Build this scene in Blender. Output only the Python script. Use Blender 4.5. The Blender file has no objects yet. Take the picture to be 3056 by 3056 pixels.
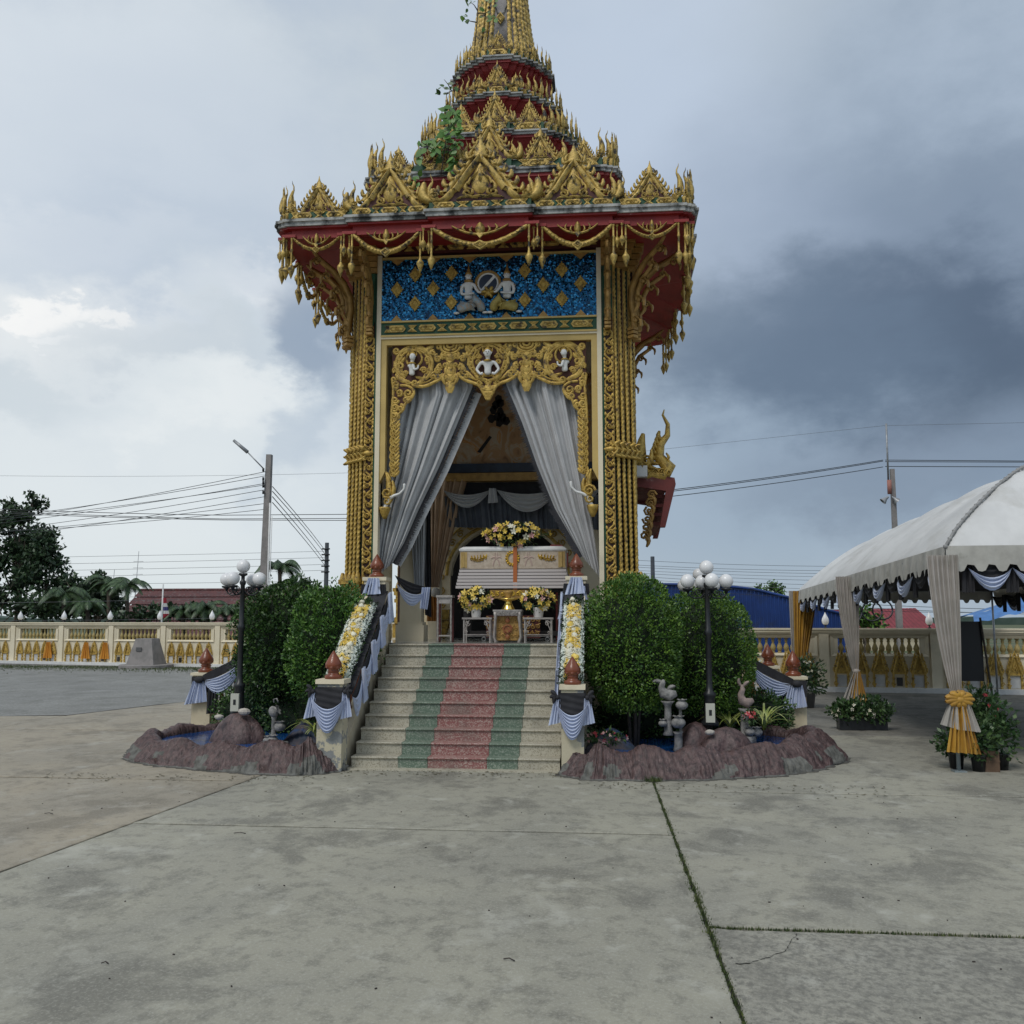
import bpy, math, random
from math import sin, cos, pi, radians as R, sqrt, atan2, atan
from mathutils import Vector, Matrix, noise
sc = bpy.context.scene
COL = sc.collection
rnd = random.Random(7)

# ------------------------------------------------------------------ camera
FPX, YAW, PITCH, HC = 2800.0, R(5.5), atan(322/2800.0), 2.04
cd = bpy.data.cameras.new('camera'); cam = bpy.data.objects.new('camera', cd); COL.objects.link(cam)
cd.sensor_width = 36; cd.lens = 36*FPX/3056; cd.clip_end = 3000; cd.clip_start = .05
cam.location = (0, 0, HC); cam.rotation_euler = (pi/2+PITCH, 0, YAW)
sc.camera = cam
_F = Vector((-sin(YAW)*cos(PITCH), cos(YAW)*cos(PITCH), sin(PITCH))); _R = Vector((cos(YAW), sin(YAW), 0)); _U = _R.cross(_F)
def _ray(v, w):
    return _F+_R*((v*3056/1932-1528)/FPX)-_U*((w*3056/1932-1528)/FPX)
def atY(v, w, Y): d = _ray(v, w); return Vector((0, 0, HC))+d*(Y/d.y)
def atZ(v, w, Z): d = _ray(v, w); return Vector((0, 0, HC))+d*((Z-HC)/d.z)

# ------------------------------------------------------------------ sky
W = bpy.data.worlds.new('World'); sc.world = W; W.use_nodes = True
nt = W.node_tree; nt.nodes.clear()
def wn(t, **k):
    n = nt.nodes.new(t)
    for a, b in k.items(): setattr(n, a, b)
    return n
def wl(a, b): nt.links.new(a, b)
def wm(op, a, b=0.0, c=0.0, clamp=False):
    n = wn('ShaderNodeMath', operation=op, use_clamp=clamp)
    for i, x in enumerate((a, b, c)):
        if isinstance(x, (int, float)): n.inputs[i].default_value = x
        else: wl(x, n.inputs[i])
    return n.outputs[0]
def wmix(f, a, b):
    n = wn('ShaderNodeMix', data_type='RGBA')
    for i, x in ((0, f), (6, a), (7, b)):
        if isinstance(x, (int, float)): n.inputs[i].default_value = x
        elif isinstance(x, tuple): n.inputs[i].default_value = (*x, 1)
        else: wl(x, n.inputs[i])
    return n.outputs[2]
SUN_EL, SUN_AZ = R(52), R(205)      # compass direction the light comes from (0 = +Y, clockwise)
sky = wn('ShaderNodeTexSky', sky_type='NISHITA', sun_disc=False, sun_elevation=SUN_EL, sun_rotation=SUN_AZ)
tc = wn('ShaderNodeTexCoord')
sep = wn('ShaderNodeSeparateXYZ'); wl(tc.outputs['Generated'], sep.inputs[0])
sx, sy, sz = sep.outputs
def wnoise(scale, det=5, rough=.55, stretch=1.0, off=0.0):
    mp = wn('ShaderNodeMapping'); wl(tc.outputs['Generated'], mp.inputs[0])
    mp.inputs['Scale'].default_value = (1, 1, stretch); mp.inputs['Location'].default_value = (off, off*.7, 0)
    n = wn('ShaderNodeTexNoise'); wl(mp.outputs[0], n.inputs['Vector'])
    n.inputs['Scale'].default_value = scale; n.inputs['Detail'].default_value = det; n.inputs['Roughness'].default_value = rough
    return n.outputs['Fac']
n1 = wnoise(3.0, 6, .55, 1.8); n2 = wnoise(6.5, 7, .6, 1.6, 3.1); n3 = wnoise(2.2, 3, .5, 1.5, 7.7)
az = wm('ARCTAN2', sx, sy); el = wm('ARCSINE', sz)
azw = wm('ADD', az, wm('MULTIPLY', wm('SUBTRACT', n1, .5), .30))
azw = wm('ADD', azw, wm('MULTIPLY', wm('SUBTRACT', n2, .5), .20))
elw = wm('ADD', el, wm('MULTIPLY', wm('SUBTRACT', n2, .5), .22))
elw = wm('ADD', elw, wm('MULTIPLY', wm('SUBTRACT', n3, .5), .16))
def azel(v, w):
    d = _ray(v, w).normalized(); return atan2(d.x, d.y), math.asin(d.z)
def blob(v, w, rv, rw, soft=1.0):
    a0, e0 = azel(v, w)
    a = wm('DIVIDE', wm('SUBTRACT', azw, a0), rv/1770); e = wm('DIVIDE', wm('SUBTRACT', elw, e0), rw/1770)
    d = wm('SQRT', wm('ADD', wm('MULTIPLY', a, a), wm('MULTIPLY', e, e)))
    mr = wn('ShaderNodeMapRange', interpolation_type='SMOOTHSTEP'); wl(d, mr.inputs[0])
    mr.inputs[1].default_value = 1+soft*.5; mr.inputs[2].default_value = max(0, 1-soft*.6)
    return mr.outputs[0]
def lin(r, g, b):
    f = lambda c: ((c/255+.055)/1.055)**2.4 if c > 10 else c/255/12.92
    return (f(r), f(g), f(b))
# cloud deck: pale in the west (left), slate in the east (right)
side = wn('ShaderNodeMapRange', interpolation_type='SMOOTHSTEP'); wl(wm('ADD', wm('ADD', sx, wm('MULTIPLY', wm('SUBTRACT', n3, .5), .3)), 0.0), side.inputs[0])
side.inputs[1].default_value = -.42; side.inputs[2].default_value = .34
base = wmix(side.outputs[0], lin(206, 217, 225), lin(148, 167, 187))
up = wn('ShaderNodeMapRange', interpolation_type='SMOOTHSTEP'); wl(sz, up.inputs[0]); up.inputs[1].default_value = .25; up.inputs[2].default_value = .8
base = wmix(wm('MULTIPLY', up.outputs[0], .8), base, lin(208, 216, 222))
mott = wn('ShaderNodeMapRange'); wl(n2, mott.inputs[0]); mott.inputs[1].default_value = .35; mott.inputs[2].default_value = .7; mott.inputs[3].default_value = 0; mott.inputs[4].default_value = .6
base = wmix(mott.outputs[0], base, lin(182, 196, 214))
BL = [  # (v, w, rv, rw, soft, strength, colour)
 (220, 960, 580, 330, 1.3, .85, (230, 236, 238)),
 (130, 600, 190, 80, 1.3, .75, (243, 245, 244)),
 (120, 230, 400, 260, 1.3, .75, (224, 232, 239)),
 (380, 330, 300, 170, 1.3, .30, (180, 194, 213)),
 (85, 582, 60, 24, .6, .95, (253, 253, 251)), (200, 586, 46, 18, .6, .9, (252, 252, 250)), (130, 628, 30, 12, .6, .7, (248, 250, 250)), (480, 560, 110, 46, .8, .7, (238, 242, 244)), (330, 660, 170, 50, 1.0, .5, (190, 202, 212)), (150, 430, 200, 50, .9, .6, (230, 236, 241)), (420, 760, 130, 60, .8, .6, (240, 244, 244)), (60, 730, 120, 50, .9, .4, (196, 207, 215)),
 (330, 480, 280, 100, 1.2, .35, (172, 188, 208)),
 (600, 620, 100, 100, .9, .8, (140, 157, 178)),
 (610, 800, 60, 90, .8, .35, (160, 178, 198)),
 (1120, 180, 300, 280, 1.3, .65, (198, 212, 231)),
 (1500, 420, 360, 190, 1.2, .5, (150, 165, 188)),
 (1840, 150, 280, 170, 1.2, .7, (166, 182, 200)),
 (1830, 380, 290, 210, 1.3, .7, (120, 136, 156)),
 (1700, 640, 430, 130, 1.1, .88, (84, 99, 119)),
 (1830, 720, 260, 120, 1.0, .6, (80, 95, 114)),
 (1480, 700, 230, 140, 1.1, .55, (110, 128, 149)),
 (1350, 980, 340, 180, 1.2, .6, (150, 168, 186)),
 (1800, 900, 330, 110, 1.0, .6, (110, 124, 144)),
]
colr = base
for v, w, rv, rw, so, st, c in BL:
    colr = wmix(wm('MULTIPLY', blob(v, w, rv, rw, so), st), colr, lin(*c))
hz = wn('ShaderNodeMapRange', interpolation_type='SMOOTHSTEP'); wl(sz, hz.inputs[0]); hz.inputs[1].default_value = .10; hz.inputs[2].default_value = -.01
hcol = wmix(side.outputs[0], lin(214, 224, 228), lin(168, 182, 194))
colr = wmix(wm('MULTIPLY', hz.outputs[0], .6), colr, hcol)
sc10 = wn('ShaderNodeVectorMath', operation='SCALE'); wl(colr, sc10.inputs[0]); sc10.inputs[3].default_value = 10.0
fin = wmix(.93, sky.outputs[0], sc10.outputs[0])
bg = wn('ShaderNodeBackground'); wl(fin, bg.inputs[0]); bg.inputs[1].default_value = .1
wo = wn('ShaderNodeOutputWorld'); wl(bg.outputs[0], wo.inputs[0])

# ------------------------------------------------------------------ sun
sl = bpy.data.lights.new('sun', 'SUN'); sun = bpy.data.objects.new('sun', sl); COL.objects.link(sun)
sl.energy = 1.35; sl.angle = R(18); sl.color = (1, .96, .9)
sd = Vector((sin(SUN_AZ)*cos(SUN_EL), cos(SUN_AZ)*cos(SUN_EL), sin(SUN_EL)))
sun.rotation_euler = sd.to_track_quat('Z', 'Y').to_euler(); sun.location = (0, 0, 40)
sc.view_settings.view_transform = 'Standard'; sc.view_settings.look = 'None'
sc.view_settings.exposure = 0; sc.view_settings.gamma = 1
sc.view_settings.use_curve_mapping = False

# ------------------------------------------------------------------ materials
MATS = {}
def pbr(name, c, c2=None, scale=3.0, *a_, isl=0, **k_):
    m = _pbr(name, c, c2, scale, *a_, **k_)
    if isl:      # every leaf its own shade of green
        t = m.node_tree; b = t.nodes['Principled BSDF']; src = b.inputs['Base Color'].links[0].from_socket
        geo = t.nodes.new('ShaderNodeNewGeometry'); hs = t.nodes.new('ShaderNodeHueSaturation'); t.links.new(src, hs.inputs['Color'])
        for o, i, lo, hi in ((0, 'Value', 1-isl, 1+isl*1.3), (1, 'Hue', .475, .515)):
            mr = t.nodes.new('ShaderNodeMapRange'); t.links.new(geo.outputs['Random Per Island'], mr.inputs[0]); mr.inputs[3].default_value = lo if o == 0 else hi; mr.inputs[4].default_value = hi if o == 0 else lo; t.links.new(mr.outputs[0], hs.inputs[i])
        t.links.new(hs.outputs[0], b.inputs['Base Color'])
    return m
def _pbr(name, c, c2=None, scale=3.0, rough=.6, metal=0.0, bump=0.0, bscale=30.0, dirt=None, spec=.5, stretch=(1, 1, 1), lo=.4, hi=.65, det=4, sheen=0, trans=0):
    """c/c2 mixed by noise; dirt=(colour, scale, lo, hi) a second layer of stains"""
    m = bpy.data.materials.new(name); m.use_nodes = True; t = m.node_tree; b = t.nodes['Principled BSDF']
    L = t.links.new
    b.inputs['Roughness'].default_value = rough; b.inputs['Metallic'].default_value = metal
    b.inputs['Specular IOR Level'].default_value = spec
    if sheen: b.inputs['Sheen Weight'].default_value = sheen
    geo = t.nodes.new('ShaderNodeNewGeometry')
    mp = t.nodes.new('ShaderNodeMapping'); L(geo.outputs['Position'], mp.inputs[0]); mp.inputs['Scale'].default_value = stretch
    def nz(s, d=det):
        n = t.nodes.new('ShaderNodeTexNoise'); L(mp.outputs[0], n.inputs['Vector']); n.inputs['Scale'].default_value = s; n.inputs['Detail'].default_value = d; n.inputs['Roughness'].default_value = .6
        return n.outputs['Fac']
    def rng(x, a, z):
        n = t.nodes.new('ShaderNodeMapRange'); L(x, n.inputs[0]); n.inputs[1].default_value = a; n.inputs[2].default_value = z; return n.outputs[0]
    def mix(f, a, z):
        n = t.nodes.new('ShaderNodeMix'); n.data_type = 'RGBA'; L(f, n.inputs[0])
        for i, x in ((6, a), (7, z)):
            if isinstance(x, tuple): n.inputs[i].default_value = (*x, 1)
            else: L(x, n.inputs[i])
        return n.outputs[2]
    out = None
    if c2: out = mix(rng(nz(scale), lo, hi), c, c2)
    if dirt:
        dc, ds, dl, dh = dirt
        out = mix(rng(nz(ds, 8), dl, dh), out if out else c, dc)
    if out: L(out, b.inputs['Base Color'])
    else: b.inputs['Base Color'].default_value = (*c, 1)
    if bump:
        bn = t.nodes.new('ShaderNodeBump'); bn.inputs['Strength'].default_value = min(1, bump); bn.inputs['Distance'].default_value = .02
        L(nz(bscale), bn.inputs['Height']); L(bn.outputs[0], b.inputs['Normal'])
    if trans: b.inputs['Transmission Weight'].default_value = trans
    MATS[name] = m; return m
gold = pbr('gold_paint', (.60, .41, .10), (.38, .24, .05), 13, .42, .35, .4, 60, dirt=((.08, .05, .03), 12, .54, .70))
goldw = pbr('weathered_gold', (.58, .41, .115), (.36, .245, .06), 11, .48, .3, .4, 50, dirt=((.045, .038, .03), 9, .50, .64))
goldd = pbr('brown_gold', (.42, .25, .07), (.28, .16, .045), 8, .5, .25, .3, 50)
redp = pbr('red_paint', (.27, .018, .016), (.20, .013, .012), 2.5, .55, 0, .15, 30, dirt=((.34, .22, .21), 4.5, .66, .74))
dred = pbr('dark_red_ground', (.075, .012, .010), (.045, .010, .008), 6, .6, 0, .1)
greenp = pbr('green_paint', (.010, .075, .028), (.008, .05, .02), 4, .55, 0, .1, 30, dirt=((.03, .03, .025), 5, .56, .75))
whitew = pbr('stained_white', (.44, .44, .42), (.26, .27, .26), 5, .75, 0, .3, 40, dirt=((.030, .032, .030), 3.2, .47, .60))
greyc = pbr('grey_render', (.30, .28, .27), (.17, .16, .16), 3, .8, 0, .3, 40, dirt=((.05, .05, .05), 4, .5, .72))
cream = pbr('cream_paint', (.74, .66, .49), (.68, .60, .43), 2, .55, 0, .08, 20, dirt=((.46, .41, .31), 1.6, .60, .78))
creamd = pbr('cream_stained', (.60, .53, .38), (.50, .43, .30), 2.5, .7, 0, .15, 30, dirt=((.20, .19, .17), 2.6, .60, .75))
yellowf = pbr('yellow_frame', (.56, .40, .13), (.48, .34, .11), 2, .5, 0, .08, 20)
peel = pbr('peeling_plaster', (.27, .28, .28), (.22, .23, .22), 8, .85, 0, .4, 60, dirt=((.55, .50, .36), 5.5, .48, .52))
white = pbr('white_paint', (.72, .72, .70), (.62, .62, .61), 6, .5)
blackc = pbr('black_cloth', (.018, .018, .022), (.03, .03, .035), 6, .8, 0, .2, 80)
greycl = pbr('grey_satin', (.47, .475, .48), (.40, .405, .41), 3, .55, 0, .1, 80, sheen=.3)
bluecl = pbr('pale_blue_satin', (.50, .56, .72), (.42, .48, .64), 4, .5, 0, .1, 80, sheen=.3)
browncl = pbr('brown_satin', (.52, .36, .23), (.42, .28, .17), 3, .5, 0, .1, 60, sheen=.3)
yellowcl = pbr('yellow_satin', (.52, .29, .03), (.38, .20, .025), 4, .5, 0, .1, 60, sheen=.2)
beigecl = pbr('beige_cloth', (.42, .39, .36), (.34, .32, .29), 4, .7, 0, .1, 60)
cer = pbr('brown_ceramic', (.22, .060, .025), (.15, .04, .018), 7, .28, 0, .1, 40)
blackm = pbr('black_metal', (.012, .014, .016), (.02, .022, .025), 8, .4)
glb = pbr('globe_glass', (.80, .80, .80), (.74, .74, .75), 3, .25)
leafm = {}
for nm, a, b_ in (('bush_leaf', (.034, .098, .014), (.10, .205, .028)), ('bush_leaf_mid', (.028, .085, .016), (.085, .20, .03)), ('bush_leaf_dark', (.018, .055, .014), (.055, .13, .024)), ('tree_leaf', (.018, .045, .020), (.045, .085, .035)), ('palm_leaf', (.025, .06, .022), (.06, .11, .04)), ('bright_leaf', (.045, .13, .02), (.085, .21, .03)), ('blade_leaf', (.16, .22, .04), (.34, .38, .12)), ('pot_leaf', (.02, .06, .018), (.05, .10, .03)), ('grass', (.03, .055, .014), (.075, .10, .03))):
    leafm[nm] = pbr(nm, a, b_, 5, .45, det=6, lo=.38, hi=.62, isl=.45, dirt=((.13, .12, .04), 3.5, .68, .80) if nm.startswith('bush') else None)
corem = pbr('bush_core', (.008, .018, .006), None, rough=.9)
bark = pbr('bark', (.10, .08, .06), (.06, .05, .04), 6, .9, 0, .4, 30)
rock = pbr('purple_rock', (.120, .074, .070), (.042, .027, .027), 11, .45, 0, 1.0, 16, dirt=((.26, .18, .17), 26, .61, .72), stretch=(1.5, 1.5, .75), det=8)
rockg = pbr('grey_mortar', (.17, .17, .155), (.09, .09, .08), 9, .9, 0, .6, 30)
stonem = pbr('mottled_stone', (.30, .29, .275), (.13, .13, .125), 12, .8, 0, .4, 50)
metalg = pbr('galvanised', (.35, .36, .37), (.25, .26, .27), 5, .45, .5)
concp = pbr('pole_concrete', (.27, .25, .24), (.20, .19, .18), 3, .85, 0, .3, 30)
tentm = pbr('white_canvas', (.64, .64, .63), (.53, .53, .52), 1.2, .6, 0, .25, 6, dirt=((.44, .43, .40), 1.6, .54, .74), stretch=(1, .5, 1))
pvc = pbr('off_white_valance', (.46, .45, .41), (.34, .33, .30), 3, .7, dirt=((.25, .24, .20), 4, .6, .75))
yflow = pbr('yellow_flower', (.75, .52, .06), (.80, .62, .18), 14, .6)
wflow = pbr('cream_flower', (.78, .74, .55), (.72, .70, .60), 14, .6)
pflow = pbr('pink_flower', (.70, .36, .34), (.75, .52, .45), 14, .6)
rflow = pbr('red_flower', (.45, .03, .04), (.55, .10, .12), 14, .6)
bflow = pbr('pale_flower', (.74, .77, .70), (.58, .66, .58), 14, .6)

# ------------------------------------------------------------------ mesh helpers
class MB:
    def __init__(s): s.v = []; s.f = []; s.m = []; s.sm = []
    def add(s, vs, fs, mi=0, smooth=False):
        o = len(s.v); s.v.extend([tuple(p) for p in vs])
        for f in fs: s.f.append(tuple(i+o for i in f)); s.m.append(mi); s.sm.append(smooth)
        return s
    def box(s, x0, x1, y0, y1, z0, z1, mi=0):
        v = [(x0,y0,z0),(x1,y0,z0),(x1,y1,z0),(x0,y1,z0),(x0,y0,z1),(x1,y0,z1),(x1,y1,z1),(x0,y1,z1)]
        return s.add(v, [(0,3,2,1),(4,5,6,7),(0,1,5,4),(1,2,6,5),(2,3,7,6),(3,0,4,7)], mi)
    def cbox(s, c, d, mi=0, M=None):
        b = MB().box(-d[0]/2, d[0]/2, -d[1]/2, d[1]/2, -d[2]/2, d[2]/2)
        T = Matrix.Translation(c) @ (M if M else Matrix())
        return s.add([T @ Vector(p) for p in b.v], b.f, mi)
    def loft(s, rings, mi=0, smooth=True, closed=True, cap=True):
        n = len(rings[0]); fs = []
        for i in range(len(rings)-1):
            for j in range(n if closed else n-1):
                k = (j+1) % n
                fs.append((i*n+j, i*n+k, (i+1)*n+k, (i+1)*n+j))
        s.add([p for r in rings for p in r], fs, mi, smooth)
        if cap and closed:
            o = len(s.v)-n*len(rings)
            s.f.append(tuple(o+j for j in range(n-1, -1, -1))); s.m.append(mi); s.sm.append(False)
            s.f.append(tuple(o+n*(len(rings)-1)+j for j in range(n))); s.m.append(mi); s.sm.append(False)
        return s
    def tube(s, pts, r, seg=6, mi=0, smooth=True, cap=True):
        pts = [Vector(p) for p in pts]; rs = r if isinstance(r, (list, tuple)) else [r]*len(pts)
        rings = []; prev = None
        for i, p in enumerate(pts):
            t = (pts[min(i+1, len(pts)-1)]-pts[max(i-1, 0)])
            t = t.normalized() if t.length > 1e-9 else Vector((0, 0, 1))
            if prev is None: prev = t.orthogonal().normalized()
            a = (prev-t*prev.dot(t)); a = a.normalized() if a.length > 1e-6 else t.orthogonal().normalized(); prev = a; b = t.cross(a)
            rings.append([p+(a*cos(2*pi*k/seg)+b*sin(2*pi*k/seg))*rs[i] for k in range(seg)])
        return s.loft(rings, mi, smooth, True, cap)
    def lathe(s, prof, c=(0,0,0), seg=12, mi=0, sy=1.0, smooth=True):
        rings = [[(c[0]+r*cos(2*pi*k/seg), c[1]+r*sy*sin(2*pi*k/seg), c[2]+z) for k in range(seg)] for r, z in prof]
        return s.loft(rings, mi, smooth)
    def sph(s, c, r, seg=8, rings=5, mi=0):
        rr = r if isinstance(r, (tuple, list)) else (r, r, r); R_ = []
        for i in range(rings+1):
            a = -pi/2+pi*i/rings; q = max(cos(a), .02)
            R_.append([(c[0]+rr[0]*q*cos(2*pi*k/seg), c[1]+rr[1]*q*sin(2*pi*k/seg), c[2]+rr[2]*sin(a)) for k in range(seg)])
        return s.loft(R_, mi, True)
    def prism(s, poly, d0, d1, mi=0, axis='y'):
        n = len(poly)
        def P(u, v, d): return (u, d, v) if axis == 'y' else ((d, u, v) if axis == 'x' else (u, v, d))
        vs = [P(u, v, d0) for u, v in poly]+[P(u, v, d1) for u, v in poly]
        fs = [tuple(range(n)), tuple(range(2*n-1, n-1, -1))]+[(i, n+i, n+(i+1) % n, (i+1) % n) for i in range(n)]
        return s.add(vs, fs, mi)
    def stroke(s, pts, w, h, mi=0, y=0.0, double=False):
        """raised ridge along a 2D line (u->x, v->z), proud towards -Y"""
        n = len(pts); ws = w if isinstance(w, (list, tuple)) else [w]*n; vs = []; fs = []
        k = 4 if double else 3
        for i, (u, v) in enumerate(pts):
            a = pts[max(i-1, 0)]; b = pts[min(i+1, n-1)]; dx, dz = b[0]-a[0], b[1]-a[1]; L = sqrt(dx*dx+dz*dz) or 1
            nx, nz = -dz/L, dx/L; q = ws[i]/2; hh = h*min(1, ws[i]/(max(ws)*.5+1e-9))
            vs += [(u+nx*q, y, v+nz*q), (u, y-hh, v), (u-nx*q, y, v-nz*q)]
            if double: vs.append((u, y+hh, v))
        for i in range(n-1):
            for j in range(k if double else 2):
                a = i*k+j; b = i*k+(j+1) % k
                fs.append((a, b, b+k, a+k))
        return s.add(vs, fs, mi, True)
    def xform(s, M): s.v = [tuple(M @ Vector(p)) for p in s.v]; return s
    def merge(s, o, M=None):
        k = len(s.v); s.v.extend([tuple(M @ Vector(p)) for p in o.v] if M else o.v)
        for f, m, q in zip(o.f, o.m, o.sm): s.f.append(tuple(i+k for i in f)); s.m.append(m); s.sm.append(q)
        return s
    def mesh(s, name, mats, org=(0,0,0)):
        me = bpy.data.meshes.new(name)
        if tuple(org) != (0,0,0): vs = [(a-org[0], b-org[1], c-org[2]) for a, b, c in s.v]
        else: vs = s.v
        me.from_pydata(vs, [], s.f)
        for m in (mats if isinstance(mats, (list, tuple)) else [mats]): me.materials.append(m)
        me.polygons.foreach_set('material_index', s.m); me.polygons.foreach_set('use_smooth', s.sm); me.update()
        return me
def root_of(o):
    while o.parent: o = o.parent
    return o
def orgof(p):
    """world origin of a part chain (parts sit at their thing's origin)"""
    o = Vector((0, 0, 0))
    while p: o += p.location; p = p.parent
    return o
def tag(o, label=None, cat=None, group=None, kind=None):
    if label: o['label'] = label
    if cat: o['category'] = cat
    if group: o['group'] = group
    if kind: o['kind'] = kind
    return o
def thing(name, loc, label, cat, group=None, rz=0):
    o = bpy.data.objects.new(name, None); COL.objects.link(o); o.location = loc; o.rotation_euler = (0, 0, rz); o.empty_display_size = .2
    return tag(o, label, cat, group)
def build(mb, name, mats, parent=None, label=None, cat=None, group=None, kind=None, org=None, local=False):
    """world-space MB -> one object; org is its base for a top-level mesh"""
    g = (0, 0, 0) if local else (orgof(parent) if parent else (org or (0, 0, 0)))
    o = bpy.data.objects.new(name, mb.mesh(name, mats, g)); COL.objects.link(o)
    if parent: o.parent = parent
    elif not local: o.location = g
    return tag(o, label, cat, group, kind)
def inst(name, me, parent, loc, rz=0, s=(1,1,1), rx=0, ry=0, world=True):
    o = bpy.data.objects.new(name, me); COL.objects.link(o); o.parent = parent
    o.location = Vector(loc)-(orgof(parent) if (parent and world) else Vector((0, 0, 0)))
    o.rotation_euler = (rx, ry, rz); o.scale = s if isinstance(s, (tuple, list)) else (s, s, s)
    return o
def dup(o, parent=None):
    kids = list(o.children)
    c = o.copy(); COL.objects.link(c); c.parent = parent
    for k in kids: dup(k, c)
    return c
def spiral(cx, cz, r, turns=1.6, a0=0.0, d=1, n=16, k=.15):
    return [(cx+r*(1-(1-k)*i/n)*cos(a0+d*2*pi*turns*i/n), cz+r*(1-(1-k)*i/n)*sin(a0+d*2*pi*turns*i/n)) for i in range(n+1)]
def leafw(n, w): return [w*max(.04, sin(pi*min(1, (i+.35)/(n+.35))**.8)) for i in range(n)]
def curve2(p0, p1, p2, n=8):
    return [((1-t)**2*p0[0]+2*t*(1-t)*p1[0]+t*t*p2[0], (1-t)**2*p0[1]+2*t*(1-t)*p1[1]+t*t*p2[1]) for t in [i/(n-1) for i in range(n)]]
def leaf2(mb, p0, p1, p2, w, h, mi=0, y=0, n=7, double=False):
    mb.stroke(curve2(p0, p1, p2, n), leafw(n, w), h, mi, y, double); return mb
def grid(mb, fn, nu, nv, mi=0, smooth=True):
    vs = [fn(i/nu, j/nv) for i in range(nu+1) for j in range(nv+1)]
    fs = [(i*(nv+1)+j, (i+1)*(nv+1)+j, (i+1)*(nv+1)+j+1, i*(nv+1)+j+1) for i in range(nu) for j in range(nv)]
    return mb.add(vs, fs, mi, smooth)
def swag(mb, P, Q, s0, s1, folds=4, out=(0,-.05,0), mi=0, nu=16, top=0.0):
    """hanging cloth between P and Q: sag s0 at its top edge, s1 at its bottom edge"""
    P, Q, O = Vector(P), Vector(Q), Vector(out)
    def fn(u, v):
        sag = s0+(s1-s0)*v; b = 4*u*(1-u)
        p = P.lerp(Q, u); p.z -= sag*b+v*top*(1-b)
        return p+O*(b**.5*(.45+.35*sin(v*folds*2*pi)+.5*v*(1-v)))+O*.3
    return grid(mb, fn, nu, folds*6, mi)
def drape(mb, A, B, C, D, folds=6, amp=.03, out=(0,-1,0), mi=0, nv=10, bulge=0.0, seed=0):
    """pleated cloth from top edge A-B down to bottom edge C-D"""
    A, B, C, D, O = Vector(A), Vector(B), Vector(C), Vector(D), Vector(out)
    def fn(u, v):
        uu = u+.25/folds*sin(u*folds*2.1+seed)*sin(pi*u)
        p = A.lerp(B, uu).lerp(C.lerp(D, uu), v)
        w = (sin(u*folds*2*pi+seed)+.45*sin(u*folds*4.3*pi+seed*2+v*2))*amp
        p = p+O*(w+bulge*sin(pi*v))
        return p
    return grid(mb, fn, folds*8, nv, mi)
# ================================================================== GROUND
def concrete(name, a, b, dark, light, rough=.55, agg=0):
    m = bpy.data.materials.new(name); m.use_nodes = True; t = m.node_tree; bs = t.nodes['Principled BSDF']; L = t.links.new
    geo = t.nodes.new('ShaderNodeNewGeometry')
    mp = t.nodes.new('ShaderNodeMapping'); L(geo.outputs['Position'], mp.inputs[0]); mp.inputs['Rotation'].default_value = (0, 0, .35); mp.inputs['Scale'].default_value = (1, .8, 1)
    def nz(s, d=6, r=.6, dist=0):
        n = t.nodes.new('ShaderNodeTexNoise'); L(mp.outputs[0], n.inputs['Vector']); n.inputs['Scale'].default_value = s; n.inputs['Detail'].default_value = d; n.inputs['Roughness'].default_value = r; n.inputs['Distortion'].default_value = dist
        return n.outputs['Fac']
    def rg(x, lo, hi, o=1.0):
        n = t.nodes.new('ShaderNodeMapRange'); L(x, n.inputs[0]); n.inputs[1].default_value = lo; n.inputs[2].default_value = hi; n.inputs[4].default_value = o; return n.outputs[0]
    def mx(f, x, y, bt='MIX'):
        n = t.nodes.new('ShaderNodeMix'); n.data_type = 'RGBA'; n.blend_type = bt
        if isinstance(f, float): n.inputs[0].default_value = f
        else: L(f, n.inputs[0])
        for i, q in ((6, x), (7, y)):
            if isinstance(q, tuple): n.inputs[i].default_value = (*q, 1)
            else: L(q, n.inputs[i])
        return n.outputs[2]
    c = mx(rg(nz(.55, 5, .6, .6), .38, .62), a, b)
    c = mx(rg(nz(1.1, 10, .70, .35), .51, .60, .62), c, dark)
    c = mx(rg(nz(.7, 7, .6, .5), .60, .72, .5), c, tuple(min(1, k*1.12) for k in light))
    c = mx(rg(nz(2.6, 8, .62, .3), .57, .70, .6), c, light)
    c = mx(rg(nz(6, 10, .74), .50, .62, .5), c, dark)
    c = mx(rg(nz(45, 5, .75), .50, .66, .45), c, light)
    c = mx(rg(nz(110, 3, .7), .60, .74, .25 if not agg else .8), c, (.07, .07, .065))
    if agg: c = mx(rg(nz(18, 6, .75), .45, .60, .8), c, dark)
    L(c, bs.inputs['Base Color']); bs.inputs['Roughness'].default_value = rough; bs.inputs['Specular IOR Level'].default_value = .22
    ro = t.nodes.new('ShaderNodeMapRange'); L(nz(1.7, 5), ro.inputs[0]); ro.inputs[3].default_value = .45; ro.inputs[4].default_value = .9; L(ro.outputs[0], bs.inputs['Roughness'])
    bn = t.nodes.new('ShaderNodeBump'); bn.inputs['Strength'].default_value = .35 if agg else .18; bn.inputs['Distance'].default_value = .02; L(nz(25 if agg else 60, 6), bn.inputs['Height']); L(bn.outputs[0], bs.inputs['Normal'])
    return m
conc = concrete('concrete_slab', (.345, .33, .265), (.275, .265, .22), (.135, .13, .11), (.46, .45, .39))
conct = concrete('concrete_tan', (.35, .305, .23), (.29, .26, .205), (.165, .145, .11), (.41, .39, .34))
concs = concrete('concrete_grey_far', (.24, .23, .20), (.19, .185, .165), (.09, .09, .08), (.34, .335, .305))
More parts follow.
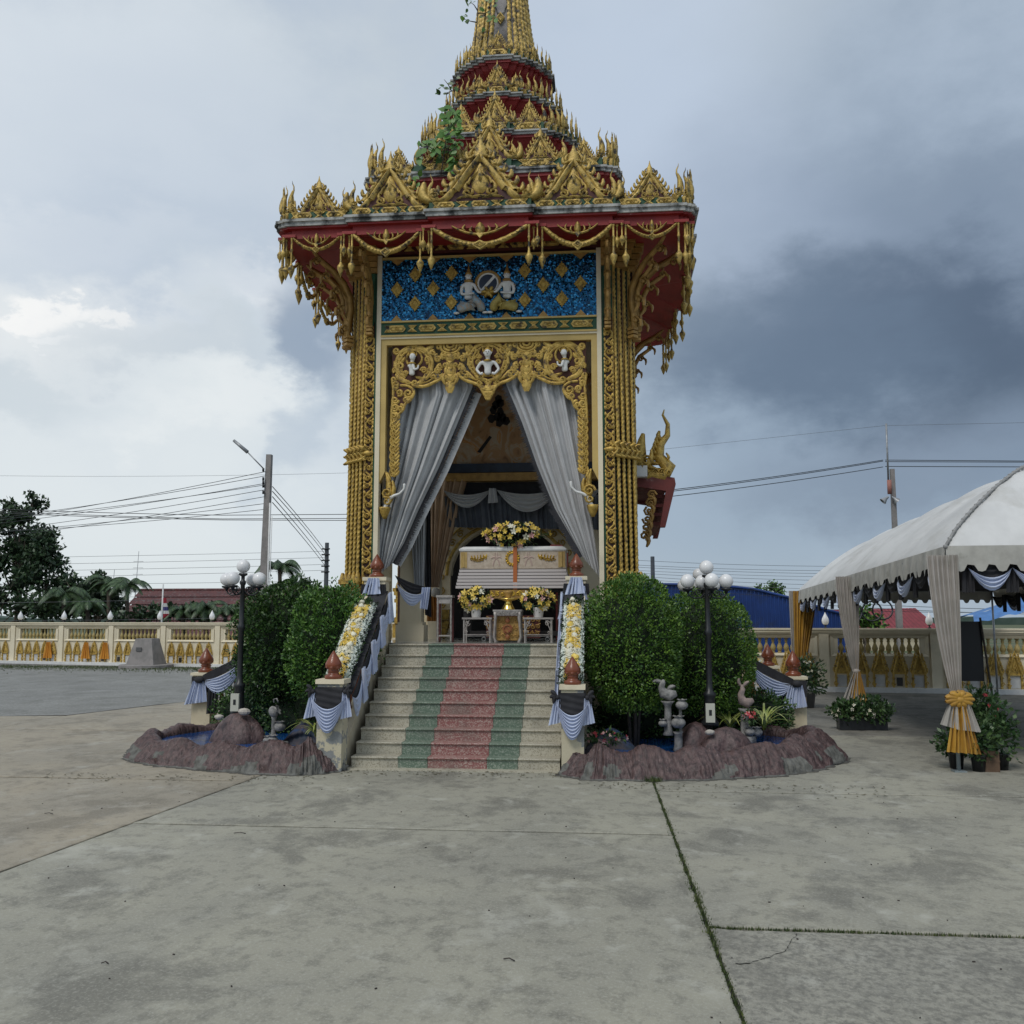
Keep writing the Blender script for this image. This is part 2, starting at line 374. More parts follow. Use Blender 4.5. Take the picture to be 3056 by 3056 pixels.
conca = concrete('concrete_worn', (.34, .325, .27), (.27, .26, .22), (.15, .145, .125), (.42, .41, .36), agg=1)
dirtm = pbr('joint_dirt', (.028, .028, .022), (.02, .022, .014), 8, .95, 0, .4, 40)
fieldm = pbr('far_field', (.06, .09, .035), (.12, .11, .06), .15, .95)
gravm = concrete('grey_gravel', (.27, .27, .255), (.21, .21, .20), (.14, .14, .125), (.36, .36, .35), agg=1)

g = MB(); g.box(-900, 900, -60, 1500, -.6, -.06); build(g, 'ground', fieldm, kind='structure')
g = MB(); g.box(-41, 41, -30, 48, -.5, -.03); build(g, 'joint_bed', dirtm, kind='structure')
pave = bpy.data.objects.new('concrete_pavement', None); COL.objects.link(pave); tag(pave, kind='structure')
def XL(y): return -4.92+.0825*(y-7.5)
def XR(y): return .695-.0112*(y-5.1)
def slab(poly, m, z=0.0):
    """one cast slab with slightly ragged, rounded edges"""
    cx = sum(p[0] for p in poly)/len(poly); cy = sum(p[1] for p in poly)/len(poly); pts = []
    for i, p in enumerate(poly):
        q = poly[(i+1) % len(poly)]; d = sqrt((q[0]-p[0])**2+(q[1]-p[1])**2); n = max(1, int(d/.12))
        nx, ny = (q[1]-p[1])/d, -(q[0]-p[0])/d
        for k in range(n):
            t = k/n; w = (.0 if k == 0 else (noise.noise(Vector((p[0]+(q[0]-p[0])*t, p[1]+(q[1]-p[1])*t, 0))*6)*.014))
            gw = .013+.017*abs(ny); pts.append((p[0]+(q[0]-p[0])*t-nx*(w+gw), p[1]+(q[1]-p[1])*t-ny*(w*1.6+gw)))
    n = len(pts); mb = MB()
    inn = [(x+(cx-x)*.004, y+(cy-y)*.004) for x, y in pts]
    mb.add([(x, y, z-.05) for x, y in pts]+[(x, y, z-.006) for x, y in pts]+[(x, y, z) for x, y in inn],
           [(i, (i+1) % n, n+(i+1) % n, n+i) for i in range(n)]+[(n+i, n+(i+1) % n, 2*n+(i+1) % n, 2*n+i) for i in range(n)]+[tuple(2*n+i for i in range(n))])
    build(mb, 'slab', m, pave)
ys = [-6, 1.2, 9.37, 15.5, 26]
for i, (a, b) in enumerate(zip(ys[:-1], ys[1:])):
    slab([(XL(a), a), (XR(a), a), (XR(b), b), (XL(b), b)], conc)
ys = [-6, .8, 6.64, 11.7, 17.5, 23, 28.2]
for i, (a, b) in enumerate(zip(ys[:-1], ys[1:])):
    slab([(XR(a), a), (6.6, a), (6.6, b), (XR(b), b)], conca if i == 1 else (conc if i < 4 else concs))
    slab([(6.6, a), (14, a), (14, b), (6.6, b)], conc if i < 4 else concs)
ys = [-6, 3.5, 11.9, 17]
for a, b in zip(ys[:-1], ys[1:]):
    slab([(-11.5, a), (XL(a), a), (XL(b), b), (-11.5, b)], conct)
    slab([(-20, a), (-11.5, a), (-11.5, b), (-20, b)], conct)
slab([(-20, 17), (-11.5, 17), (-11.5, 19.5), (-20, 18)], conct)
slab([(-11.5, 17), (XL(17), 17), (XL(23), 26), (-9.6, 26), (-11.5, 19.5)], conct)
slab([(-9.6, 26), (XL(23), 26), (4.6, 26), (4.6, 33), (-9.6, 33)], concs)
slab([(-40, -6), (-20, -6), (-20, 18), (-40, 17)], conct); slab([(14, -6), (40, -6), (40, 28.2), (14, 28.2)], concs)
# gravel yard and grass verge on the left
mb = MB(); gv = [(-40, 17.05), (-20, 18.05)]+[(-20+8.5*k/12+.0*k, 18.05+1.5*(k/12)**1.5+.25*noise.noise(Vector((k*.9, 0, 3)))) for k in range(1, 13)]+[(-11.5+1.9*k/10+.15*noise.noise(Vector((k*.9, 5, 3))), 19.55+6.5*k/10) for k in range(1, 11)]+[(-9.65, 36.5), (-17, 40.6), (-40, 42.6)]
mb.add([(x, y, .004) for x, y in gv], [tuple(range(len(gv)))]); build(mb, 'gravel_yard', gravm, kind='structure')
def blades(mb, spots, n, h, w, seed=1, mi=0):
    r = random.Random(seed)
    for _ in range(n):
        x, y, s = spots(r); a = r.uniform(0, pi*2); q = w*r.uniform(.6, 1.3); hh = h*r.uniform(.4, 1.2)*s; lx, ly = r.uniform(-.5, .5)*hh, r.uniform(-.5, .5)*hh
        mb.add([(x-cos(a)*q, y-sin(a)*q, -.01), (x+cos(a)*q, y+sin(a)*q, -.01), (x+lx, y+ly, hh)], [(0, 1, 2)], mi)
    return mb
mb = MB()
blades(mb, lambda r: (lambda X: (X, 41.6+(X+40)*(-.105)-abs(r.gauss(0, 1.5)), 1))(r.uniform(-34, -12.5)), 9000, .07, .02, 3)
build(mb, 'grass_verge', leafm['grass'], kind='stuff')
def joint_weeds():
    mb = MB(); r = random.Random(5)
    def a(r):
        y = 12.3-9.5*r.random()**1.0; s = .15+.9*max(0, noise.noise(Vector((y*1.3, 3, 0)))+.15)
        if 6.2 < y < 8.6: s += .35
        return XR(y)+r.gauss(0, .012+.012*s), y, s
    blades(mb, a, 3200, .028, .005, 11)
    blades(mb, lambda r: (XR(6.64)+abs(r.gauss(0, 1.6)), 6.64+r.gauss(0, .01), .8), 700, .02, .005, 12)
    blades(mb, lambda r: (XR(12.3)+r.gauss(0, .05), 12.33+r.gauss(0, .03), 1.3), 160, .06, .006, 13)
    return mb
build(joint_weeds(), 'joint_weeds', leafm['grass'], kind='stuff')
def debris():
    mb = MB(); r = random.Random(8)
    for _ in range(90):
        x, y = r.uniform(-7, 4), r.uniform(4.5, 12.3); q = r.uniform(.003, .009)
        mb.cbox((x, y, .004), (q*2, q, .006), 0, Matrix.Rotation(r.uniform(0, 3), 4, 'Z'))
    for x, y, l, a in ((-3.55, 9.0, .12, .2), (-.62, 5.9, .07, 0), (-3.0, 5.6, .05, .5), (-5.9, 9.7, .1, .1)):
        mb.tube([(x, y, .008), (x+l*.5*cos(a), y+l*.5*sin(a), .014), (x+l*cos(a), y+l*sin(a)-.02, .006)], .004, 4)
    return mb
build(debris(), 'twigs_and_pebbles', pbr('debris', (.05, .04, .035), None, rough=.9), kind='stuff')
# crack across the worn slab
mb = MB(); P = [atZ(v, w, 0) for v, w in ((1503, 1762), (1496, 1775), (1486, 1790), (1470, 1799), (1452, 1806), (1432, 1812), (1415, 1817), (1400, 1820), (1382, 1818))]
pl = []
for i in range(len(P)-1):
    for k in range(4):
        q = P[i].lerp(P[i+1], k/4); q.x += rnd.uniform(-.012, .012); q.y += rnd.uniform(-.008, .008); q.z = .003; pl.append(q)
vs = []; fs = []
for i, q in enumerate(pl):
    w_ = .005+.004*rnd.random(); vs += [(q.x-w_*.6, q.y-w_, .003), (q.x+w_*.6, q.y+w_, .003)]
fs = [(2*i, 2*i+2, 2*i+3, 2*i+1) for i in range(len(pl)-1)]
mb.add(vs, fs); build(mb, 'pavement_crack', dirtm, pave)

# ================================================================== PERIMETER WALLS
def baluster_mesh(h, r, m, seg=8):
    pr = [(.75, 0), (.8, .04), (.55, .09), (.6, .12), (.95, .25), (1, .36), (.75, .5), (.42, .63), (.4, .72), (.62, .78), (.5, .83), (.45, .9), (.8, .95), (.75, 1)]
    return MB().lathe([(r*a, h*b) for a, b in pr], seg=seg).mesh('baluster', m)
def lamp_bulb_thing(loc, label, grp, s=1.0, rz=0):
    t = thing('wall_lamp', loc, label, 'lamp', grp)
    k = (round(s, 2))
    if k not in _lb:
        _lb[k] = (MB().lathe([(a*s, b*s) for a, b in ((.002, .40), (.02, .36), (.05, .30), (.095, .21), (.11, .14), (.10, .07), (.06, .02), (.02, .01))][::-1], (0, 0, .09*s), 12).mesh('bulb', glb),
                  MB().lathe([(.05*s, 0), (.05*s, .02*s), (.02*s, .03*s), (.02*s, .08*s), (.07*s, .10*s), (.05*s, .115*s)], seg=8).mesh('lamp_stem', blackm))
    inst('bulb', _lb[k][0], t, (0, 0, 0), world=False); inst('lamp_stem', _lb[k][1], t, (0, 0, 0), world=False)
    return t
_lb = {}
def niche_meshes(s=1.0, xs=1.0):
    """lotus-pointed niche frame: gold relief over a pale recess"""
    g = MB()
    out = [(-.25, 0), (-.25, .30), (-.17, .33), (-.19, .42), (-.12, .60), (-.05, .80), (0, .93), (.05, .80), (.12, .60), (.19, .42), (.17, .33), (.25, .30), (.25, 0), (.14, 0), (.14, .34), (-.14, .34), (-.14, 0)]
    g.prism([(a*s, b*s) for a, b in [(-.13, .34), (-.19, .42), (-.12, .60), (-.05, .80), (0, .93), (.05, .80), (.12, .60), (.19, .42), (.13, .34)]], -.025*s, 0, 0)
    for q in (-1, 1):
        g.box(min(q*.155, q*.215)*s, max(q*.155, q*.215)*s, -.05*s, 0, 0, .34*s, 0)
        g.stroke([(q*.20*s, .34*s), (q*.16*s, .46*s), (q*.10*s, .62*s), (q*.04*s, .80*s), (0, .95*s)], [.085*s, .085*s, .075*s, .06*s, .02*s], .045*s, 0, -.05*s)
        for k in range(5):
            t = k/5; x, z = q*(.21-.17*t), .38+.46*t
            leaf2(g, (x*s, z*s), ((x+q*.05)*s, (z+.02)*s), ((x+q*.03)*s, (z+.12)*s), .065*s, .025*s, 0, -.045*s, 4)
        g.stroke(spiral(q*.20*s, .10*s, .07*s, 1.2, 0, q, 9), .03*s, .02*s, 0, -.05*s)
        g.stroke(spiral(q*.19*s, .25*s, .05*s, 1.2, 0, q, 9), .025*s, .02*s, 0, -.05*s)
    g.stroke([(-.08*s, .46*s), (0, .66*s), (.08*s, .46*s)], .03*s, .02*s, 0, -.05*s); g.stroke([(-.04*s, .44*s), (0, .55*s), (.04*s, .44*s)], .03*s, .02*s, 0, -.05*s)
    g.box(-.16*s, .16*s, -.06*s, 0, .335*s, .36*s, 0)
    g.xform(Matrix.Diagonal((xs, 1, 1, 1)))
    return g.mesh('niche_frame', [gold, cream])
def perimeter_wall(name, loc, rz, nb, pitch, H, nich, nbal, label, lampgrp, lampl, ns, coping=.10):
    t = thing(name, loc, label, 'wall', rz=rz)
    mb = MB(); Lw = nb*pitch
    zb0, zb1 = H*.60, H*.845
    # wall pieces leave real openings behind the balusters
    mb.box(0, Lw, 0, .22, 0, zb0); mb.box(0, Lw, 0, .22, zb1, H-.12)
    for i in range(nb+1):
        x = i*pitch; mb.box(x-pitch*.13, x+pitch*.13, 0.001, .219, zb0, zb1)
    build(mb, 'wall_body', cream, t, local=True)
    mb = MB(); mb.box(-.1, Lw+.1, -.10, .32, H-.12, H-.05); mb.box(-.1, Lw+.1, -.13, .35, H-.05, H); mb.box(-.1, Lw+.1, -.05, -.001, H-.17, H-.125); build(mb, 'coping', cream, t, local=True)
    mb = MB(); mb.box(-.1, Lw+.1, -.34, -.002, 0, .13); build(mb, 'plinth_ledge', white, t, local=True)
    pm = MB().box(-pitch*.045, pitch*.045, -.07, -.001, .13, H-.13).mesh('pilaster', cream)
    fr = MB(); a = pitch*.44
    for s_ in (-1, 1): fr.add([(s_*a, -.055, zb1+.07), (s_*(a-.1), -.003, zb1), (s_*(a-.1), -.003, zb0), (s_*a, -.055, zb0-.07)], [(0, 1, 2, 3)])
    fr.add([(-a, -.055, zb1+.07), (a, -.055, zb1+.07), (a-.1, -.003, zb1), (-a+.1, -.003, zb1)], [(0, 1, 2, 3)])
    fr.add([(-a, -.055, zb0-.07), (a, -.055, zb0-.07), (a-.1, -.003, zb0), (-a+.1, -.003, zb0)], [(3, 2, 1, 0)])
    frm = fr.mesh('opening_frame', cream)
    bm = baluster_mesh(zb1-zb0, pitch*.028, pbr(name+'_baluster', (.42, .33, .13), (.33, .25, .09), 6, .55), 7)
    nm = niche_meshes(ns, .80); dk = pbr(name+'_door', (.42, .42, .41), (.60, .60, .58), 3, .4)
    dm = MB().box(-.115*ns, .115*ns, -.02, -.004, .02, .30*ns).mesh('niche_door', dk)
    dmb = MB().box(-.07*ns, .07*ns, -.03, -.006, .04, .25*ns).mesh('niche_door', pbr(name+'_dark_door', (.02, .018, .015), None, rough=.4))
    for i in range(nb+1):
        inst('pilaster', pm, t, (i*pitch, 0, 0), world=False)
    for i in range(nb):
        cx = (i+.5)*pitch; inst('opening_frame', frm, t, (cx, 0, 0), world=False)
        for k in range(nbal): inst('baluster', bm, t, (cx+(k-(nbal-1)/2)*pitch*.74/nbal, .11, zb0), world=False)
        for k in range(nich):
            x = cx+(k-(nich-1)/2)*pitch*.86/nich
            n_ = inst('niche_frame', nm, t, (x, 0, .13), world=False)
            d_ = inst('niche_door', dmb if (i*7+k*3) % 5 == 0 else dm, n_, (0, 0, 0), world=False)
    M = Matrix.Translation(loc) @ Matrix.Rotation(rz, 4, 'Z')
    return t, M
# left wall
A = atZ(0, 1251, 0); B = atZ(440, 1259, 0); aL = atan2(B.y-A.y, B.x-A.x)
dL = Vector((cos(aL), sin(aL), 0)); hL = 1.60*42.6/42.6*1.22
pitchL = 2.84
wl0 = A+dL*(-2.75*pitchL+.03); HL = 1.93
perimeter_wall('boundary_wall', tuple(wl0), aL, 12, pitchL, HL, 5, 10, 'long cream wall with gold baluster openings, on the left beyond the gravel yard', '', '', 1.0)
LL = ['first', 'second', 'third', 'fourth', 'fifth', 'sixth']
lv = [14, 111, 211, 316, 423]
posn = ['white teardrop lamp on the left wall, nearest the photo\'s left edge', 'white teardrop lamp on the left wall below the tall dark tree', 'white teardrop lamp on the left wall below the palms', 'white teardrop lamp on the left wall just right of the flagpole', 'white teardrop lamp on the left wall just left of the near black lamp post']
for v, lb in zip(lv, posn):
    x = atY(v, 1160, 41.5); k = (x.x-wl0.x)/dL.x; P = wl0+dL*k
    lamp_bulb_thing((P.x-.0, P.y+.1, HL), lb, 'teardrop lamps on the boundary walls', 1.1)
A = atZ(1400, 1300, 0); B = atZ(1932, 1308, 0); aR = atan2(B.y-A.y, B.x-A.x); dR = Vector((cos(aR), sin(aR), 0))
pitchR = 3.02; HR = 1.80; xj = atY(1556, 1200, 28.6).x
wr0 = A+dR*((xj-A.x)/dR.x-3*pitchR-.12); wr0.y -= .3
perimeter_wall('boundary_wall', tuple(wr0), aR, 7, pitchR, HR, 5, 12, 'cream wall with gold pointed niches and baluster openings, on the right behind the white tent', '', '', 1.12)
for v, lb in ((1380, 'white teardrop lamp on the right wall beside the clipped bush'), (1556, 'white teardrop lamp on the right wall between the first two tent drapes'), (1744, 'white teardrop lamp on the right wall left of the nearest tent drape')):
    x = atY(v, 1170, 28.4); k = (x.x-wr0.x)/dR.x; P = wr0+dR*k
    lamp_bulb_thing((P.x, P.y+.1, HR+.0), lb, 'teardrop lamps on the boundary walls', .95)
# yellow robes hung over three of the left niches
for i, (v, w) in enumerate(((205, 1212), (164, 1212), (82, 1205))):
    P = atY(v, w, 41.4); k = (P.x-wl0.x)/dL.x; Q = wl0+dL*k
    mb = MB(); drape(mb, (Q.x-.10, Q.y-.16, 1.02), (Q.x+.10, Q.y-.16, 1.02), (Q.x-.22, Q.y-.2, .28), (Q.x+.22, Q.y-.2, .28), 3, .03, nv=5)
    build(mb, 'orange_cloth', pbr('orange_cloth', (.62, .27, .03), (.50, .2, .02), 3, .7), None, ['orange cloth over a wall niche, rightmost of the three', 'orange cloth over a wall niche, middle one of the three', 'orange cloth over a wall niche, leftmost of the three'][i], 'cloth', 'orange cloths over the wall niches', org=(Q.x, Q.y, .28))

# ================================================================== MONUMENT BLOCK
c = atZ(276, 1260, 0)
t = thing('concrete_monument', (c.x, c.y, 0), 'tapered grey concrete block on a low round base, in front of the left wall', 'monument')
mb = MB(); mb.lathe([(1.12, 0), (1.12, .13), (1.09, .15)], (0, 0, 0), 20, smooth=False); build(mb, 'base_slab', concp, t, local=True)
def fru(mb, c, a, b, h, seg=4, rot=pi/4, mi=0):
    return mb.loft([[(c[0]+q*cos(rot+2*pi*k/seg), c[1]+q*sin(rot+2*pi*k/seg), z) for k in range(seg)] for q, z in ((a, c[2]), (b, c[2]+h))], mi, False)
mb = MB(); fru(mb, (0, 0, .15), .86, .50, 1.10); build(mb, 'block', concp, t, local=True)
mb = MB(); mb.cbox((-.12, -.50, .80), (.24, .03, .16), 0, Matrix.Rotation(0, 4, 'X')); build(mb, 'plaque', pbr('plaque', (.10, .10, .10), None, rough=.4), t, local=True)
# ================================================================== CREMATORIUM PAVILION
X0, YC = -1.95, 18.4
pav = thing('crematorium_pavilion', (X0, YC, 0), 'tall gold and red crematorium pavilion with tiered spire roof and blue mosaic panel', 'temple building')
def redent(w, d):
    n = len(w); q = []
    for i in range(n):
        q.append((w[i], d[i]))
        if i < n-1: q.append((w[i], d[i+1]))
    q = q+[(b, a) for a, b in q[::-1][(1 if w[-1] == d[-1] else 0):]]
    P = []
    for k in range(4):
        for a, b in q:
            x, y = a, -b
            for _ in range(k): x, y = -y, x
            P.append((x, y))
    return P
sg = lambda x: (x > 0)-(x < 0)
def ring(P, t, z, s=1.0): return [(s*(x-t*sg(x)), s*(y-t*sg(y)), z) for x, y in P]
def profile(mb, P, pts, mi=0, cap=False, s=None):
    return mb.loft([ring(P, t, z, (s[i] if s else 1)) for i, (t, z) in enumerate(pts)], mi, False, True, cap)

# ---- ornament meshes (front faces -Y, unit scale)
def gable_mesh():
    g = MB(); th = .05
    g.prism([(-.36, .02), (.36, .02), (.30, .16), (0, .72), (-.30, .16)], 0, .03, 1)
    for q in (-1, 1):
        ptsb = [(q*.50, .05), (q*.42, .02), (q*.345, .09), (q*.30, .20), (q*.215, .215), (q*.235, .24), (0, .70)]
        g.stroke([(q*.52, .07), (q*.45, .035), (q*.385, .05), (q*.335, .12), (q*.30, .19), (q*.235, .205)], [.05, .085, .10, .10, .085, .03], .06, 0, 0)
        g.stroke([(q*.27, .195), (q*.22, .30), (q*.12, .52), (q*.0, .755)], [.10, .095, .09, .08], .075, 0, 0)
        g.stroke([(q*.36, .17), (q*.30, .30), (q*.19, .52), (q*.07, .76)], [.12, .09, .07, .05], .045, 0, .01, True)
        for k in range(6):      # crockets with beads
            t = k/5.6; x, z = q*(.405-.34*t), .16+.62*t
            leaf2(g, (x-q*.03, z-.04), (x+q*.06, z+.01), (x+q*.045, z+.13), .065, .03, 0, .01, 5, True)
            g.sph((x+q*.0, -.035, z+.0), .022, 6, 3)
        # end flame
        leaf2(g, (q*.44, .03), (q*.66, .02), (q*.60, .36), .14, .04, 0, .01, 8, True)
        leaf2(g, (q*.42, .05), (q*.54, .08), (q*.51, .23), .08, .035, 0, -.01, 6, True)
        g.stroke(spiral(q*.49, .11, .055, 1.3, 0, -q, 10), .026, .025, 0, -.03)
        g.stroke(spiral(q*.135, .155, .07, 1.4, pi/2, q, 10), .035, .03, 0, -.01)
        g.stroke(curve2((q*.02, .05), (q*.14, .14), (q*.25, .05), 7), leafw(7, .05), .03, 0, 0)
        leaf2(g, (q*.13, .17), (q*.19, .24), (q*.13, .34), .05, .03, 0, 0, 5)
    leaf2(g, (0, .13), (.0, .3), (0, .62), .19, .05, 0, 0, 8); leaf2(g, (0, .30), (0, .4), (0, .55), .09, .085, 0, 0, 6)
    g.stroke([(-.13, .28), (-.10, .38), (0, .50), (.10, .38), (.13, .28)], .035, .04, 0, -.015)
    g.stroke([(-.17, .12), (-.08, .08), (0, .10), (.08, .08), (.17, .12)], .05, .04, 0, 0)
    g.lathe([(.10, .72), (.12, .75), (.075, .79), (.085, .82), (.06, .86), (.065, .90), (.03, .97), (.012, 1.06), (.004, 1.12)], (0, .01, 0), 8, 0, .6)
    for q in (-1, 1):
        leaf2(g, (q*.09, .74), (q*.14, .80), (q*.07, .90), .05, .03, 0, .01, 5, True)
    return g.mesh('gable_ornament', [goldw, dred])
def flame_mesh():
    g = MB(); leaf2(g, (.02, 0), (-.20, .34), (.02, .74), .27, .08, 0, 0, 9, True)
    g.stroke([(-.06, .50), (.0, .62), (.055, .74), (.05, .86), (-.01, .96), (-.03, 1.06)], [.11, .10, .075, .055, .035, .01], .035, 0, 0, True)
    g.stroke(spiral(.03, .17, .12, 1.5, 0, 1, 12), .05, .05, 0, -.04)
    leaf2(g, (.08, .06), (.18, .16), (.12, .40), .08, .05, 0, 0, 6, True); leaf2(g, (-.08, .06), (-.18, .14), (-.15, .32), .07, .05, 0, 0, 6, True)
    g.sph((0, -.07, .30), .035, 6, 3)
    return g.mesh('flame_finial', [goldw])
def corner_leaf_mesh():
    g = MB(); g.prism([(-.5, 1), (.5, 1), (.32, .45), (0, 0), (-.32, .45)], -.06, 0); g.stroke([(-.3, .9), (0, .25), (.3, .9)], .12, .06, 0, -.06)
    return g.mesh('corner_leaf', [goldw])
def plaque_meshes():
    g = MB(); g.prism([(-.5, 0), (-.36, .42), (.36, .42), (.5, 0), (.36, -.42), (-.36, -.42)][::-1], -.10, 0)
    g.stroke([(-.36, 0), (-.28, .22), (.28, .22), (.36, 0), (.28, -.22), (-.28, -.22), (-.36, 0)], .07, .07, 0, -.10)
    g.stroke([(-.12, 0), (0, .2), (.12, 0), (0, -.2), (-.12, 0)], .08, .09, 0, -.10)
    h = MB(); h.prism([(-.5, .42), (.5, .42), (.12, 0), (.5, -.42), (-.5, -.42), (-.12, 0)][::-1], -.08, 0)
    for q in (-1, 1): h.stroke([(-.3, q*.36), (0, q*.12), (.3, q*.36)], .09, .06, 0, -.08); h.stroke([(-.14, q*.4), (0, q*.27), (.14, q*.4)], .07, .06, 0, -.08)
    return g.mesh('band_plaque', [goldw]), h.mesh('band_plaque', [goldw])
GM, FM, CM = gable_mesh(), flame_mesh(), corner_leaf_mesh(); PM, HM = plaque_meshes()
SIDES = [(0, 0), (pi/2, 1), (-pi/2, 2)]
def rotz(x, y, a): return (x*cos(a)-y*sin(a), x*sin(a)+y*cos(a))
def plaques(parent, x0, x1, y, z, h, a, off=True):
    """hexagon and hour-glass plaques along one straight run of band"""
    L = x1-x0; u = h*2.3+h*1.15
    if L < h*.9:
        px, py = rotz((x0+x1)/2, y, a); inst('corner_leaf', CM, parent, (X0+px, YC+py, z-h*.9), a, (L*.9, .3, h*1.5)); return
    n = max(1, round((L-h*.6)/u)); st = L/n if n > 1 else L; hw = min(h*2.2, st*.68)
    for i in range(n):
        cx = x0+(i+.5)*L/n; px, py = rotz(cx, y, a)
        inst('band_plaque', PM, parent, (X0+px, YC+py, z), a, (hw, .25, h))
    for i in range(n+1):
        cx = x0+i*L/n; w = (st-hw)*.82
        if i in (0, n): cx += (w/2+.005)*(1 if i == 0 else -1); w *= .95
        px, py = rotz(cx, y, a); inst('band_plaque', HM, parent, (X0+px, YC+py, z), a, (w*(1 if 0 < i < n else .6), .25, h))
def tier(label, w, d, zr0, zr1, zw0, zw1, zb0, zb1, ztop, zdrum, tin=.3):
    P = redent(w, d); t = bpy.data.objects.new('roof_tier', None); COL.objects.link(t); t.parent = pav; t.location = (0, 0, 0); t['label'] = label
    b = lambda mb, nm, m: build(mb.xform(Matrix.Translation((X0, YC, 0))), nm, m, t)
    m = MB(); profile(m, P, [(tin, zdrum), (tin, zr0), (tin*.55, zr0+(zr1-zr0)*.45), (.06, zr1-.02), (.03, zr1-.02), (.03, zw0)]); b(m, 'red_cove', redp)
    m = MB(); profile(m, P, [(.03, zw0), (0, zw0), (0, zw0+(zw1-zw0)*.55), (-.03, zw0+(zw1-zw0)*.6), (-.03, zw1), (.05, zw1)]); b(m, 'white_moulding', whitew)
    m = MB(); profile(m, P, [(.05, zw1), (.05, zb1), (.09, zb1)]); b(m, 'green_band', greenp)
    m = MB(); profile(m, P, [(.09, zb1), (.11, zb1+.02), (tin*.9, ztop)], cap=False)
    m.loft([ring(P, tin*.9, ztop), ring(P, tin*.9, ztop+.01)], 0, False, True, True); b(m, 'roof_slab', greyc)
    zc = (zb0+zb1)/2; h = (zb1-zb0)*1.08
    for a, _ in SIDES:
        n = len(w)
        for i in range(n):
            if i == 0: runs = [(-w[0]+.05, w[0]-.05)]
            else: runs = [(w[i-1]-.05, w[i]-.05), (-w[i]+.05, -w[i-1]+.05)]
            for x0, x1 in runs: plaques(t, x0, x1, -(d[i]-.05), zc, h, a)
        for i in range(n-1):       # the little runs between bays, seen on the skew
            pass
    return t, P
def gab(t, x, y, z, wd, ht, a): px, py = rotz(x, y, a); inst('gable_ornament', GM, t, (X0+px, YC+py, z), a, (wd, wd*.9, ht))
def flm(t, x, y, z, s, a, fl=1, jit=0): px, py = rotz(x, y, a); inst('flame_finial', FM, t, (X0+px, YC+py, z), a+jit, (s*fl*.8, s*.8, s))
# tier A, the great eave
wA, dA = [.9, 2.28, 3.36, 3.43, 3.50], [3.74, 3.64, 3.57, 3.53, 3.50]
tA, PA = tier('lowest and widest roof tier, hung with swags', wA, dA, 8.66, 8.735, 8.75, 8.865, 8.875, 9.0, 9.16, 8.65, .32)
mb = MB(); P_ = PA; profile(mb, P_, [(.10, 8.72), (.10, 8.56), (.34, 8.62), (.80, 8.70)]); mb.loft([ring(P_, .80, 8.70), ring(P_, .80, 8.9)], 0, False, True, True)
build(mb.xform(Matrix.Translation((X0, YC, 0))), 'soffit', redp, tA)
for a, s_ in SIDES:
    gab(tA, 0, -3.66, 9.0, 1.58, 1.04, a)
    for q in (-1, 1):
        gab(tA, q*1.55, -3.54, 8.985, 1.24, .93, a)
        gab(tA, q*2.80, -3.49, 8.97, .78, .62, a)
        flm(tA, q*.83, -3.64, 9.0, .50, a, -q); flm(tA, q*.97, -3.54, 9.0, .46, a, q)
        flm(tA, q*2.18, -3.54, 9.0, .50, a, -q); flm(tA, q*2.36, -3.49, 9.0, .42, a, q)
        for k, (x, y) in enumerate(((3.26, 3.49), (3.38, 3.46), (3.45, 3.42))): flm(tA, q*x, -y, 9.0, (.56, .5, .46)[k], a, -q, .3*q)
# tier B
wB, dB = [.45, 1.4, 2.08, 2.18, 2.28], [2.48, 2.42, 2.36, 2.32, 2.28]
tB, PB = tier('second roof tier', wB, dB, 9.74, 9.98, 10.02, 10.12, 10.13, 10.29, 10.42, 9.0, .30)
for a, s_ in SIDES:
    gab(tB, 0, -2.41, 10.29, .92, .84, a)
    for q in (-1, 1):
        gab(tB, q*.92, -2.34, 10.28, .66, .60, a); gab(tB, q*1.70, -2.28, 10.26, .44, .42, a)
        flm(tB, q*.42, -2.40, 10.28, .40, a, -q); flm(tB, q*1.33, -2.34, 10.28, .42, a, -q); flm(tB, q*.52, -2.35, 10.28, .36, a, q)
        for k, (x, y) in enumerate(((1.99, 2.29), (2.12, 2.26), (2.22, 2.21))): flm(tB, q*x, -y, 10.28, (.56, .52, .5)[k], a, -q, .3*q)
# tier C
wC, dC = [.34, .98, 1.12, 1.24, 1.34], [1.66, 1.60, 1.51, 1.42, 1.34]
tC, PC = tier('third roof tier', wC, dC, 10.98, 11.17, 11.20, 11.275, 11.29, 11.45, 11.62, 10.3, .22)
for a, s_ in SIDES:
    gab(tC, 0, -1.59, 11.45, .62, .62, a)
    for q in (-1, 1):
        gab(tC, q*.66, -1.53, 11.44, .44, .46, a); flm(tC, q*.31, -1.59, 11.44, .34, a, -q); flm(tC, q*.92, -1.53, 11.44, .40, a, -q)
        for k, (x, y) in enumerate(((1.06, 1.45), (1.18, 1.36), (1.28, 1.28))): flm(tC, q*x, -y, 11.43, .44, a, -q, .3*q)
# tier D
wD, dD = [.24, .48, .64, .78, .90], [1.25, 1.19, 1.10, 1.0, .90]
tD, PD = tier('fourth roof tier', wD, dD, 12.02, 12.18, 12.21, 12.28, 12.29, 12.42, 12.56, 11.4, .20)
for a, s_ in SIDES:
    gab(tD, 0, -1.19, 12.42, .50, .50, a)
    for q in (-1, 1):
        gab(tD, q*.36, -1.13, 12.41, .26, .30, a)
        for k, (x, y) in enumerate(((.45, 1.13), (.59, 1.04), (.72, .95), (.84, .85))): flm(tD, q*x, -y, 12.40, .36, a, -q, .3*q)
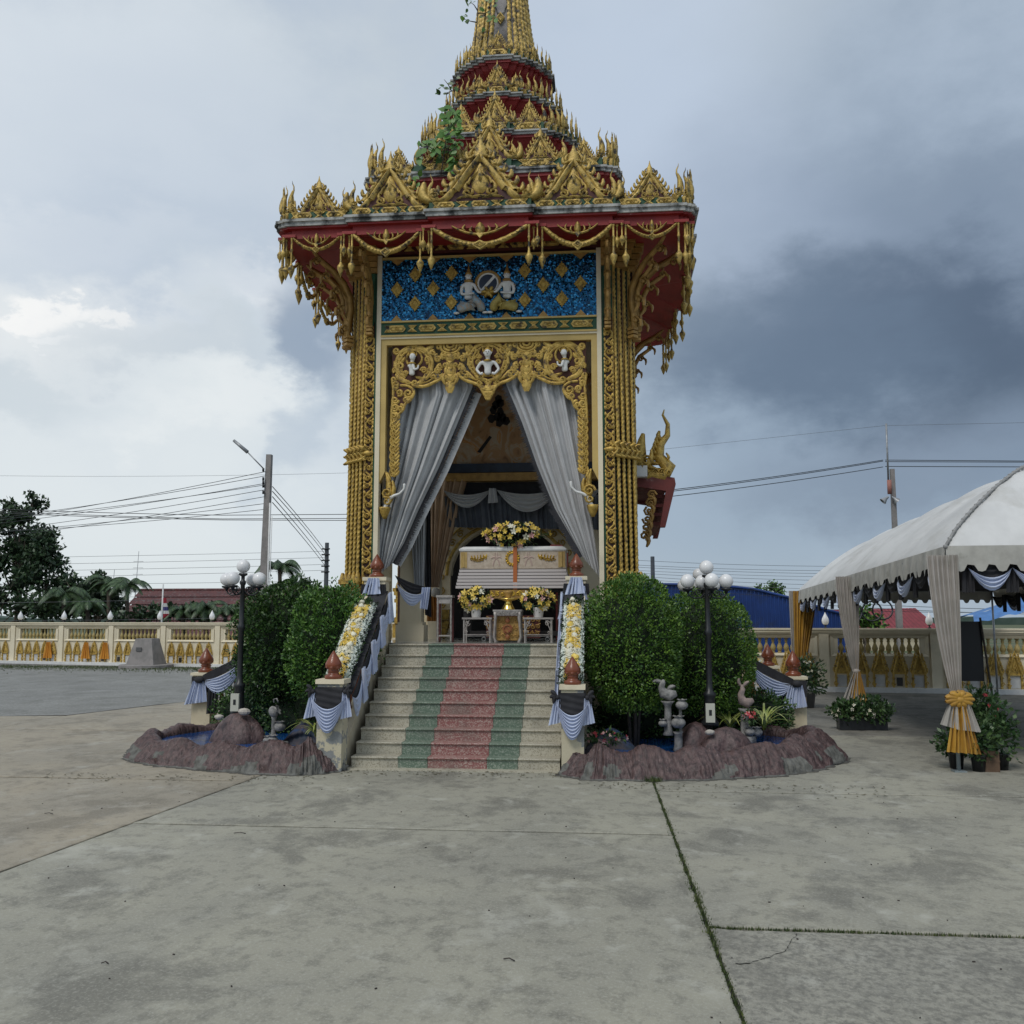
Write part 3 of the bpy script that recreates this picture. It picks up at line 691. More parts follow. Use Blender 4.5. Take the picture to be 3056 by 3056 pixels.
# tier E
wE, dE = [.28, .42, .54, .65, .74], [1.05, .98, .90, .82, .74]
tE, PE = tier('fifth and smallest roof tier', wE, dE, 12.86, 13.06, 13.09, 13.17, 13.18, 13.33, 13.42, 12.4, .18)
for a, s_ in SIDES:
    gab(tE, 0, -.98, 13.34, .40, .38, a)
    for q in (-1, 1):
        for k, (x, y) in enumerate(((.25, .97), (.38, .92), (.50, .84), (.60, .75), (.69, .68))): flm(tE, q*x, -y, 13.32, .32, a, -q, .3*q)
# spire
def spire():
    w, d = [.20, .33, .43, .50], [.66, .62, .56, .50]; P = redent(w, d); mb = MB()
    zs = [(13.38, 1.08), (13.6, 1.0), (14.2, .86), (15.0, .735), (16.2, .57), (17.6, .37), (19.0, .16), (19.3, .2), (20.6, .03)]
    mb.loft([ring(P, 0, z, s) for z, s in zs], 0, False)
    s_ = bpy.data.objects.new('spire', None); COL.objects.link(s_); s_.parent = pav
    T = Matrix.Translation((X0, YC, 0)); build(mb.xform(T), 'spire_shaft', greyc, s_)
    cs = [(w[i], -d[i]) for i in range(4)]+[(d[i], -w[i]) for i in range(3)]
    for k in range(4):
        if k == 2: continue
        for (x, y) in cs:
            for _ in range(k): x, y = -y, x
            pts = []; rr = []
            for j in range(90):
                z = 13.42+j*.055; sc_ = [b for b in zs if b[0] <= z][-1]; nx = [b for b in zs if b[0] > z][0]; f = (z-sc_[0])/(nx[0]-sc_[0]); q = sc_[1]+(nx[1]-sc_[1])*f
                pts.append((X0+x*q, YC+y*q, z)); rr.append(.045*q*(1+.35*(j % 2)))
            build(MB().tube(pts, rr, 6, smooth=False), 'bead_strip', goldw, s_)
    mb = MB(); s0 = lambda z: -.66*(1.0-(z-13.6)*.19)-.012
    pp = [(-.085, 15.4), (-.10, 14.9), (-.11, 14.6), (-.06, 14.42), (0, 14.36), (.06, 14.42), (.11, 14.6), (.10, 14.9), (.085, 15.4)]
    for i in range(len(pp)-1):
        for k in range(6):
            u = pp[i][0]+(pp[i+1][0]-pp[i][0])*k/6; z = pp[i][1]+(pp[i+1][1]-pp[i][1])*k/6; mb.sph((X0+u*1.15, YC+s0(z), z), .017, 5, 3)
    build(mb, 'bead_outline', whitew, s_, kind='stuff')
    g = MB(); g.prism([(-.09, 0), (0, .12), (.09, 0), (0, -.14)], -.04, 0); g.stroke([(-.06, 0), (0, .08), (.06, 0), (0, -.09), (-.06, 0)], .04, .03, 0, -.04)
    build(g.xform(Matrix.Translation((X0, YC+s0(14.30), 14.27))), 'diamond_boss', goldw, s_)
spire()
# ---- swags and tassels under the eave
def rodm():
    g = MB(); g.lathe([(.020, 0), (.026, -.02), (.018, -.04), (.018, -.20), (.028, -.22), (.018, -.24), (.018, -.46), (.03, -.50), (.06, -.535), (.062, -.57), (.03, -.66), (.004, -.73)][::-1], (0, 0, 0), 8); return g.mesh('tassel', [goldw])
def tearm():
    g = MB(); g.lathe([(.034, 0), (.03, -.01), (.012, -.04), (.012, -.20), (.03, -.22), (.05, -.26), (.045, -.31), (.02, -.34), (.015, -.37), (.004, -.40)][::-1], (0, 0, 0), 7); return g.mesh('tassel', [goldw])
def swagm():
    g = MB(); n = 20; pts = [(-.5+i/n, -.34*(1-(2*i/n-1)**2)) for i in range(n+1)]
    g.stroke(pts, [.055+.045*sin(pi*i/n)+.012*(i % 2) for i in range(n+1)], .04, 0, 0, True)
    for i in range(1, n): u, v = pts[i]; g.sph((u, -.03, v+.0), .024, 5, 3)
    g.prism([(-.09, -.34), (0, -.26), (.09, -.34), (0, -.44)], -.04, .02); g.stroke([(-.05, -.34), (0, -.29), (.05, -.34), (0, -.39), (-.05, -.34)], .03, .03, 0, -.04)
    return g.mesh('swag', [goldw])
def crownm():
    g = MB(); g.stroke(curve2((-.5, .10), (0, -.40), (.5, .10), 13), [.03+.05*sin(pi*i/12) for i in range(13)], .025, 0, 0, True)
    leaf2(g, (0, -.16), (0, 0), (0, .16), .18, .05, 0, 0, 7, True); g.prism([(-.07, -.15), (0, -.08), (.07, -.15), (0, -.27)], -.03, .01)
    for q in (-1, 1):
        for k in (1, 2): leaf2(g, (q*.13*k, -.14+.05*k), (q*(.13*k+.09), -.10+.05*k), (q*(.13*k+.01), .02+.05*k), .05, .02, 0, 0, 5, True)
    return g.mesh('eave_crest', [goldw])
RM, TM, SM, KM = rodm(), tearm(), swagm(), crownm()
blockm = MB().box(-.12, .12, -.03, .06, 0, .05).mesh('tassel_block', redp)
for a, s_ in SIDES:
    sp = [(-.78, .78, 3.66), (1.05, 2.16, 3.54), (-2.16, -1.05, 3.54), (2.42, 3.22, 3.49), (-3.22, -2.42, 3.49)]
    for x0, x1, d in sp:
        c = (x0+x1)/2; L = x1-x0; hz_ = .9 if L > 1.2 else (.95 if L > .9 else .62)
        px, py = rotz(c, -d, a); inst('swag', SM, tA, (X0+px, YC+py, 8.56), a, (L*1.0, .9, hz_))
        px, py = rotz(c, -d, a); inst('eave_crest', KM, tA, (X0+px, YC+py, 8.53+.0), a, (L*.60, .9, .62))
        for x, me in ((x0-.03, RM), (x1+.03, RM), (x0-.17 if x0 < 0 else x0-.17, TM), (x1+.17, TM)):
            px, py = rotz(x, -d, a); inst('tassel', me, tA, (X0+px, YC+py, 8.575), a)
        for x in (x0-.08, x1+.08):
            px, py = rotz(x, -d, a); inst('tassel_block', blockm, tA, (X0+px, YC+py, 8.57), a)
    for q in (-1, 1):
        for x, y in ((3.36, 3.44), (3.43, 3.43)):
            px, py = rotz(q*x, -y, a); inst('tassel', RM, tA, (X0+px, YC+py, 8.575), a, (1, 1, 1.0))

# ---- ropes, vines and columns
def rope_mesh(L, r, m, per=.11, seg=8):
    n = int(L/(per/6)); rings = []
    for i in range(n+1):
        z = L*i/n; rings.append([((r*(1+.20*cos(2*th-2*pi*z/per)))*cos(th), (r*(1+.20*cos(2*th-2*pi*z/per)))*sin(th), z) for th in [2*pi*k/seg for k in range(seg)]])
    return MB().loft(rings, 0, True, True, False).mesh('rope_moulding', m)
def vine_unit(g, x, z, s, q=1):
    W_ = 1.5
    """one S-scroll with flame leaves; width .15 height .33"""
    g.stroke([(x-q*.05*s, z), (x-q*.06*s, z+.08*s), (x-q*.01*s, z+.15*s), (x+q*.05*s, z+.20*s), (x+q*.06*s, z+.27*s), (x+q*.02*s, z+.33*s)], .034*s, .03*s)
    g.stroke(spiral(x+q*.012*s, z+.095*s, .045*s, 1.4, pi, -q, 9), .032*s, .034*s)
    g.stroke(spiral(x-q*.012*s, z+.265*s, .045*s, 1.4, 0, q, 9), .032*s, .034*s)
    for dx, dz, ax, az_ in ((.03, .12, .06, .05), (.045, .05, .03, .07), (-.03, .30, -.05, .05), (-.045, .22, -.03, .07), (-.04, .13, -.03, .06), (.035, .19, .035, .05)):
        leaf2(g, (x+q*dx*s, z+dz*s), (x+q*(dx+ax*.9)*s, z+(dz+az_*.3)*s), (x+q*(dx+ax*.6)*s, z+(dz+az_)*s), .052*s, .03*s, 0, 0, 5)
ZB, ZT = 2.72, 8.45
ropeM = rope_mesh(ZT-ZB, .030, gold, .085)
vg = MB()
for k in range(16): vine_unit(vg, 0, k*.327, 1.08, 1 if k % 2 else -1)
vineM = vg.mesh('vine_relief', [gold])
def column(sxn, syn, label):
    c = bpy.data.objects.new('column', None); COL.objects.link(c); c.parent = pav; c['label'] = label
    T = lambda x, y: (X0+sxn*x, YC+syn*y)
    def bx(mb, x0, x1, y0, y1, z0, z1, mi=0):
        a, b = sorted((X0+sxn*x0, X0+sxn*x1)); e, f = sorted((YC+syn*y0, YC+syn*y1)); mb.box(a, b, e, f, z0, z1, mi)
    mb = MB(); steps = [(2.18, 2.53), (2.27, 2.44), (2.36, 2.35), (2.45, 2.26), (2.54, 2.17)]
    for i, (x, y) in enumerate(steps):
        bx(mb, 1.98, x, 1.98, y, 1.65, 8.7, (0, 1, 0, 1, 0)[i])
    build(mb, 'column_shaft', [pbr('column_dark', (.035, .014, .010), None, rough=.8), pbr('column_green', (.008, .035, .014), None, rough=.7)], c)
    lean = 0.014
    for x, y in ((2.225, 2.485), (2.315, 2.395), (2.405, 2.305), (2.495, 2.215)):
        px, py = T(x, y); o = inst('rope_moulding', ropeM, c, (px+sxn*.045, py, ZB)); o.rotation_euler = (0, -sxn*lean, 0)
    # thin gold fillets beside the ropes
    mb = MB()
    for x, y in ((2.18, 2.53), (2.27, 2.44), (2.36, 2.35), (2.45, 2.26)): bx(mb, x-.010, x+.003, y-.02, y+.004, ZB, ZT)
    build(mb, 'fillet', goldd, c)
    px, py = T(2.095, 2.532); o = inst('vine_relief', vineM, c, (px, py, 1.78), 0 if syn < 0 else pi)
    px, py = T(2.532, 2.095); o = inst('vine_relief', vineM, c, (px, py, 1.78), pi/2*sxn)
    # green drop panels and flaring head
    mb = MB(); xx = 2.095
    for z in (7.0,):
        pl = [(sxn*xx-.075, 8.3), (sxn*xx-.075, 7.30), (sxn*xx, 7.08), (sxn*xx+.075, 7.30), (sxn*xx+.075, 8.3)]
        mb.prism([(X0+a_, b_) for a_, b_ in pl], YC+syn*2.565, YC+syn*2.54)
    build(mb, 'green_drop_panel', greenp, c)
    mb = MB()
    for k in range(5): e = k*.035; bx(mb, 1.98, 2.24+e, 1.98, 2.60+e, 8.18+k*.10, 8.27+k*.10); bx(mb, 1.98, 2.60+e, 1.98, 2.24+e, 8.18+k*.10, 8.269+k*.10); bx(mb, 1.98, 2.45+e, 1.98, 2.45+e, 8.18+k*.10, 8.268+k*.10)
    build(mb, 'capital', goldd, c)
    # flared lotus foot
    mb = MB()
    for z0, z1, e in ((1.65, 1.95, .10), (1.95, 2.10, .06), (2.10, 2.42, .03), (2.42, 2.50, .07), (2.50, 2.58, .04), (2.58, 2.66, .08), (2.66, 2.74, .11)):
        for x0_, x1_, y in ((2.185, 2.29, 2.46), (2.19, 2.38, 2.37), (2.195, 2.47, 2.28), (2.2, 2.55, 2.19)): bx(mb, x0_, x1_+e, 2.0, y+e, z0, z1)
    build(mb, 'column_foot', gold, c)
    g = MB()
    for i, (x, y) in enumerate(((2.24, 2.58), (2.33, 2.50), (2.42, 2.42), (2.51, 2.33), (2.60, 2.24))):
        px, py = T(x, y); q = MB(); leaf2(q, (0, 0), (0, .1), (0, .26), .12, .05, 0, 0, 6, True); g.merge(q, Matrix.Translation((px, py, 2.60)))
    build(g, 'foot_leaves', gold, c)
    # chevron leaf clasp at mid height
    g = MB(); zc = 4.93
    for i, (x, y) in enumerate(((2.20, 2.56), (2.29, 2.47), (2.38, 2.38), (2.47, 2.29), (2.55, 2.2))):
        px, py = T(x, y); q = MB()
        for dz in (-.07, 0, .07): leaf2(q, (-.07*sxn, dz*.5), (0, dz*1.6), (.085*sxn, dz*1.9), .075, .05, 0, 0, 5)
        q.stroke([(-.05*sxn, .13), (.045*sxn, 0), (-.05*sxn, -.13)], .05, .06, 0, -.01)
        g.merge(q, Matrix.Translation((px, py, zc)))
    g.merge((lambda q: (leaf2(q, (.0, 0), (-.08*sxn, .0), (-.20*sxn, .0), .10, .05), q)[1])(MB()), Matrix.Translation((*T(2.2, 2.57), zc)))
    build(g, 'leaf_clasp', gold, c)
    return c
column(-1, -1, 'front left gold rope column'); column(1, -1, 'front right gold rope column'); column(-1, 1, 'rear left gold rope column'); column(1, 1, 'rear right gold rope column')
# ---- curved eave brackets
def bracket_mesh():
    g = MB()   # grows along +x (outwards) and z, base at (0,0)
    g.stroke([(0, -.05), (.06, .10), (.05, .32), (.0, .55), (.02, .80), (.16, 1.02), (.36, 1.20), (.62, 1.34), (.80, 1.50)], [.05, .14, .17, .15, .16, .17, .14, .12, .05], .055, 0, 0, True)
    g.stroke([(.05, .30), (.17, .46), (.16, .70), (.26, .90), (.46, 1.04), (.52, 1.20)], [.05, .08, .09, .09, .08, .02], .04, 0, 0, True)
    for x, z, q in ((.12, .2, 1), (.2, .55, 1), (.3, .85, 1), (.5, 1.08, 1), (.7, 1.3, 1)):
        g.stroke(spiral(x, z, .07, 1.3, 0, q, 10), .035, .045, 0, -.02); g.stroke(spiral(x, z, .07, 1.3, 0, q, 10), .035, -.045, 0, .02)
        leaf2(g, (x+.03, z), (x+.14, z+.02), (x+.10, z-.14), .06, .04, 0, 0, 5, True)
    for z in (.02, .09, .16): g.cbox((.03, 0, z-.1), (.14, .12, .045))
    return g.mesh('eave_bracket', [goldd])
BM = bracket_mesh()
for q in (-1, 1):
    for y in (-2.32, 2.2): inst('eave_bracket', BM, pav, (X0+q*2.56, YC+y, 6.98), 0 if q > 0 else pi)
    for x in (2.09,): inst('eave_bracket', BM, pav, (X0+q*x, YC-2.60, 7.12), -pi/2, (.95, .95, .92))
    inst('eave_bracket', BM, pav, (X0+q*2.5, YC-2.42, 7.0), -pi/4 if q > 0 else -3*pi/4, (1.0, 1, 1))
# ---- body walls, lintel, bands
def T0(mb, nm, m, par=pav, **k): return build(mb, nm, m, par, **k)
FY = 15.85
mb = MB(); mb.box(X0-2.5, X0+2.5, 15.9, 20.9, 0, 1.648); mb.box(X0-2.75, X0+2.75, 15.8, 21.0, 0, .5); T0(mb, 'podium', creamd)
mb = MB(); mb.box(X0-1.62, X0+1.62, 15.72, 20.8, 1.50, 1.652); mb.box(X0-1.985, X0+1.985, 15.62, 20.79, 1.655, 1.66); T0(mb, 'marble_floor', pbr('pale_marble', (.42, .42, .38), (.34, .34, .31), 4, .12, dirt=((.25, .25, .23), 6, .6, .7)))
mb = MB()
for q in (-1, 1):
    xa_, xb_ = sorted((X0+q*1.98, X0+q*2.2)); mb.box(xa_, xb_, 15.98, 17.35, 1.66, 8.6); mb.box(xa_, xb_, 19.8, 20.8, 1.66, 8.6); mb.box(xa_, xb_, 17.35, 19.8, 5.4, 8.6)
mb.box(X0-2.2, X0+2.2, 20.8, 20.95, 1.66, 8.6); T0(mb, 'side_wall', cream)
mb = MB(); mb.box(X0-2.0, X0+2.0, 15.98, 20.8, 7.0, 7.1); T0(mb, 'ceiling', pbr('ceiling_paint', (.55, .50, .42), None, rough=.8))
mb = MB(); mb.box(X0-1.98, X0+1.98, FY+.03, FY+.14, 6.99, 8.72); T0(mb, 'lintel_wall', dred)
mb = MB(); mb.box(X0-1.98, X0-1.90, FY-.03, FY+.13, 1.66, 8.5); mb.box(X0+1.90, X0+1.98, FY-.03, FY+.13, 1.66, 8.5); mb.box(X0-1.90, X0+1.90, FY-.03, FY+.13, 6.965, 7.0); T0(mb, 'cream_jamb', cream)
mb = MB()
for q in (-1, 1):
    mb.box(min(X0+q*1.90, X0+q*1.80), max(X0+q*1.90, X0+q*1.80), FY-.005, FY+.13, 4.60, 6.965)
    mb.prism([(X0+q*1.90, 4.40), (X0+q*1.90, 4.60), (X0+q*1.80, 4.60)], FY-.005, FY+.13)
mb.box(X0-1.80, X0+1.80, FY-.005, FY+.13, 6.86, 6.965); T0(mb, 'yellow_frame', yellowf)
mb = MB(); mb.box(X0-1.90, X0+1.90, FY-.05, FY+.03, 7.0, 7.03); mb.box(X0-1.9, X0+1.9, FY-.05, FY+.03, 7.255, 7.285); mb.box(X0-1.9, X0+1.9, FY-.05, FY+.03, 8.42, 8.45); T0(mb, 'gold_fillet', yellowf)
mb = MB(); mb.box(X0-1.90, X0+1.90, FY-.02, FY+.03, 7.03, 7.255); T0(mb, 'green_lintel_band', greenp)
band = bpy.data.objects.new('lintel_plaques', None); COL.objects.link(band); band.parent = pav
plaques(band, -1.88, 1.88, FY-.022-YC, 7.142, .145, 0)
mb = MB(); mb.box(X0-1.98, X0+1.98, FY-.06, FY+.03, 8.50, 8.72); T0(mb, 'red_frieze', dred)
plaques(band, -1.96, 1.96, FY-.062-YC, 8.61, .15, 0)
for q in (-1, 1):
    mb = MB(); mb.box(min(X0+q*1.985, X0+q*2.015), max(X0+q*1.985, X0+q*2.015), FY+.0, FY+.05, 2.7, 8.4); T0(mb, 'green_line', greenp)
# blue mosaic panel
def mosaic():
    m = bpy.data.materials.new('blue_mosaic'); m.use_nodes = True; t = m.node_tree; b = t.nodes['Principled BSDF']; L = t.links.new
    geo = t.nodes.new('ShaderNodeNewGeometry'); vo = t.nodes.new('ShaderNodeTexVoronoi'); vo.inputs['Scale'].default_value = 38; L(geo.outputs['Position'], vo.inputs['Vector'])
    cr = t.nodes.new('ShaderNodeValToRGB'); s2 = t.nodes.new('ShaderNodeSeparateColor'); L(vo.outputs['Color'], s2.inputs[0]); L(s2.outputs[0], cr.inputs[0])
    e = cr.color_ramp.elements; e[0].color = (.003, .02, .05, 1); e[1].color = (.12, .42, .62, 1); e[0].position = .1; e[1].position = 1.0
    for p, c in ((.45, (.004, .055, .13, 1)), (.75, (.008, .125, .28, 1)), (.95, (.04, .26, .48, 1))): x = e.new(p); x.color = c
    L(cr.outputs[0], b.inputs['Base Color']); b.inputs['Roughness'].default_value = .10; b.inputs['Metallic'].default_value = .7
    # every glass tile sits at its own small tilt
    sb = t.nodes.new('ShaderNodeVectorMath'); sb.operation = 'SUBTRACT'; L(vo.outputs['Color'], sb.inputs[0]); sb.inputs[1].default_value = (.5, .5, .5)
    sc_ = t.nodes.new('ShaderNodeVectorMath'); sc_.operation = 'SCALE'; L(sb.outputs[0], sc_.inputs[0]); sc_.inputs[3].default_value = .45
    ad = t.nodes.new('ShaderNodeVectorMath'); ad.operation = 'ADD'; L(sc_.outputs[0], ad.inputs[0]); L(geo.outputs['Normal'], ad.inputs[1])
    nn = t.nodes.new('ShaderNodeVectorMath'); nn.operation = 'NORMALIZE'; L(ad.outputs[0], nn.inputs[0]); L(nn.outputs[0], b.inputs['Normal'])
    return m
mosm = mosaic()
mb = MB(); mb.box(X0-1.90, X0+1.90, FY-.0, FY+.03, 7.285, 8.42); T0(mb, 'mosaic_panel', mosm)
def diam():
    g = MB(); g.prism([(-.11, 0), (0, .14), (.11, 0), (0, -.14)], -.03, 0)
    for k in range(4):
        sx_, sz_ = ((1, 1), (-1, 1), (-1, -1), (1, -1))[k]
        for j in range(5): t = j/4.0; g.sph((sx_*.11*(1-t), -.02, sz_*.14*t), .02, 5, 3)
    g.stroke([(-.06, 0), (0, .08), (.06, 0), (0, -.08), (-.06, 0)], .03, .03, 0, -.03); return g.mesh('diamond_boss', [gold])
DM = diam()
for row, z in enumerate((8.13, 7.865, 7.60)):
    for k in range(-6, 7):
        x = k*.325*1.0
        if (k+row) % 2 == 1 or abs(x) > 1.9: continue
        if abs(x) < .62: continue
        inst('diamond_boss', DM, pav, (X0+x, FY-.002, z), 0, .93)
for k in range(-5, 6, 2):
    x = k*.325
    hm = MB().prism([(-.10, 0), (0, .11), (.10, 0)], -.025, 0)
    if k == -5: HDM = hm.mesh('half_diamond_boss', [goldd]); HUM = MB().prism([(-.13, 0), (0, -.11), (.13, 0)][::-1], -.025, 0).mesh('half_diamond_boss', [goldd])
    inst('half_diamond_boss', HDM, pav, (X0+x, FY-.002, 7.287)); inst('half_diamond_boss', HUM, pav, (X0+x, FY-.002, 8.418))
# ---- relief figures
def skin_mesh(name, joints, edges, m, sub=2):
    me = bpy.data.meshes.new('sk'); me.from_pydata([j[:3] for j in joints], edges, []); o = bpy.data.objects.new('sk', me); COL.objects.link(o)
    md = o.modifiers.new('s', 'SKIN'); sv = me.skin_vertices[0].data
    for i, j in enumerate(joints): sv[i].radius = (j[3], j[4] if len(j) > 4 else j[3])
    sv[0].use_root = True
    ss = o.modifiers.new('u', 'SUBSURF'); ss.levels = sub; ss.render_levels = sub
    dg = bpy.context.evaluated_depsgraph_get(); out = bpy.data.meshes.new_from_object(o.evaluated_get(dg)); out.name = name
    bpy.data.objects.remove(o); out.materials.clear(); out.materials.append(m)
    for p in out.polygons: p.use_smooth = True
    return out
figw = pbr('figure_white', (.76, .76, .74), (.66, .66, .64), 9, .6)
hairm = pbr('figure_line', (.05, .045, .04), None, rough=.5)
def face(mb, c, r, q=0, prof=0):
    """eyes, brows, nose, mouth and ears on a head at c; prof turns it sideways"""
    x, y, z = c
    if not prof:
        for s in (-1, 1):
            mb.cbox((x+s*r*.36, y-r*.90, z+r*.12), (r*.30, r*.10, r*.08), 1); mb.cbox((x+s*r*.36, y-r*.88, z+r*.32), (r*.38, r*.08, r*.05), 1)
            leaf2(mb, (x+s*r*.92, z-r*.3), (x+s*r*1.25, z+r*.1), (x+s*r*1.1, z+r*.42), r*.28, r*.2, 0, y, 5, True)
        mb.cbox((x, y-r*1.0, z-r*.02), (r*.14, r*.2, r*.42), 0); mb.cbox((x, y-r*.92, z-r*.42), (r*.42, r*.10, r*.08), 2)
    else:
        s = prof; mb.cbox((x+s*r*.98, y-r*.1, z-r*.02), (r*.26, r*.16, r*.30), 0); mb.cbox((x+s*r*.86, y-r*.42, z+r*.14), (r*.2, r*.1, r*.08), 1); mb.cbox((x+s*r*.92, y-r*.3, z-r*.42), (r*.16, r*.3, r*.08), 2)
        leaf2(mb, (x-s*r*.1, z-r*.3), (x-s*r*.25, z), (x-s*r*.1, z+r*.35), r*.3, r*.2, 0, y-r*.75, 5, True)
def deity(cx, q, skirt, sash):
    """kneeling figure holding the wheel; q=+1 leans to the right"""
    J = [(0, 0, .30, .085, .05), (0, 0, .42, .06, .045), (0, 0, .56, .085, .05), (0, 0, .64, .075, .045), (0, 0, .70, .028), (0, -.01, .76, .052), (0, -.01, .83, .05),
         (-q*.11, 0, .62, .030), (-q*.135, -.02, .50, .026), (-q*.12, -.03, .42, .022), (q*.03, -.07, .41, .019), (q*.12, -.08, .42, .016),
         (q*.11, 0, .62, .030), (q*.15, -.03, .52, .025), (q*.20, -.06, .44, .020), (q*.25, -.06, .44, .014)]
    E_ = [(0, 1), (1, 2), (2, 3), (3, 4), (4, 5), (5, 6), (3, 7), (7, 8), (8, 9), (9, 10), (10, 11), (3, 12), (12, 13), (13, 14), (14, 15)]
    me = skin_mesh('figure', [(cx+X0+a[0]*.93, FY-.04+a[1], 7.36+a[2]*.86)+tuple(r*1.15 for r in a[3:]) for a in J], E_, figw)
    f = bpy.data.objects.new('relief_figure', me); COL.objects.link(f); f.parent = pav
    me.transform(Matrix.Translation(-Vector((X0, YC, 0))))
    f['label'] = 'white kneeling relief figure %s of the wheel' % ('left' if q > 0 else 'right')
    # legs in one kneeling garment
    L = [(0, -.01, .32, .125, .06), (q*.12, -.03, .27, .11, .055), (q*.22, -.04, .22, .10, .05), (q*.25, -.02, .12, .06), (q*.26, -.01, .05, .032), (-q*.02, -.03, .18, .13, .06), (-q*.13, -.03, .14, .09, .05), (-q*.20, -.01, .09, .05)]
    me2 = skin_mesh('garment', [(cx+X0+a[0]*.93-X0, FY-.04+a[1]-YC, 7.36+a[2]*.86)+tuple(r*1.55 for r in a[3:]) for a in L], [(0, 1), (1, 2), (2, 3), (3, 4), (0, 5), (5, 6), (6, 7)], skirt)
    o = bpy.data.objects.new('garment', me2); COL.objects.link(o); o.parent = f
    mb = MB(); hx, hz_ = X0+cx, 7.36+.80*.86; mb.sph((hx, FY-.055, hz_), (.054, .048, .066), 12, 8)
    face(mb, (hx, FY-.05, hz_), .052)
    for s, x, z in ((q, q*.27, .02), (-1, -q*.24, .02)):
        mb.sph((hx+x+q*.03, FY-.05, 7.36+z+.01), (.06, .03, .022), 8, 4)
    build(mb, 'face_and_feet', [figw, hairm, pbr('lips', (.35, .12, .10))], f)
    mb = MB(); mb.lathe([(.056, 0), (.058, .03), (.045, .05), (.03, .07), (.03, .09), (.015, .12), (.004, .20)], (hx, FY-.05, hz_+.025), 8)
    mb.lathe([(.055, 0), (.075, .015), (.085, .04)], (hx, FY-.04, hz_-.115), 8)
    for x in (-.12, .12): mb.lathe([(.032, 0), (.036, .01), (.032, .02)], (hx+x, FY-.04, 7.36+.50), 6)
    build(mb, 'crown_and_collar', goldd, f)
deity(-.34, 1, pbr('blue_grey_garment', (.26, .36, .42), (.40, .30, .22), 22, .6), 0); deity(.34, -1, pbr('ochre_garment', (.42, .34, .10), (.32, .25, .07), 22, .6), 0)
w_ = bpy.data.objects.new('relief_wheel', None); COL.objects.link(w_); w_.parent = pav
def ringm(mb, cx, cz, r, t, h, mi=0, seg=28, y=0): mb.stroke([(cx+r*cos(2*pi*k/seg), cz+r*sin(2*pi*k/seg)) for k in range(seg+1)], t, h, mi, y); return mb
mb = MB(); ringm(mb, X0, 7.93, .215, .05, .04, 0, 28, FY-.01); build(mb, 'wheel_rim', goldd, w_)
mb = MB(); ringm(mb, X0, 7.93, .175, .035, .03, 0, 28, FY-.01); mb.stroke([(X0-.11, 7.80), (X0+.12, 8.06)], .055, .02, 0, FY-.012); build(mb, 'wheel_ring', figw, w_)
mb = MB(); mb.lathe([(.01, 0), (.16, .001), (.16, .01)], (0, 0, 0), 24); mb.xform(Matrix.Translation((X0, FY-.004, 7.93)) @ Matrix.Rotation(pi/2, 4, 'X')); build(mb, 'wheel_disc', pbr('wheel_dark', (.008, .02, .05), None, rough=.3), w_)
mb = MB()
for k in range(6): leaf2(mb, (X0+.02, 7.74), (X0+.02+.1*cos(k), 7.76+.08*sin(k)), (X0+.02+.13*cos(k*1.05), 7.75+.11*sin(k*1.05)), .07, .05, 0, FY-.06, 5, True)
mb.sph((X0+.02, FY-.08, 7.73), (.05, .04, .06), 8, 5); build(mb, 'flower_boss', gold, w_)

tA.location.z = -.07
# ================================================================== CARVED PELMET IN THE OPENING
pel = bpy.data.objects.new('carved_pelmet', None); COL.objects.link(pel); pel.parent = pav; pel.location = (0, 0, 0)
def PX(cx): return X0+(cx-1765)*.001465
def PZ(cy): return 6.858-(cy-292)*.001465
U = .001465
def scroll(g, cx, cy, r, a0=0, d=1, w=26, turns=1.5, k=.12):
    g.stroke([(PX(x), PZ(y)) for x, y in spiral(cx, cy, r, turns, a0, d, 15, k)], [w*U*1.35]*16, .028, 0, 0)
def arcs(g, pts, w, h=.022):
    P = []
    for i in range(len(pts)-1):
        for k in range(5):
            t = k/5; p = [pts[max(i-1, 0)], pts[i], pts[i+1], pts[min(i+2, len(pts)-1)]]
            P.append(tuple(.5*((2*p[1][j])+(-p[0][j]+p[2][j])*t+(2*p[0][j]-5*p[1][j]+4*p[2][j]-p[3][j])*t*t+(-p[0][j]+3*p[1][j]-3*p[2][j]+p[3][j])*t**3) for j in (0, 1)))
    P.append(pts[-1]); g.stroke([(PX(x), PZ(y)) for x, y in P], w*U*1.25, h*1.2, 0, 0)
def lf(g, a, b, c, w): leaf2(g, (PX(a[0]), PZ(a[1])), (PX(b[0]), PZ(b[1])), (PX(c[0]), PZ(c[1])), w*U*1.2, .028, 0, 0, 6)
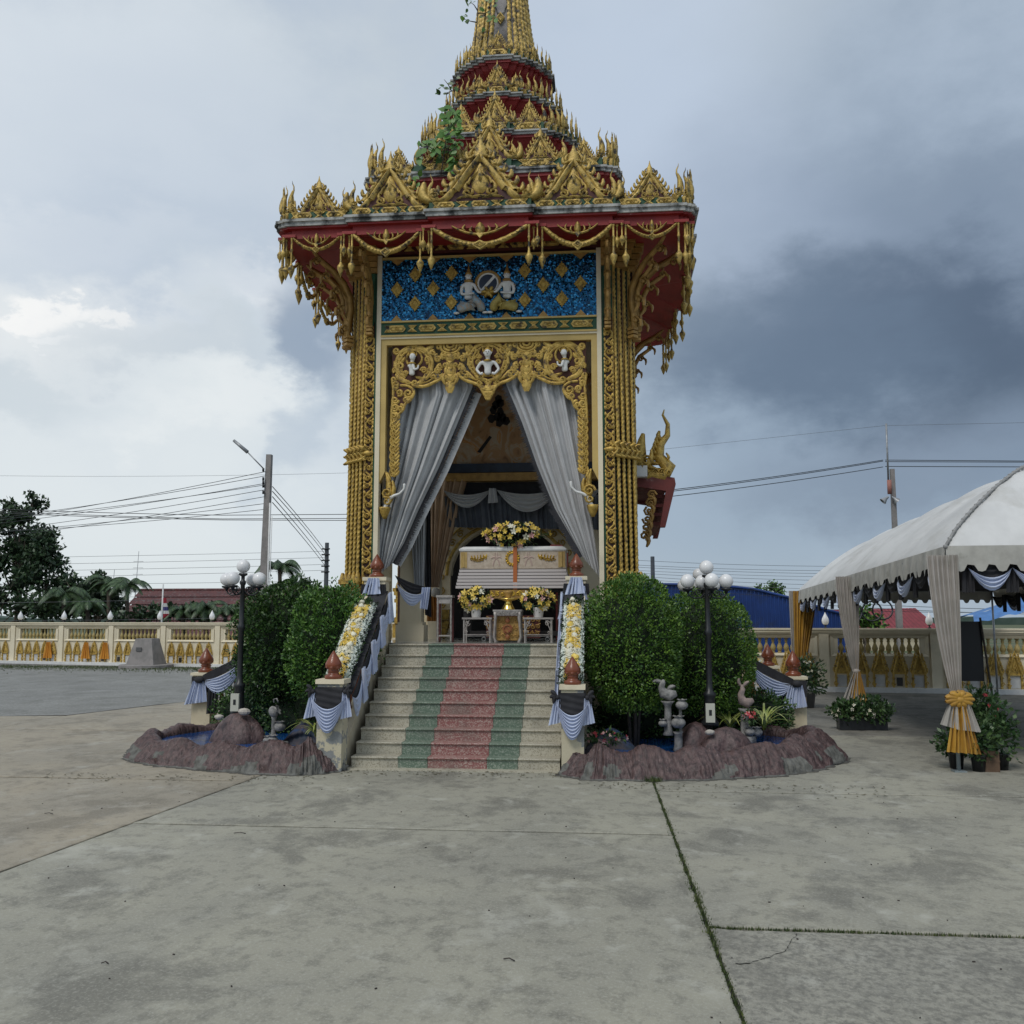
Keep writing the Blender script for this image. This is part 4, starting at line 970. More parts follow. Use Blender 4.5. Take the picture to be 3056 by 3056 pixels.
def half_pelmet():
    g = MB()
    # medallion of the side figure
    arcs(g, [(865+225*cos(t*pi/8+pi*.6)*.98, 530+235*sin(t*pi/8+pi*.6)) for t in range(15)], 34)
    arcs(g, [(865+190*cos(t*pi/7+pi*.8), 540+195*sin(t*pi/7+pi*.8)) for t in range(12)], 24)
    arcs(g, [(868+95*cos(t*pi/6), 455+95*sin(t*pi/6)) for t in range(13)], 24, .03)
    for cx, cy, r, a, d in ((650, 352, 48, 0, 1), (1030, 470, 48, 2, -1), (700, 545, 60, 1, 1), (690, 430, 38, 3, -1), (880, 755, 48, 0, 1), (640, 590, 36, 2, 1), (985, 600, 40, 3, 1), (760, 640, 36, 0, -1), (1060, 600, 36, 1, 1), (795, 745, 26, 0, 1), (650, 770, 50, 1, 1), (1090, 395, 30, 1, -1)):
        scroll(g, cx, cy, r, a, d, 24)
    for a, b, c, w in (((1000, 400), (1020, 330), (1105, 300), 60), ((1050, 440), (1060, 370), (1110, 350), 45), ((720, 370), (790, 320), (860, 330), 50), ((870, 320), (960, 330), (1010, 380), 44), ((620, 480), (650, 600), (760, 690), 50),
                       ((860, 780), (990, 760), (1010, 640), 50), ((640, 640), (700, 720), (840, 760), 55), ((1060, 560), (1090, 640), (1000, 720), 44), ((690, 500), (740, 480), (750, 430), 34), ((780, 620), (700, 640), (650, 560), 34), ((970, 690), (920, 700), (880, 670), 30)):
        lf(g, a, b, c, w)
    # linking strands
    arcs(g, [(900, 795), (1000, 795), (1090, 760), (1190, 705), (1215, 650)], 34); arcs(g, [(940, 765), (1050, 735), (1150, 660)], 18)
    arcs(g, [(1400, 640), (1440, 700), (1530, 750), (1640, 790), (1700, 850)], 34); arcs(g, [(1440, 640), (1520, 690), (1640, 740)], 18)
    # hanging leaf pendant between medallions
    for r_ in (120, 80, 40): arcs(g, [(1305-r_*1.0, 292), (1305-r_*.8, 292+r_*.62), (1305, 292+r_*.92), (1305+r_*.8, 292+r_*.62), (1305+r_, 292)], 26)
    for q in (-1, 1):
        for cx, cy, r, d in ((135, 318, 34, 1), (150, 470, 40, 1), (70, 440, 34, 1), (60, 540, 26, -1), (150, 610, 44, 1), (62, 700, 32, 1), (120, 560, 26, -1), (200, 680, 26, -1)): scroll(g, 1305+q*cx, cy, r, pi if q > 0 else 0, d*q, 24)
        for a, b, c, w in (((150, 400), (210, 420), (150, 500), 40), ((110, 520), (190, 560), (120, 640), 42), ((180, 620), (250, 650), (230, 700), 36), ((90, 380), (120, 420), (90, 480), 36), ((60, 640), (110, 700), (50, 790), 44), ((40, 560), (70, 600), (30, 690), 40), ((140, 660), (110, 690), (90, 640), 30), ((190, 700), (150, 720), (110, 690), 26)):
            lf(g, (1305+q*a[0], a[1]), (1305+q*b[0], b[1]), (1305+q*c[0], c[1]), w)
    for z0, z1, w in ((400, 500, 120), (480, 590, 90), (560, 680, 90), (640, 760, 110), (720, 890, 100)):
        lf(g, (1305, z0), (1305, (z0+z1)/2), (1305, z1), w)
        g.stroke([(PX(1305-w*.45), PZ(z0+10)), (PX(1305), PZ(z0+w*.55)), (PX(1305+w*.45), PZ(z0+10))], 18*U, .03)
    # half of the central medallion
    arcs(g, [(1765-235*sin(t*pi/9), 500-215*cos(t*pi/9)) for t in range(0, 8)], 30); arcs(g, [(1765-190*sin(t*pi/9), 505-180*cos(t*pi/9)) for t in range(0, 9)], 22); arcs(g, [(1765-120*sin(t*pi/6), 420-110*cos(t*pi/6)) for t in range(0, 5)], 20, .03)
    for cx, cy, r, d in ((1545, 320, 30, 1), (1570, 440, 46, 1), (1545, 540, 34, -1), (1650, 440, 34, 1), (1640, 520, 28, -1), (1600, 360, 26, 1), (1620, 640, 36, 1), (1690, 690, 34, -1), (1660, 770, 34, 1), (1700, 830, 30, 1), (1730, 900, 24, 1), (1580, 600, 28, 1)): scroll(g, cx, cy, r, 0, d, 22)
    for a, b, c, w in (((1560, 400), (1500, 360), (1500, 298), 54), ((1560, 480), (1500, 440), (1510, 380), 40), ((1590, 330), (1640, 300), (1700, 310), 36), ((1600, 660), (1660, 740), (1765, 740), 50), ((1640, 620), (1680, 680), (1765, 690), 36), ((1650, 800), (1700, 850), (1765, 850), 46), ((1690, 860), (1720, 910), (1765, 920), 44), ((1530, 640), (1560, 700), (1620, 740), 34)): lf(g, a, b, c, w)
    lf(g, (1765, 780), (1765, 880), (1765, 985), 110)
    for k in range(4): arcs(g, [(1765-(110-k*26), 790+k*42), (1765-(80-k*20), 840+k*42), (1765, 868+k*34)], 26, .028)
    for k in range(6): a_ = k*pi/3; lf(g, (1765, 765), (1765+20*cos(a_), 765+20*sin(a_)), (1765+46*cos(a_), 765+46*sin(a_)), 36)
    # side falls
    for cx, cy, r, a, d in ((800, 880, 62, 0, 1), (690, 870, 44, 2, -1), (650, 800, 36, 1, 1), (640, 960, 48, 0, 1), (770, 960, 34, 1, -1), (640, 1050, 48, 2, -1), (710, 1060, 34, 0, 1), (630, 1150, 44, 1, 1), (620, 700, 30, 0, 1)): scroll(g, cx, cy, r, a, d, 24)
    arcs(g, [(700, 780), (800, 790), (865, 850), (850, 930), (770, 1000), (740, 1080), (690, 1130), (660, 1200), (600, 1250)], 26)
    arcs(g, [(600, 700), (615, 830), (610, 960), (600, 1100), (600, 1240)], 26)
    for a, b, c, w in (((760, 1000), (820, 980), (860, 900), 40), ((700, 1010), (740, 1010), (760, 1060), 34), ((640, 1100), (700, 1150), (690, 1190), 34), ((620, 1180), (660, 1230), (600, 1260), 34)): lf(g, a, b, c, w)
    for k in range(7):
        y = 1225+k*95
        scroll(g, 635, y+20, 34, 0, 1, 20); scroll(g, 640, y+72, 22, pi, -1, 18); lf(g, (600, y+60), (650, y+70), (700, y-20), 38); lf(g, (640, y+90), (690, y+60), (705, y+20), 30); arcs(g, [(600, y), (590, y+50), (610, y+95)], 20)
    return g
hp = half_pelmet(); hm2 = MB().merge(hp); hm2.merge(hp, Matrix.Translation((2*X0, 0, 0)) @ Matrix.Diagonal((-1, 1, 1, 1)))
hm2.xform(Matrix.Translation((0, FY+.055, 0))); build(hm2, 'gold_scrollwork', gold, pel)
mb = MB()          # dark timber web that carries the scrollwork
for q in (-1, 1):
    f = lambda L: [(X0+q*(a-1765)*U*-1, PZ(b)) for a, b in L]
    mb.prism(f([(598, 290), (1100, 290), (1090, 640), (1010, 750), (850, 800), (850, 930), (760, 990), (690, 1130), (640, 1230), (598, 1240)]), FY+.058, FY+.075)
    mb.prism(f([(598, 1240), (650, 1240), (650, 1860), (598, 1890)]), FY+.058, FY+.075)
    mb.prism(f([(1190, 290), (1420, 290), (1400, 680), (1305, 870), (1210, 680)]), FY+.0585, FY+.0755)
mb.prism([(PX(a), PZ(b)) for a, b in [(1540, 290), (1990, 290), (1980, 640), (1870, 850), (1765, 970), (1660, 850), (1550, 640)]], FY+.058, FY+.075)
build(mb, 'pelmet_backing', pbr('pelmet_backing_wood', (.065, .022, .014), None, rough=.8), pel)
def bust(cx, z, prof, s=1.0):
    J = [(0, 0, 0, .075, .05), (0, 0, .10, .055, .04), (0, 0, .21, .080, .045), (0, 0, .27, .026), (prof*.01, -.01, .325, .050, .045), (prof*.015, -.01, .385, .048)]
    if prof:
        J += [(prof*.02, -.04, .22, .035), (prof*.06, -.07, .10, .028), (prof*.13, -.07, .13, .02), (prof*.14, -.07, .20, .015), (-prof*.09, -.01, .19, .03)]; E_ = [(0, 1), (1, 2), (2, 3), (3, 4), (4, 5), (2, 6), (6, 7), (7, 8), (8, 9), (2, 10)]
    else:
        J += [(-.12, 0, .22, .032), (-.19, -.01, .10, .026), (-.12, -.05, .01, .022), (.12, 0, .22, .032), (.19, -.01, .10, .026), (.12, -.05, .01, .022), (-.07, -.05, .03, .028), (.07, -.05, .03, .028)]; E_ = [(0, 1), (1, 2), (2, 3), (3, 4), (4, 5), (2, 6), (6, 7), (7, 8), (2, 9), (9, 10), (10, 11), (8, 12), (11, 13)]
    B = Vector((cx-X0, FY+.0-YC, z))
    me = skin_mesh('figure', [(B.x+a[0]*s, B.y+a[1]*s, B.z+a[2]*s)+tuple(r*s for r in a[3:]) for a in J], E_, figw)
    f = bpy.data.objects.new('relief_figure', me); COL.objects.link(f); f.parent = pel
    f['label'] = 'white praying figure in a side medallion' if prof else 'white front-facing figure in the central medallion'
    mb = MB(); h = (cx+prof*.014*s, FY-.03, z+.375*s); mb.sph(h, (.062*s, .052*s, .074*s), 12, 8); face(mb, h, .060*s, 0, prof); build(mb, 'face', [figw, hairm, hairm], f)
    mb = MB(); mb.lathe([(.066*s, 0), (.066*s, .03*s), (.05*s, .05*s), (.02*s, .07*s), (.004, .11*s)], (h[0], FY-.0, h[2]+.035*s), 10)
    mb.lathe([(.045*s, 0), (.085*s, -.03*s), (.06*s, -.045*s)][::-1], (cx, FY-.01, z+.27*s), 8)
    for q in (-1, 1): leaf2(mb, (h[0]+q*.04*s, h[2]), (h[0]+q*.09*s, h[2]+.03*s), (h[0]+q*.08*s, h[2]+.09*s), .03*s, .02, 0, FY-.02, 5, True)
    build(mb, 'crown_and_collar', gold, f)
bust(PX(850), PZ(675), 1, .90); bust(X0, PZ(692), 0, 1.04); bust(2*X0-PX(850), PZ(675), -1, .90)
# small figures on brackets at the foot of the pelmet
for q in (-1, 1):
    x = X0+q*1.80; mb = MB()
    mb.lathe([(.03, 0), (.05, .04), (.08, .10), (.10, .16), (.11, .20)], (x, FY+.04, 3.78), 8); leaf2(mb, (x-q*.02, 4.02), (x-q*.16, 4.12), (x-q*.02, 4.60), .15, .05, 0, FY+.02, 9, True)
    for k in range(5): leaf2(mb, (x-q*(.03+.02*k), 4.08+.09*k), (x-q*(.14-.01*k), 4.10+.09*k), (x-q*(.13-.02*k), 4.22+.09*k), .06, .04, 0, FY, 5, True)
    mb.stroke(spiral(x-q*.05, 4.08, .08, 1.4, 2, q, 10), .04, .05, 0, FY-.02)
    scroll_ = spiral(x-q*.06, 4.22, .11, 1.5, 0, q, 12); mb.stroke(scroll_, .05, .05, 0, FY-.02); leaf2(mb, (x-q*.1, 4.14), (x-q*.2, 4.25), (x-q*.14, 4.44), .09, .05, 0, FY, 6, True)
    build(mb, 'winged_bracket', gold, pel)
    J = [(x-q*.05, FY, 4.02, .035), (x-q*.09, FY-.02, 4.12, .03), (x-q*.17, FY-.05, 4.17, .028), (x-q*.28, FY-.07, 4.20, .02), (x-q*.36, FY-.08, 4.28, .02), (x-q*.37, FY-.08, 4.38, .03), (x+q*.02, FY, 3.94, .025)]
    me = skin_mesh('figure', [(a-X0, b-YC, c_, r) for a, b, c_, r in J], [(0, 1), (1, 2), (2, 3), (3, 4), (4, 5), (0, 6)], figw); f = bpy.data.objects.new('winged_figure', me); COL.objects.link(f); f.parent = pel

# ================================================================== INTERIOR
mural = bpy.data.materials.new('faded_mural'); mural.use_nodes = True
def _mural():
    t = mural.node_tree; b = t.nodes['Principled BSDF']; L = t.links.new; geo = t.nodes.new('ShaderNodeNewGeometry')
    n = t.nodes.new('ShaderNodeTexNoise'); n.inputs['Scale'].default_value = 2.4; n.inputs['Detail'].default_value = 5; n.inputs['Distortion'].default_value = 1.6; L(geo.outputs['Position'], n.inputs['Vector'])
    cr = t.nodes.new('ShaderNodeValToRGB'); L(n.outputs['Fac'], cr.inputs[0]); e = cr.color_ramp.elements
    e[0].position = .3; e[0].color = (.25, .13, .06, 1); e[1].position = .75; e[1].color = (.62, .50, .36, 1)
    for p, c in ((.42, (.50, .30, .16, 1)), (.5, (.52, .32, .17, 1)), (.58, (.58, .50, .40, 1)), (.63, (.58, .28, .09, 1))): x = e.new(p); x.color = c
    L(cr.outputs[0], b.inputs['Base Color']); b.inputs['Roughness'].default_value = .6
_mural()
mb = MB(); mb.box(X0-1.97, X0+1.97, 18.6, 18.7, 5.16, 7.0); o = build(mb, 'mural', mural, pav)
mb = MB(); r_ = random.Random(3)
for k, (x, z) in enumerate(((-.10, 6.28), (.04, 6.24), (-.02, 6.14), (.10, 6.12), (-.14, 6.10), (.16, 6.05), (.02, 6.02), (-.06, 6.38), (.04, 6.42), (0, 6.5))):
    mb.prism([(X0-.42+x+.09*cos(a*pi/3+k)*(.7+.3*r_.random())+.3, z+.10*sin(a*pi/3+k)) for a in range(6)], 18.592, 18.60)
mb.prism([(X0+a, b) for a, b in ((-.55, 5.42), (-.30, 5.75), (-.25, 5.72), (-.48, 5.40))], 18.591, 18.599); build(mb, 'mural_flakes', blackc, pav, kind='stuff')
mb = MB(); mb.box(X0-1.97, X0+1.97, 18.45, 18.6, 4.98, 5.16); build(mb, 'dark_blue_rail', pbr('dark_blue', (.02, .03, .055), (.03, .05, .09), 6, .5), pav)
mb = MB(); mb.box(X0-1.97, X0+1.97, 18.40, 18.59, 4.80, 4.96); build(mb, 'gold_rail', goldd, pav)
mb = MB(); mb.box(X0-1.97, X0+1.97, 18.62, 18.66, 4.05, 4.80); build(mb, 'black_valance', blackc, pav)
mb = MB(); seg = 14
for q in (-1, 1): mb.box(min(X0+q*1.18, X0+q*1.97), max(X0+q*1.18, X0+q*1.97), 19.2, 19.3, 1.66, 4.8)
arch = [(X0-1.18*cos(pi*k/seg), 2.95+1.02*sin(pi*k/seg)) for k in range(seg+1)]
for k in range(seg):
    (a, b), (c_, d_) = arch[k], arch[k+1]
    mb.add([(a, 19.2, b), (c_, 19.2, d_), (c_, 19.2, 4.8), (a, 19.2, 4.8)], [(0, 1, 2, 3)]); mb.add([(a, 19.2, b), (c_, 19.2, d_), (c_, 19.5, d_), (a, 19.5, b)], [(3, 2, 1, 0)])
build(mb, 'arched_wall', cream, pav)
mb = MB(); mb.stroke([(X0-1.26*cos(pi*k/20), 2.95+1.10*sin(pi*k/20)) for k in range(21)], .07, .05, 0, 19.2); mb.stroke([(X0-1.48*cos(pi*k/20), 2.95+1.32*sin(pi*k/20)) for k in range(21)], .04, .03, 0, 19.2)
for k in range(1, 16):
    a = pi*k/16; mb.stroke(spiral(X0-1.37*cos(a), 2.95+1.21*sin(a), .085, 1.4, a, 1, 10), .03, .035, 0, 19.19)
for q in (-1, 1):
    for k in range(5): mb.stroke(spiral(X0+q*(1.36+.05*(k % 2)), 2.35+k*.14, .08, 1.4, k, q, 10), .03, .035, 0, 19.19)
    mb.box(X0+q*1.36-.20, X0+q*1.36+.20, 18.95, 19.2, 2.05, 2.25)
    for k in range(4): mb.box(X0+q*1.36-.20+k*.03, X0+q*1.36+.20-k*.03, 18.97+k*.03, 19.2, 2.05-.09*(k+1), 2.05-.09*k-.005)
build(mb, 'gold_arch_carving', gold, pav)
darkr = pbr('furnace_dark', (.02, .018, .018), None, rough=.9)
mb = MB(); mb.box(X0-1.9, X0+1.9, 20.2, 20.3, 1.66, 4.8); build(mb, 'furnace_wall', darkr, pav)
# interior swags (top-level cloth)
def cloth(mb, name, m, label, org, grp=None, cat='drapery'): return build(mb, name, m, None, label, cat, grp, org=org)
Ys = 18.3
tv = thing('valance_swags', (X0, Ys, 4.5), 'grey satin swags hanging over the coffin chamber', 'drapery')
for a, b, s_ in ((-1.20, -.24, .36), (-.14, 1.10, .46), (1.14, 1.9, .35)):
    mb = MB(); swag(mb, (X0+a+.02, Ys, 4.60), (X0+b+.02, Ys, 4.60), .10, s_, 4, (0, -.10, 0)); build(mb, 'swag', greycl, tv)
mb = MB(); drape(mb, (X0-.26, Ys-.08, 4.62), (X0-.12, Ys-.08, 4.62), (X0-.28, Ys-.08, 4.32), (X0-.08, Ys-.08, 4.34), 2, .025, nv=4); build(mb, 'swag_tail', greycl, tv)
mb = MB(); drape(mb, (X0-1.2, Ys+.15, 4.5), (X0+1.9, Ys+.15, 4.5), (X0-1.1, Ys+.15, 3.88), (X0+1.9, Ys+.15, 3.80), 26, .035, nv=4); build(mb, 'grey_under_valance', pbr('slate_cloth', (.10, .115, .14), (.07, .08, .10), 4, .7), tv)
# main curtains
def curtain(q, label):
    t = thing('tied_curtain', (X0+q*1.2, FY+.25, 1.7), label, 'curtain', 'grey curtains tied back in the opening')
    L = lambda v, w, Y=FY+.22: atY(v, w, Y)
    if q < 0: pts = [(745, 770, 892, 728), (738, 830, 862, 800), (728, 900, 828, 880), (718, 970, 790, 960), (712, 1030, 762, 1025), (709, 1090, 741, 1062)]
    else: pts = [(1086, 740, 955, 728), (1098, 830, 985, 800), (1108, 900, 1013, 880), (1115, 970, 1046, 960), (1124, 1030, 1075, 1010), (1133, 1090, 1098, 1050)]
    rows = [(L(a, b), L(c, d)) for a, b, c, d in pts]; top = (rows[0][0]+Vector((-q*.02, 0, .45)), rows[0][1]+Vector((q*.10, 0, .40))); rows = [top]+rows
    def fn(u, v):
        x = v*(len(rows)-1); i = min(int(x), len(rows)-2); f = x-i
        f2 = f
        a = rows[i][0].lerp(rows[i+1][0], f2); b = rows[i][1].lerp(rows[i+1][1], f2); w = (b-a).length
        uu = u+.030*sin(u*17+q)*sin(pi*u)
        p = a.lerp(b, uu); am = .060*min(1, w/.8)+.014
        ph = u*6.2*2*pi+1.6*sin(u*6+q)+.8*v
        p.y += -(abs(sin(ph*.5))*1.9-1.2+.22*sin(u*15*2*pi+2+2*v))*am*(.75+.4*v)
        p.y += .06*sin(u*3.1*pi+q)*min(1, w)
        return p
    mb = MB(); grid(mb, fn, 110, 24); build(mb, 'curtain_cloth', greycl, t)
    # black lace trim and a pale hem beside it
    mb = MB(); r = random.Random(4)
    for k in range(300):
        v = .16+.84*k/300; p = fn(1.0, v); p2 = fn(1.0, min(1, v+.0075)); w = .095*r.uniform(.5, 1.2)
        mb.add([p+Vector((q*.01, -.03, 0)), p2+Vector((q*.01, -.03, 0)), p2+Vector((-q*w, -.03, -.01)), p+Vector((-q*w*.8, -.03, -.05))], [(0, 1, 2, 3)])
    build(mb, 'black_lace_trim', blackc, t)
    mb = MB(); hem = []
    for k in range(24):
        v = .18+.82*k/23; p = fn(1.0, v); hem.append((p+Vector((-q*.045, .035, -.02)), p+Vector((-q*.17*(1-.3*v), .05, -.06))))
    if q < 0: mb.add([x for ab in hem for x in ab], [(2*i, 2*i+1, 2*i+3, 2*i+2) for i in range(23)], 0, True); build(mb, 'lining', greycl, t)
    return t
curtain(-1, 'left grey satin curtain swept to the left pillar'); curtain(1, 'right grey satin curtain swept to the right pillar')
def simple_drape(name, m, label, A, B, C, D, folds, amp, mids=None, grp=None, cat='curtain'):
    t = thing(name, tuple((Vector(C)+Vector(D))/2), label, cat, grp); mb = MB(); drape(mb, A, B, C, D, folds, amp); build(mb, 'cloth', m, t); return t
a = lambda v, w, Y: tuple(atY(v, w, Y))
t = simple_drape('interior_curtain', browncl, 'brown satin curtain gathered left of the coffin', a(800, 905, 18.45), a(882, 905, 18.45), a(812, 1108, 18.4), a(828, 1108, 18.4), 7, .05)
mb = MB(); c_ = atY(822, 1118, 18.3); mb.sph(tuple(c_), (.09, .08, .10), 10, 7); build(mb, 'cloth_knot', beigecl, t)
mb = MB(); drape(mb, a(808, 1125, 18.3), a(826, 1125, 18.3), a(805, 1172, 18.25), a(832, 1172, 18.25), 4, .03, nv=5); build(mb, 'yellow_tail', pbr('orange_satin', (.40, .17, .03), (.28, .10, .02), 5, .4), t)
simple_drape('interior_curtain', greycl, 'pale grey curtain beside the inner left column', a(768, 900, 16.9), a(806, 925, 16.9), a(783, 1115, 16.9), a(800, 1115, 16.9), 6, .04)
simple_drape('interior_curtain', blackc, 'narrow black curtain between the grey and brown ones', a(800, 930, 17.3), a(812, 930, 17.3), a(802, 1160, 17.2), a(814, 1165, 17.2), 2, .03)
mb = MB(); p = atY(775, 1100, 17.0); mb.box(p.x-.20, p.x+.20, 17.0, 17.3, 1.66, 6.9); mb.box(p.x-.26, p.x+.26, 16.94, 17.36, 1.66, 1.95); mb.box(p.x-.23, p.x+.23, 16.97, 17.33, 1.95, 2.0); build(mb, 'inner_pillar', cream, pav)
mb = MB(); p = atY(860, 1100, 18.9); mb.box(p.x-.52, p.x-.28, 18.6, 18.9, 1.66, 4.8); build(mb, 'inner_pillar', cream, pav)
# ================================================================== COFFIN AND ALTAR FURNITURE
def P3(v, w, Y): return atY(v, w, Y)
YCo = 16.75
cl = P3(868, 1035, YCo); cr_ = P3(1067, 1035, YCo); zt = P3(960, 1034, YCo).z; zm = P3(960, 1073, YCo).z; zb = P3(960, 1110, YCo).z; CX = (cl.x+cr_.x)/2; HW = (cr_.x-cl.x)/2
cof = thing('coffin', (CX, YCo+.3, zb), 'white coffin with gold relief ornaments and an orange ribbon, below the flower spray', 'coffin')
pinkw = pbr('coffin_white', (.55, .46, .36), (.44, .35, .26), 18, .45, bump=.3, bscale=60)
mb = MB(); mb.loft([[(CX+sx_*(HW-e), YCo+.3+sy_*(.30-e*.5), z) for sx_, sy_ in ((-1, -1), (1, -1), (1, 1), (-1, 1))] for e, z in ((0, zm), (0, zt-.05))], 0, False); build(mb, 'coffin_body', pinkw, cof)
mb = MB(); mb.loft([[(CX+sx_*(HW+e), YCo+.3+sy_*(.31+e*.5), z) for sx_, sy_ in ((-1, -1), (1, -1), (1, 1), (-1, 1))] for e, z in ((.01, zt-.05), (.02, zt-.02), (-.02, zt+.01), (-.06, zt+.03))], 0, False); build(mb, 'coffin_lid', white, cof)
mb = MB(); n = 6
for k in range(n):
    e0 = .01+.07*k/n; mb.box(CX-HW-e0, CX+HW+e0, YCo-e0*.7, YCo+.6+e0*.7, zm-(zm-zb)*(k+1)/n, zm-(zm-zb)*k/n-.012)
build(mb, 'stepped_skirt', pbr('skirt_white', (.56, .51, .49), None, rough=.5), cof)
orn = pbr('bright_gold', (.75, .50, .07), (.60, .38, .05), 9, .3, .6)
for cx, q in ((-.62, 1), (.62, -1)):
    mb = MB()
    zz = (zt+zm)/2-.01
    for k in range(6): t_ = k/5; mb.stroke(spiral(CX+cx+q*(.24*t_-.12), zz-.035*sin(pi*t_)+.03*t_, .035, 1.3, k, q, 8), .016, .02, 0, YCo); leaf2(mb, (CX+cx+q*(.24*t_-.12), zz-.035*sin(pi*t_)+.02*t_), (CX+cx+q*(.26*t_-.10), zz+.03), (CX+cx+q*(.28*t_-.13), zz+.06+.03*t_), .028, .02, 0, YCo, 5); build(mb, 'gold_ornament', orn, cof)
mb = MB()
for k in range(16): a_ = k*pi/8; mb.sph((CX+.115*cos(a_), YCo-.01, (zt+zm)/2+.125*sin(a_)), .022, 5, 3)
mb.stroke([(CX+.09*cos(k*pi/8), (zt+zm)/2+.10*sin(k*pi/8)) for k in range(17)], .03, .03, 0, YCo); build(mb, 'gold_wreath', orn, cof)
for x in (-HW+.07, HW-.07): mb = MB(); mb.box(CX+x-.06, CX+x+.06, YCo-.008, YCo, zm+.02, zt-.07); mb.stroke([(CX+x, zm+.03), (CX+x, zt-.08)], .05, .02, 0, YCo-.008); build(mb, 'gold_corner_strip', pbr('dull_gold_strip', (.50, .34, .12), (.40, .27, .09), 12, .4, .2), cof)
for x in (-.29, .29):
    mb = MB()
    for s_ in (-1, 1): mb.stroke(curve2((CX+x+s_*.015, zt-.08), (CX+x+s_*.03, (zt+zm)/2+.05), (CX+x+s_*.004, (zt+zm)/2), 6), .018, .01, 0, YCo); mb.stroke(curve2((CX+x, (zt+zm)/2), (CX+x+s_*.05, (zt+zm)/2-.03), (CX+x+s_*.06, zm+.05), 6), .026, .012, 0, YCo); leaf2(mb, (CX+x, (zt+zm)/2), (CX+x+s_*.05, (zt+zm)/2+.05), (CX+x+s_*.09, (zt+zm)/2), .04, .015, 0, YCo, 5)
    build(mb, 'pale_bow', pbr('bow', (.45, .33, .28)), cof)
mb = MB(); mb.box(CX+.015, CX+.085, YCo-.035, YCo-.012, zb-.02, zt+.012); mb.box(CX+.015, CX+.085, YCo-.035, YCo+.6, zt+.032, zt+.036); build(mb, 'orange_ribbon', pbr('orange_ribbon', (.45, .13, .03)), cof)
tr = thing('coffin_trolley', (CX, YCo+.3, 1.66), 'dark wheeled bier with gold carved panels under the coffin', 'trolley')
mb = MB(); mb.box(CX-HW, CX+HW, YCo+.04, YCo+.56, zb-.06, zb-.002)
for sx_ in (-1, 1):
    for y in (YCo+.06, YCo+.5): mb.box(CX+sx_*(HW-.1)-.04, CX+sx_*(HW-.1)+.04, y, y+.07, 1.74, zb-.06)
mb.box(CX-HW+.05, CX+HW-.05, YCo+.12, YCo+.5, 1.76, 1.84); build(mb, 'bier_frame', darkr, tr)
mb = MB()
for x in (-.52, -.1, .3, .62):
    for k in range(2): mb.stroke([(CX+x+.035*cos(a_*pi/5), 1.70+.035*sin(a_*pi/5)) for a_ in range(11)], .02, .03, 0, YCo+.06+k*.4, True)
build(mb, 'castors', metalg, tr)
def carved(mb, x0, x1, z0, z1, y, seed=1, n=10):
    r = random.Random(seed)
    for k in range(n):
        x = x0+(x1-x0)*(k+.5)/n
        for z in [z0+(z1-z0)*(j+.5)/max(1, int((z1-z0)/.12)) for j in range(max(1, int((z1-z0)/.12)))]:
            mb.stroke(spiral(x, z, min(.055, (x1-x0)/n*.5), 1.3, r.uniform(0, 6), r.choice((-1, 1)), 8), .022, .02, 0, y); leaf2(mb, (x, z), (x+r.uniform(-.04, .04), z+.03), (x+r.uniform(-.05, .05), z+.06), .03, .02, 0, y, 4)
mb = MB(); mb.box(CX-.40, CX+.42, YCo-.06, YCo-.04, zb-.18, zb-.03, 1); carved(mb, CX-.40, CX+.42, zb-.18, zb-.03, YCo-.061, 2, 9); build(mb, 'carved_gold_apron', [orn, goldd], tr)
mb = MB(); mb.box(CX-.46, CX+.50, YCo-.1, YCo-.08, 1.72, 2.12, 1); carved(mb, CX-.46, CX+.50, 1.74, 2.10, YCo-.101, 5, 11); build(mb, 'carved_gold_panel', [goldd, dred], tr)
# flower clusters
def petal(mb, c, r, d, mi):
    """five-petalled bloom facing d"""
    D = Vector(d).normalized(); a = D.orthogonal().normalized(); b = D.cross(a); c = Vector(c); o = [c-D*r*.25]
    vs = [c-D*r*.2]; fs = []
    for k in range(5):
        t0 = 2*pi*k/5+rnd.random()*.3; w = .5
        p0 = c+(a*cos(t0-w)+b*sin(t0-w))*r*.62; p1 = c+(a*cos(t0)+b*sin(t0))*r+D*r*.25; p2 = c+(a*cos(t0+w)+b*sin(t0+w))*r*.62
        i = len(vs); vs += [p0+D*r*.1, p1, p2+D*r*.1]; fs += [(0, i, i+1), (0, i+1, i+2)]
    mb.add(vs, fs, mi, True)
def leafq(mb, c, L_, wd, d, mi=0, r=rnd):
    D = Vector(d).normalized(); s_ = D.cross(Vector((0, 0, 1))+Vector((r.uniform(-.6, .6), r.uniform(-.6, .6), 0))).normalized()*wd*.5; c = Vector(c)
    mb.add([c, c+D*L_*.5+s_, c+D*L_, c+D*L_*.5-s_], [(0, 1, 2, 3)], mi)
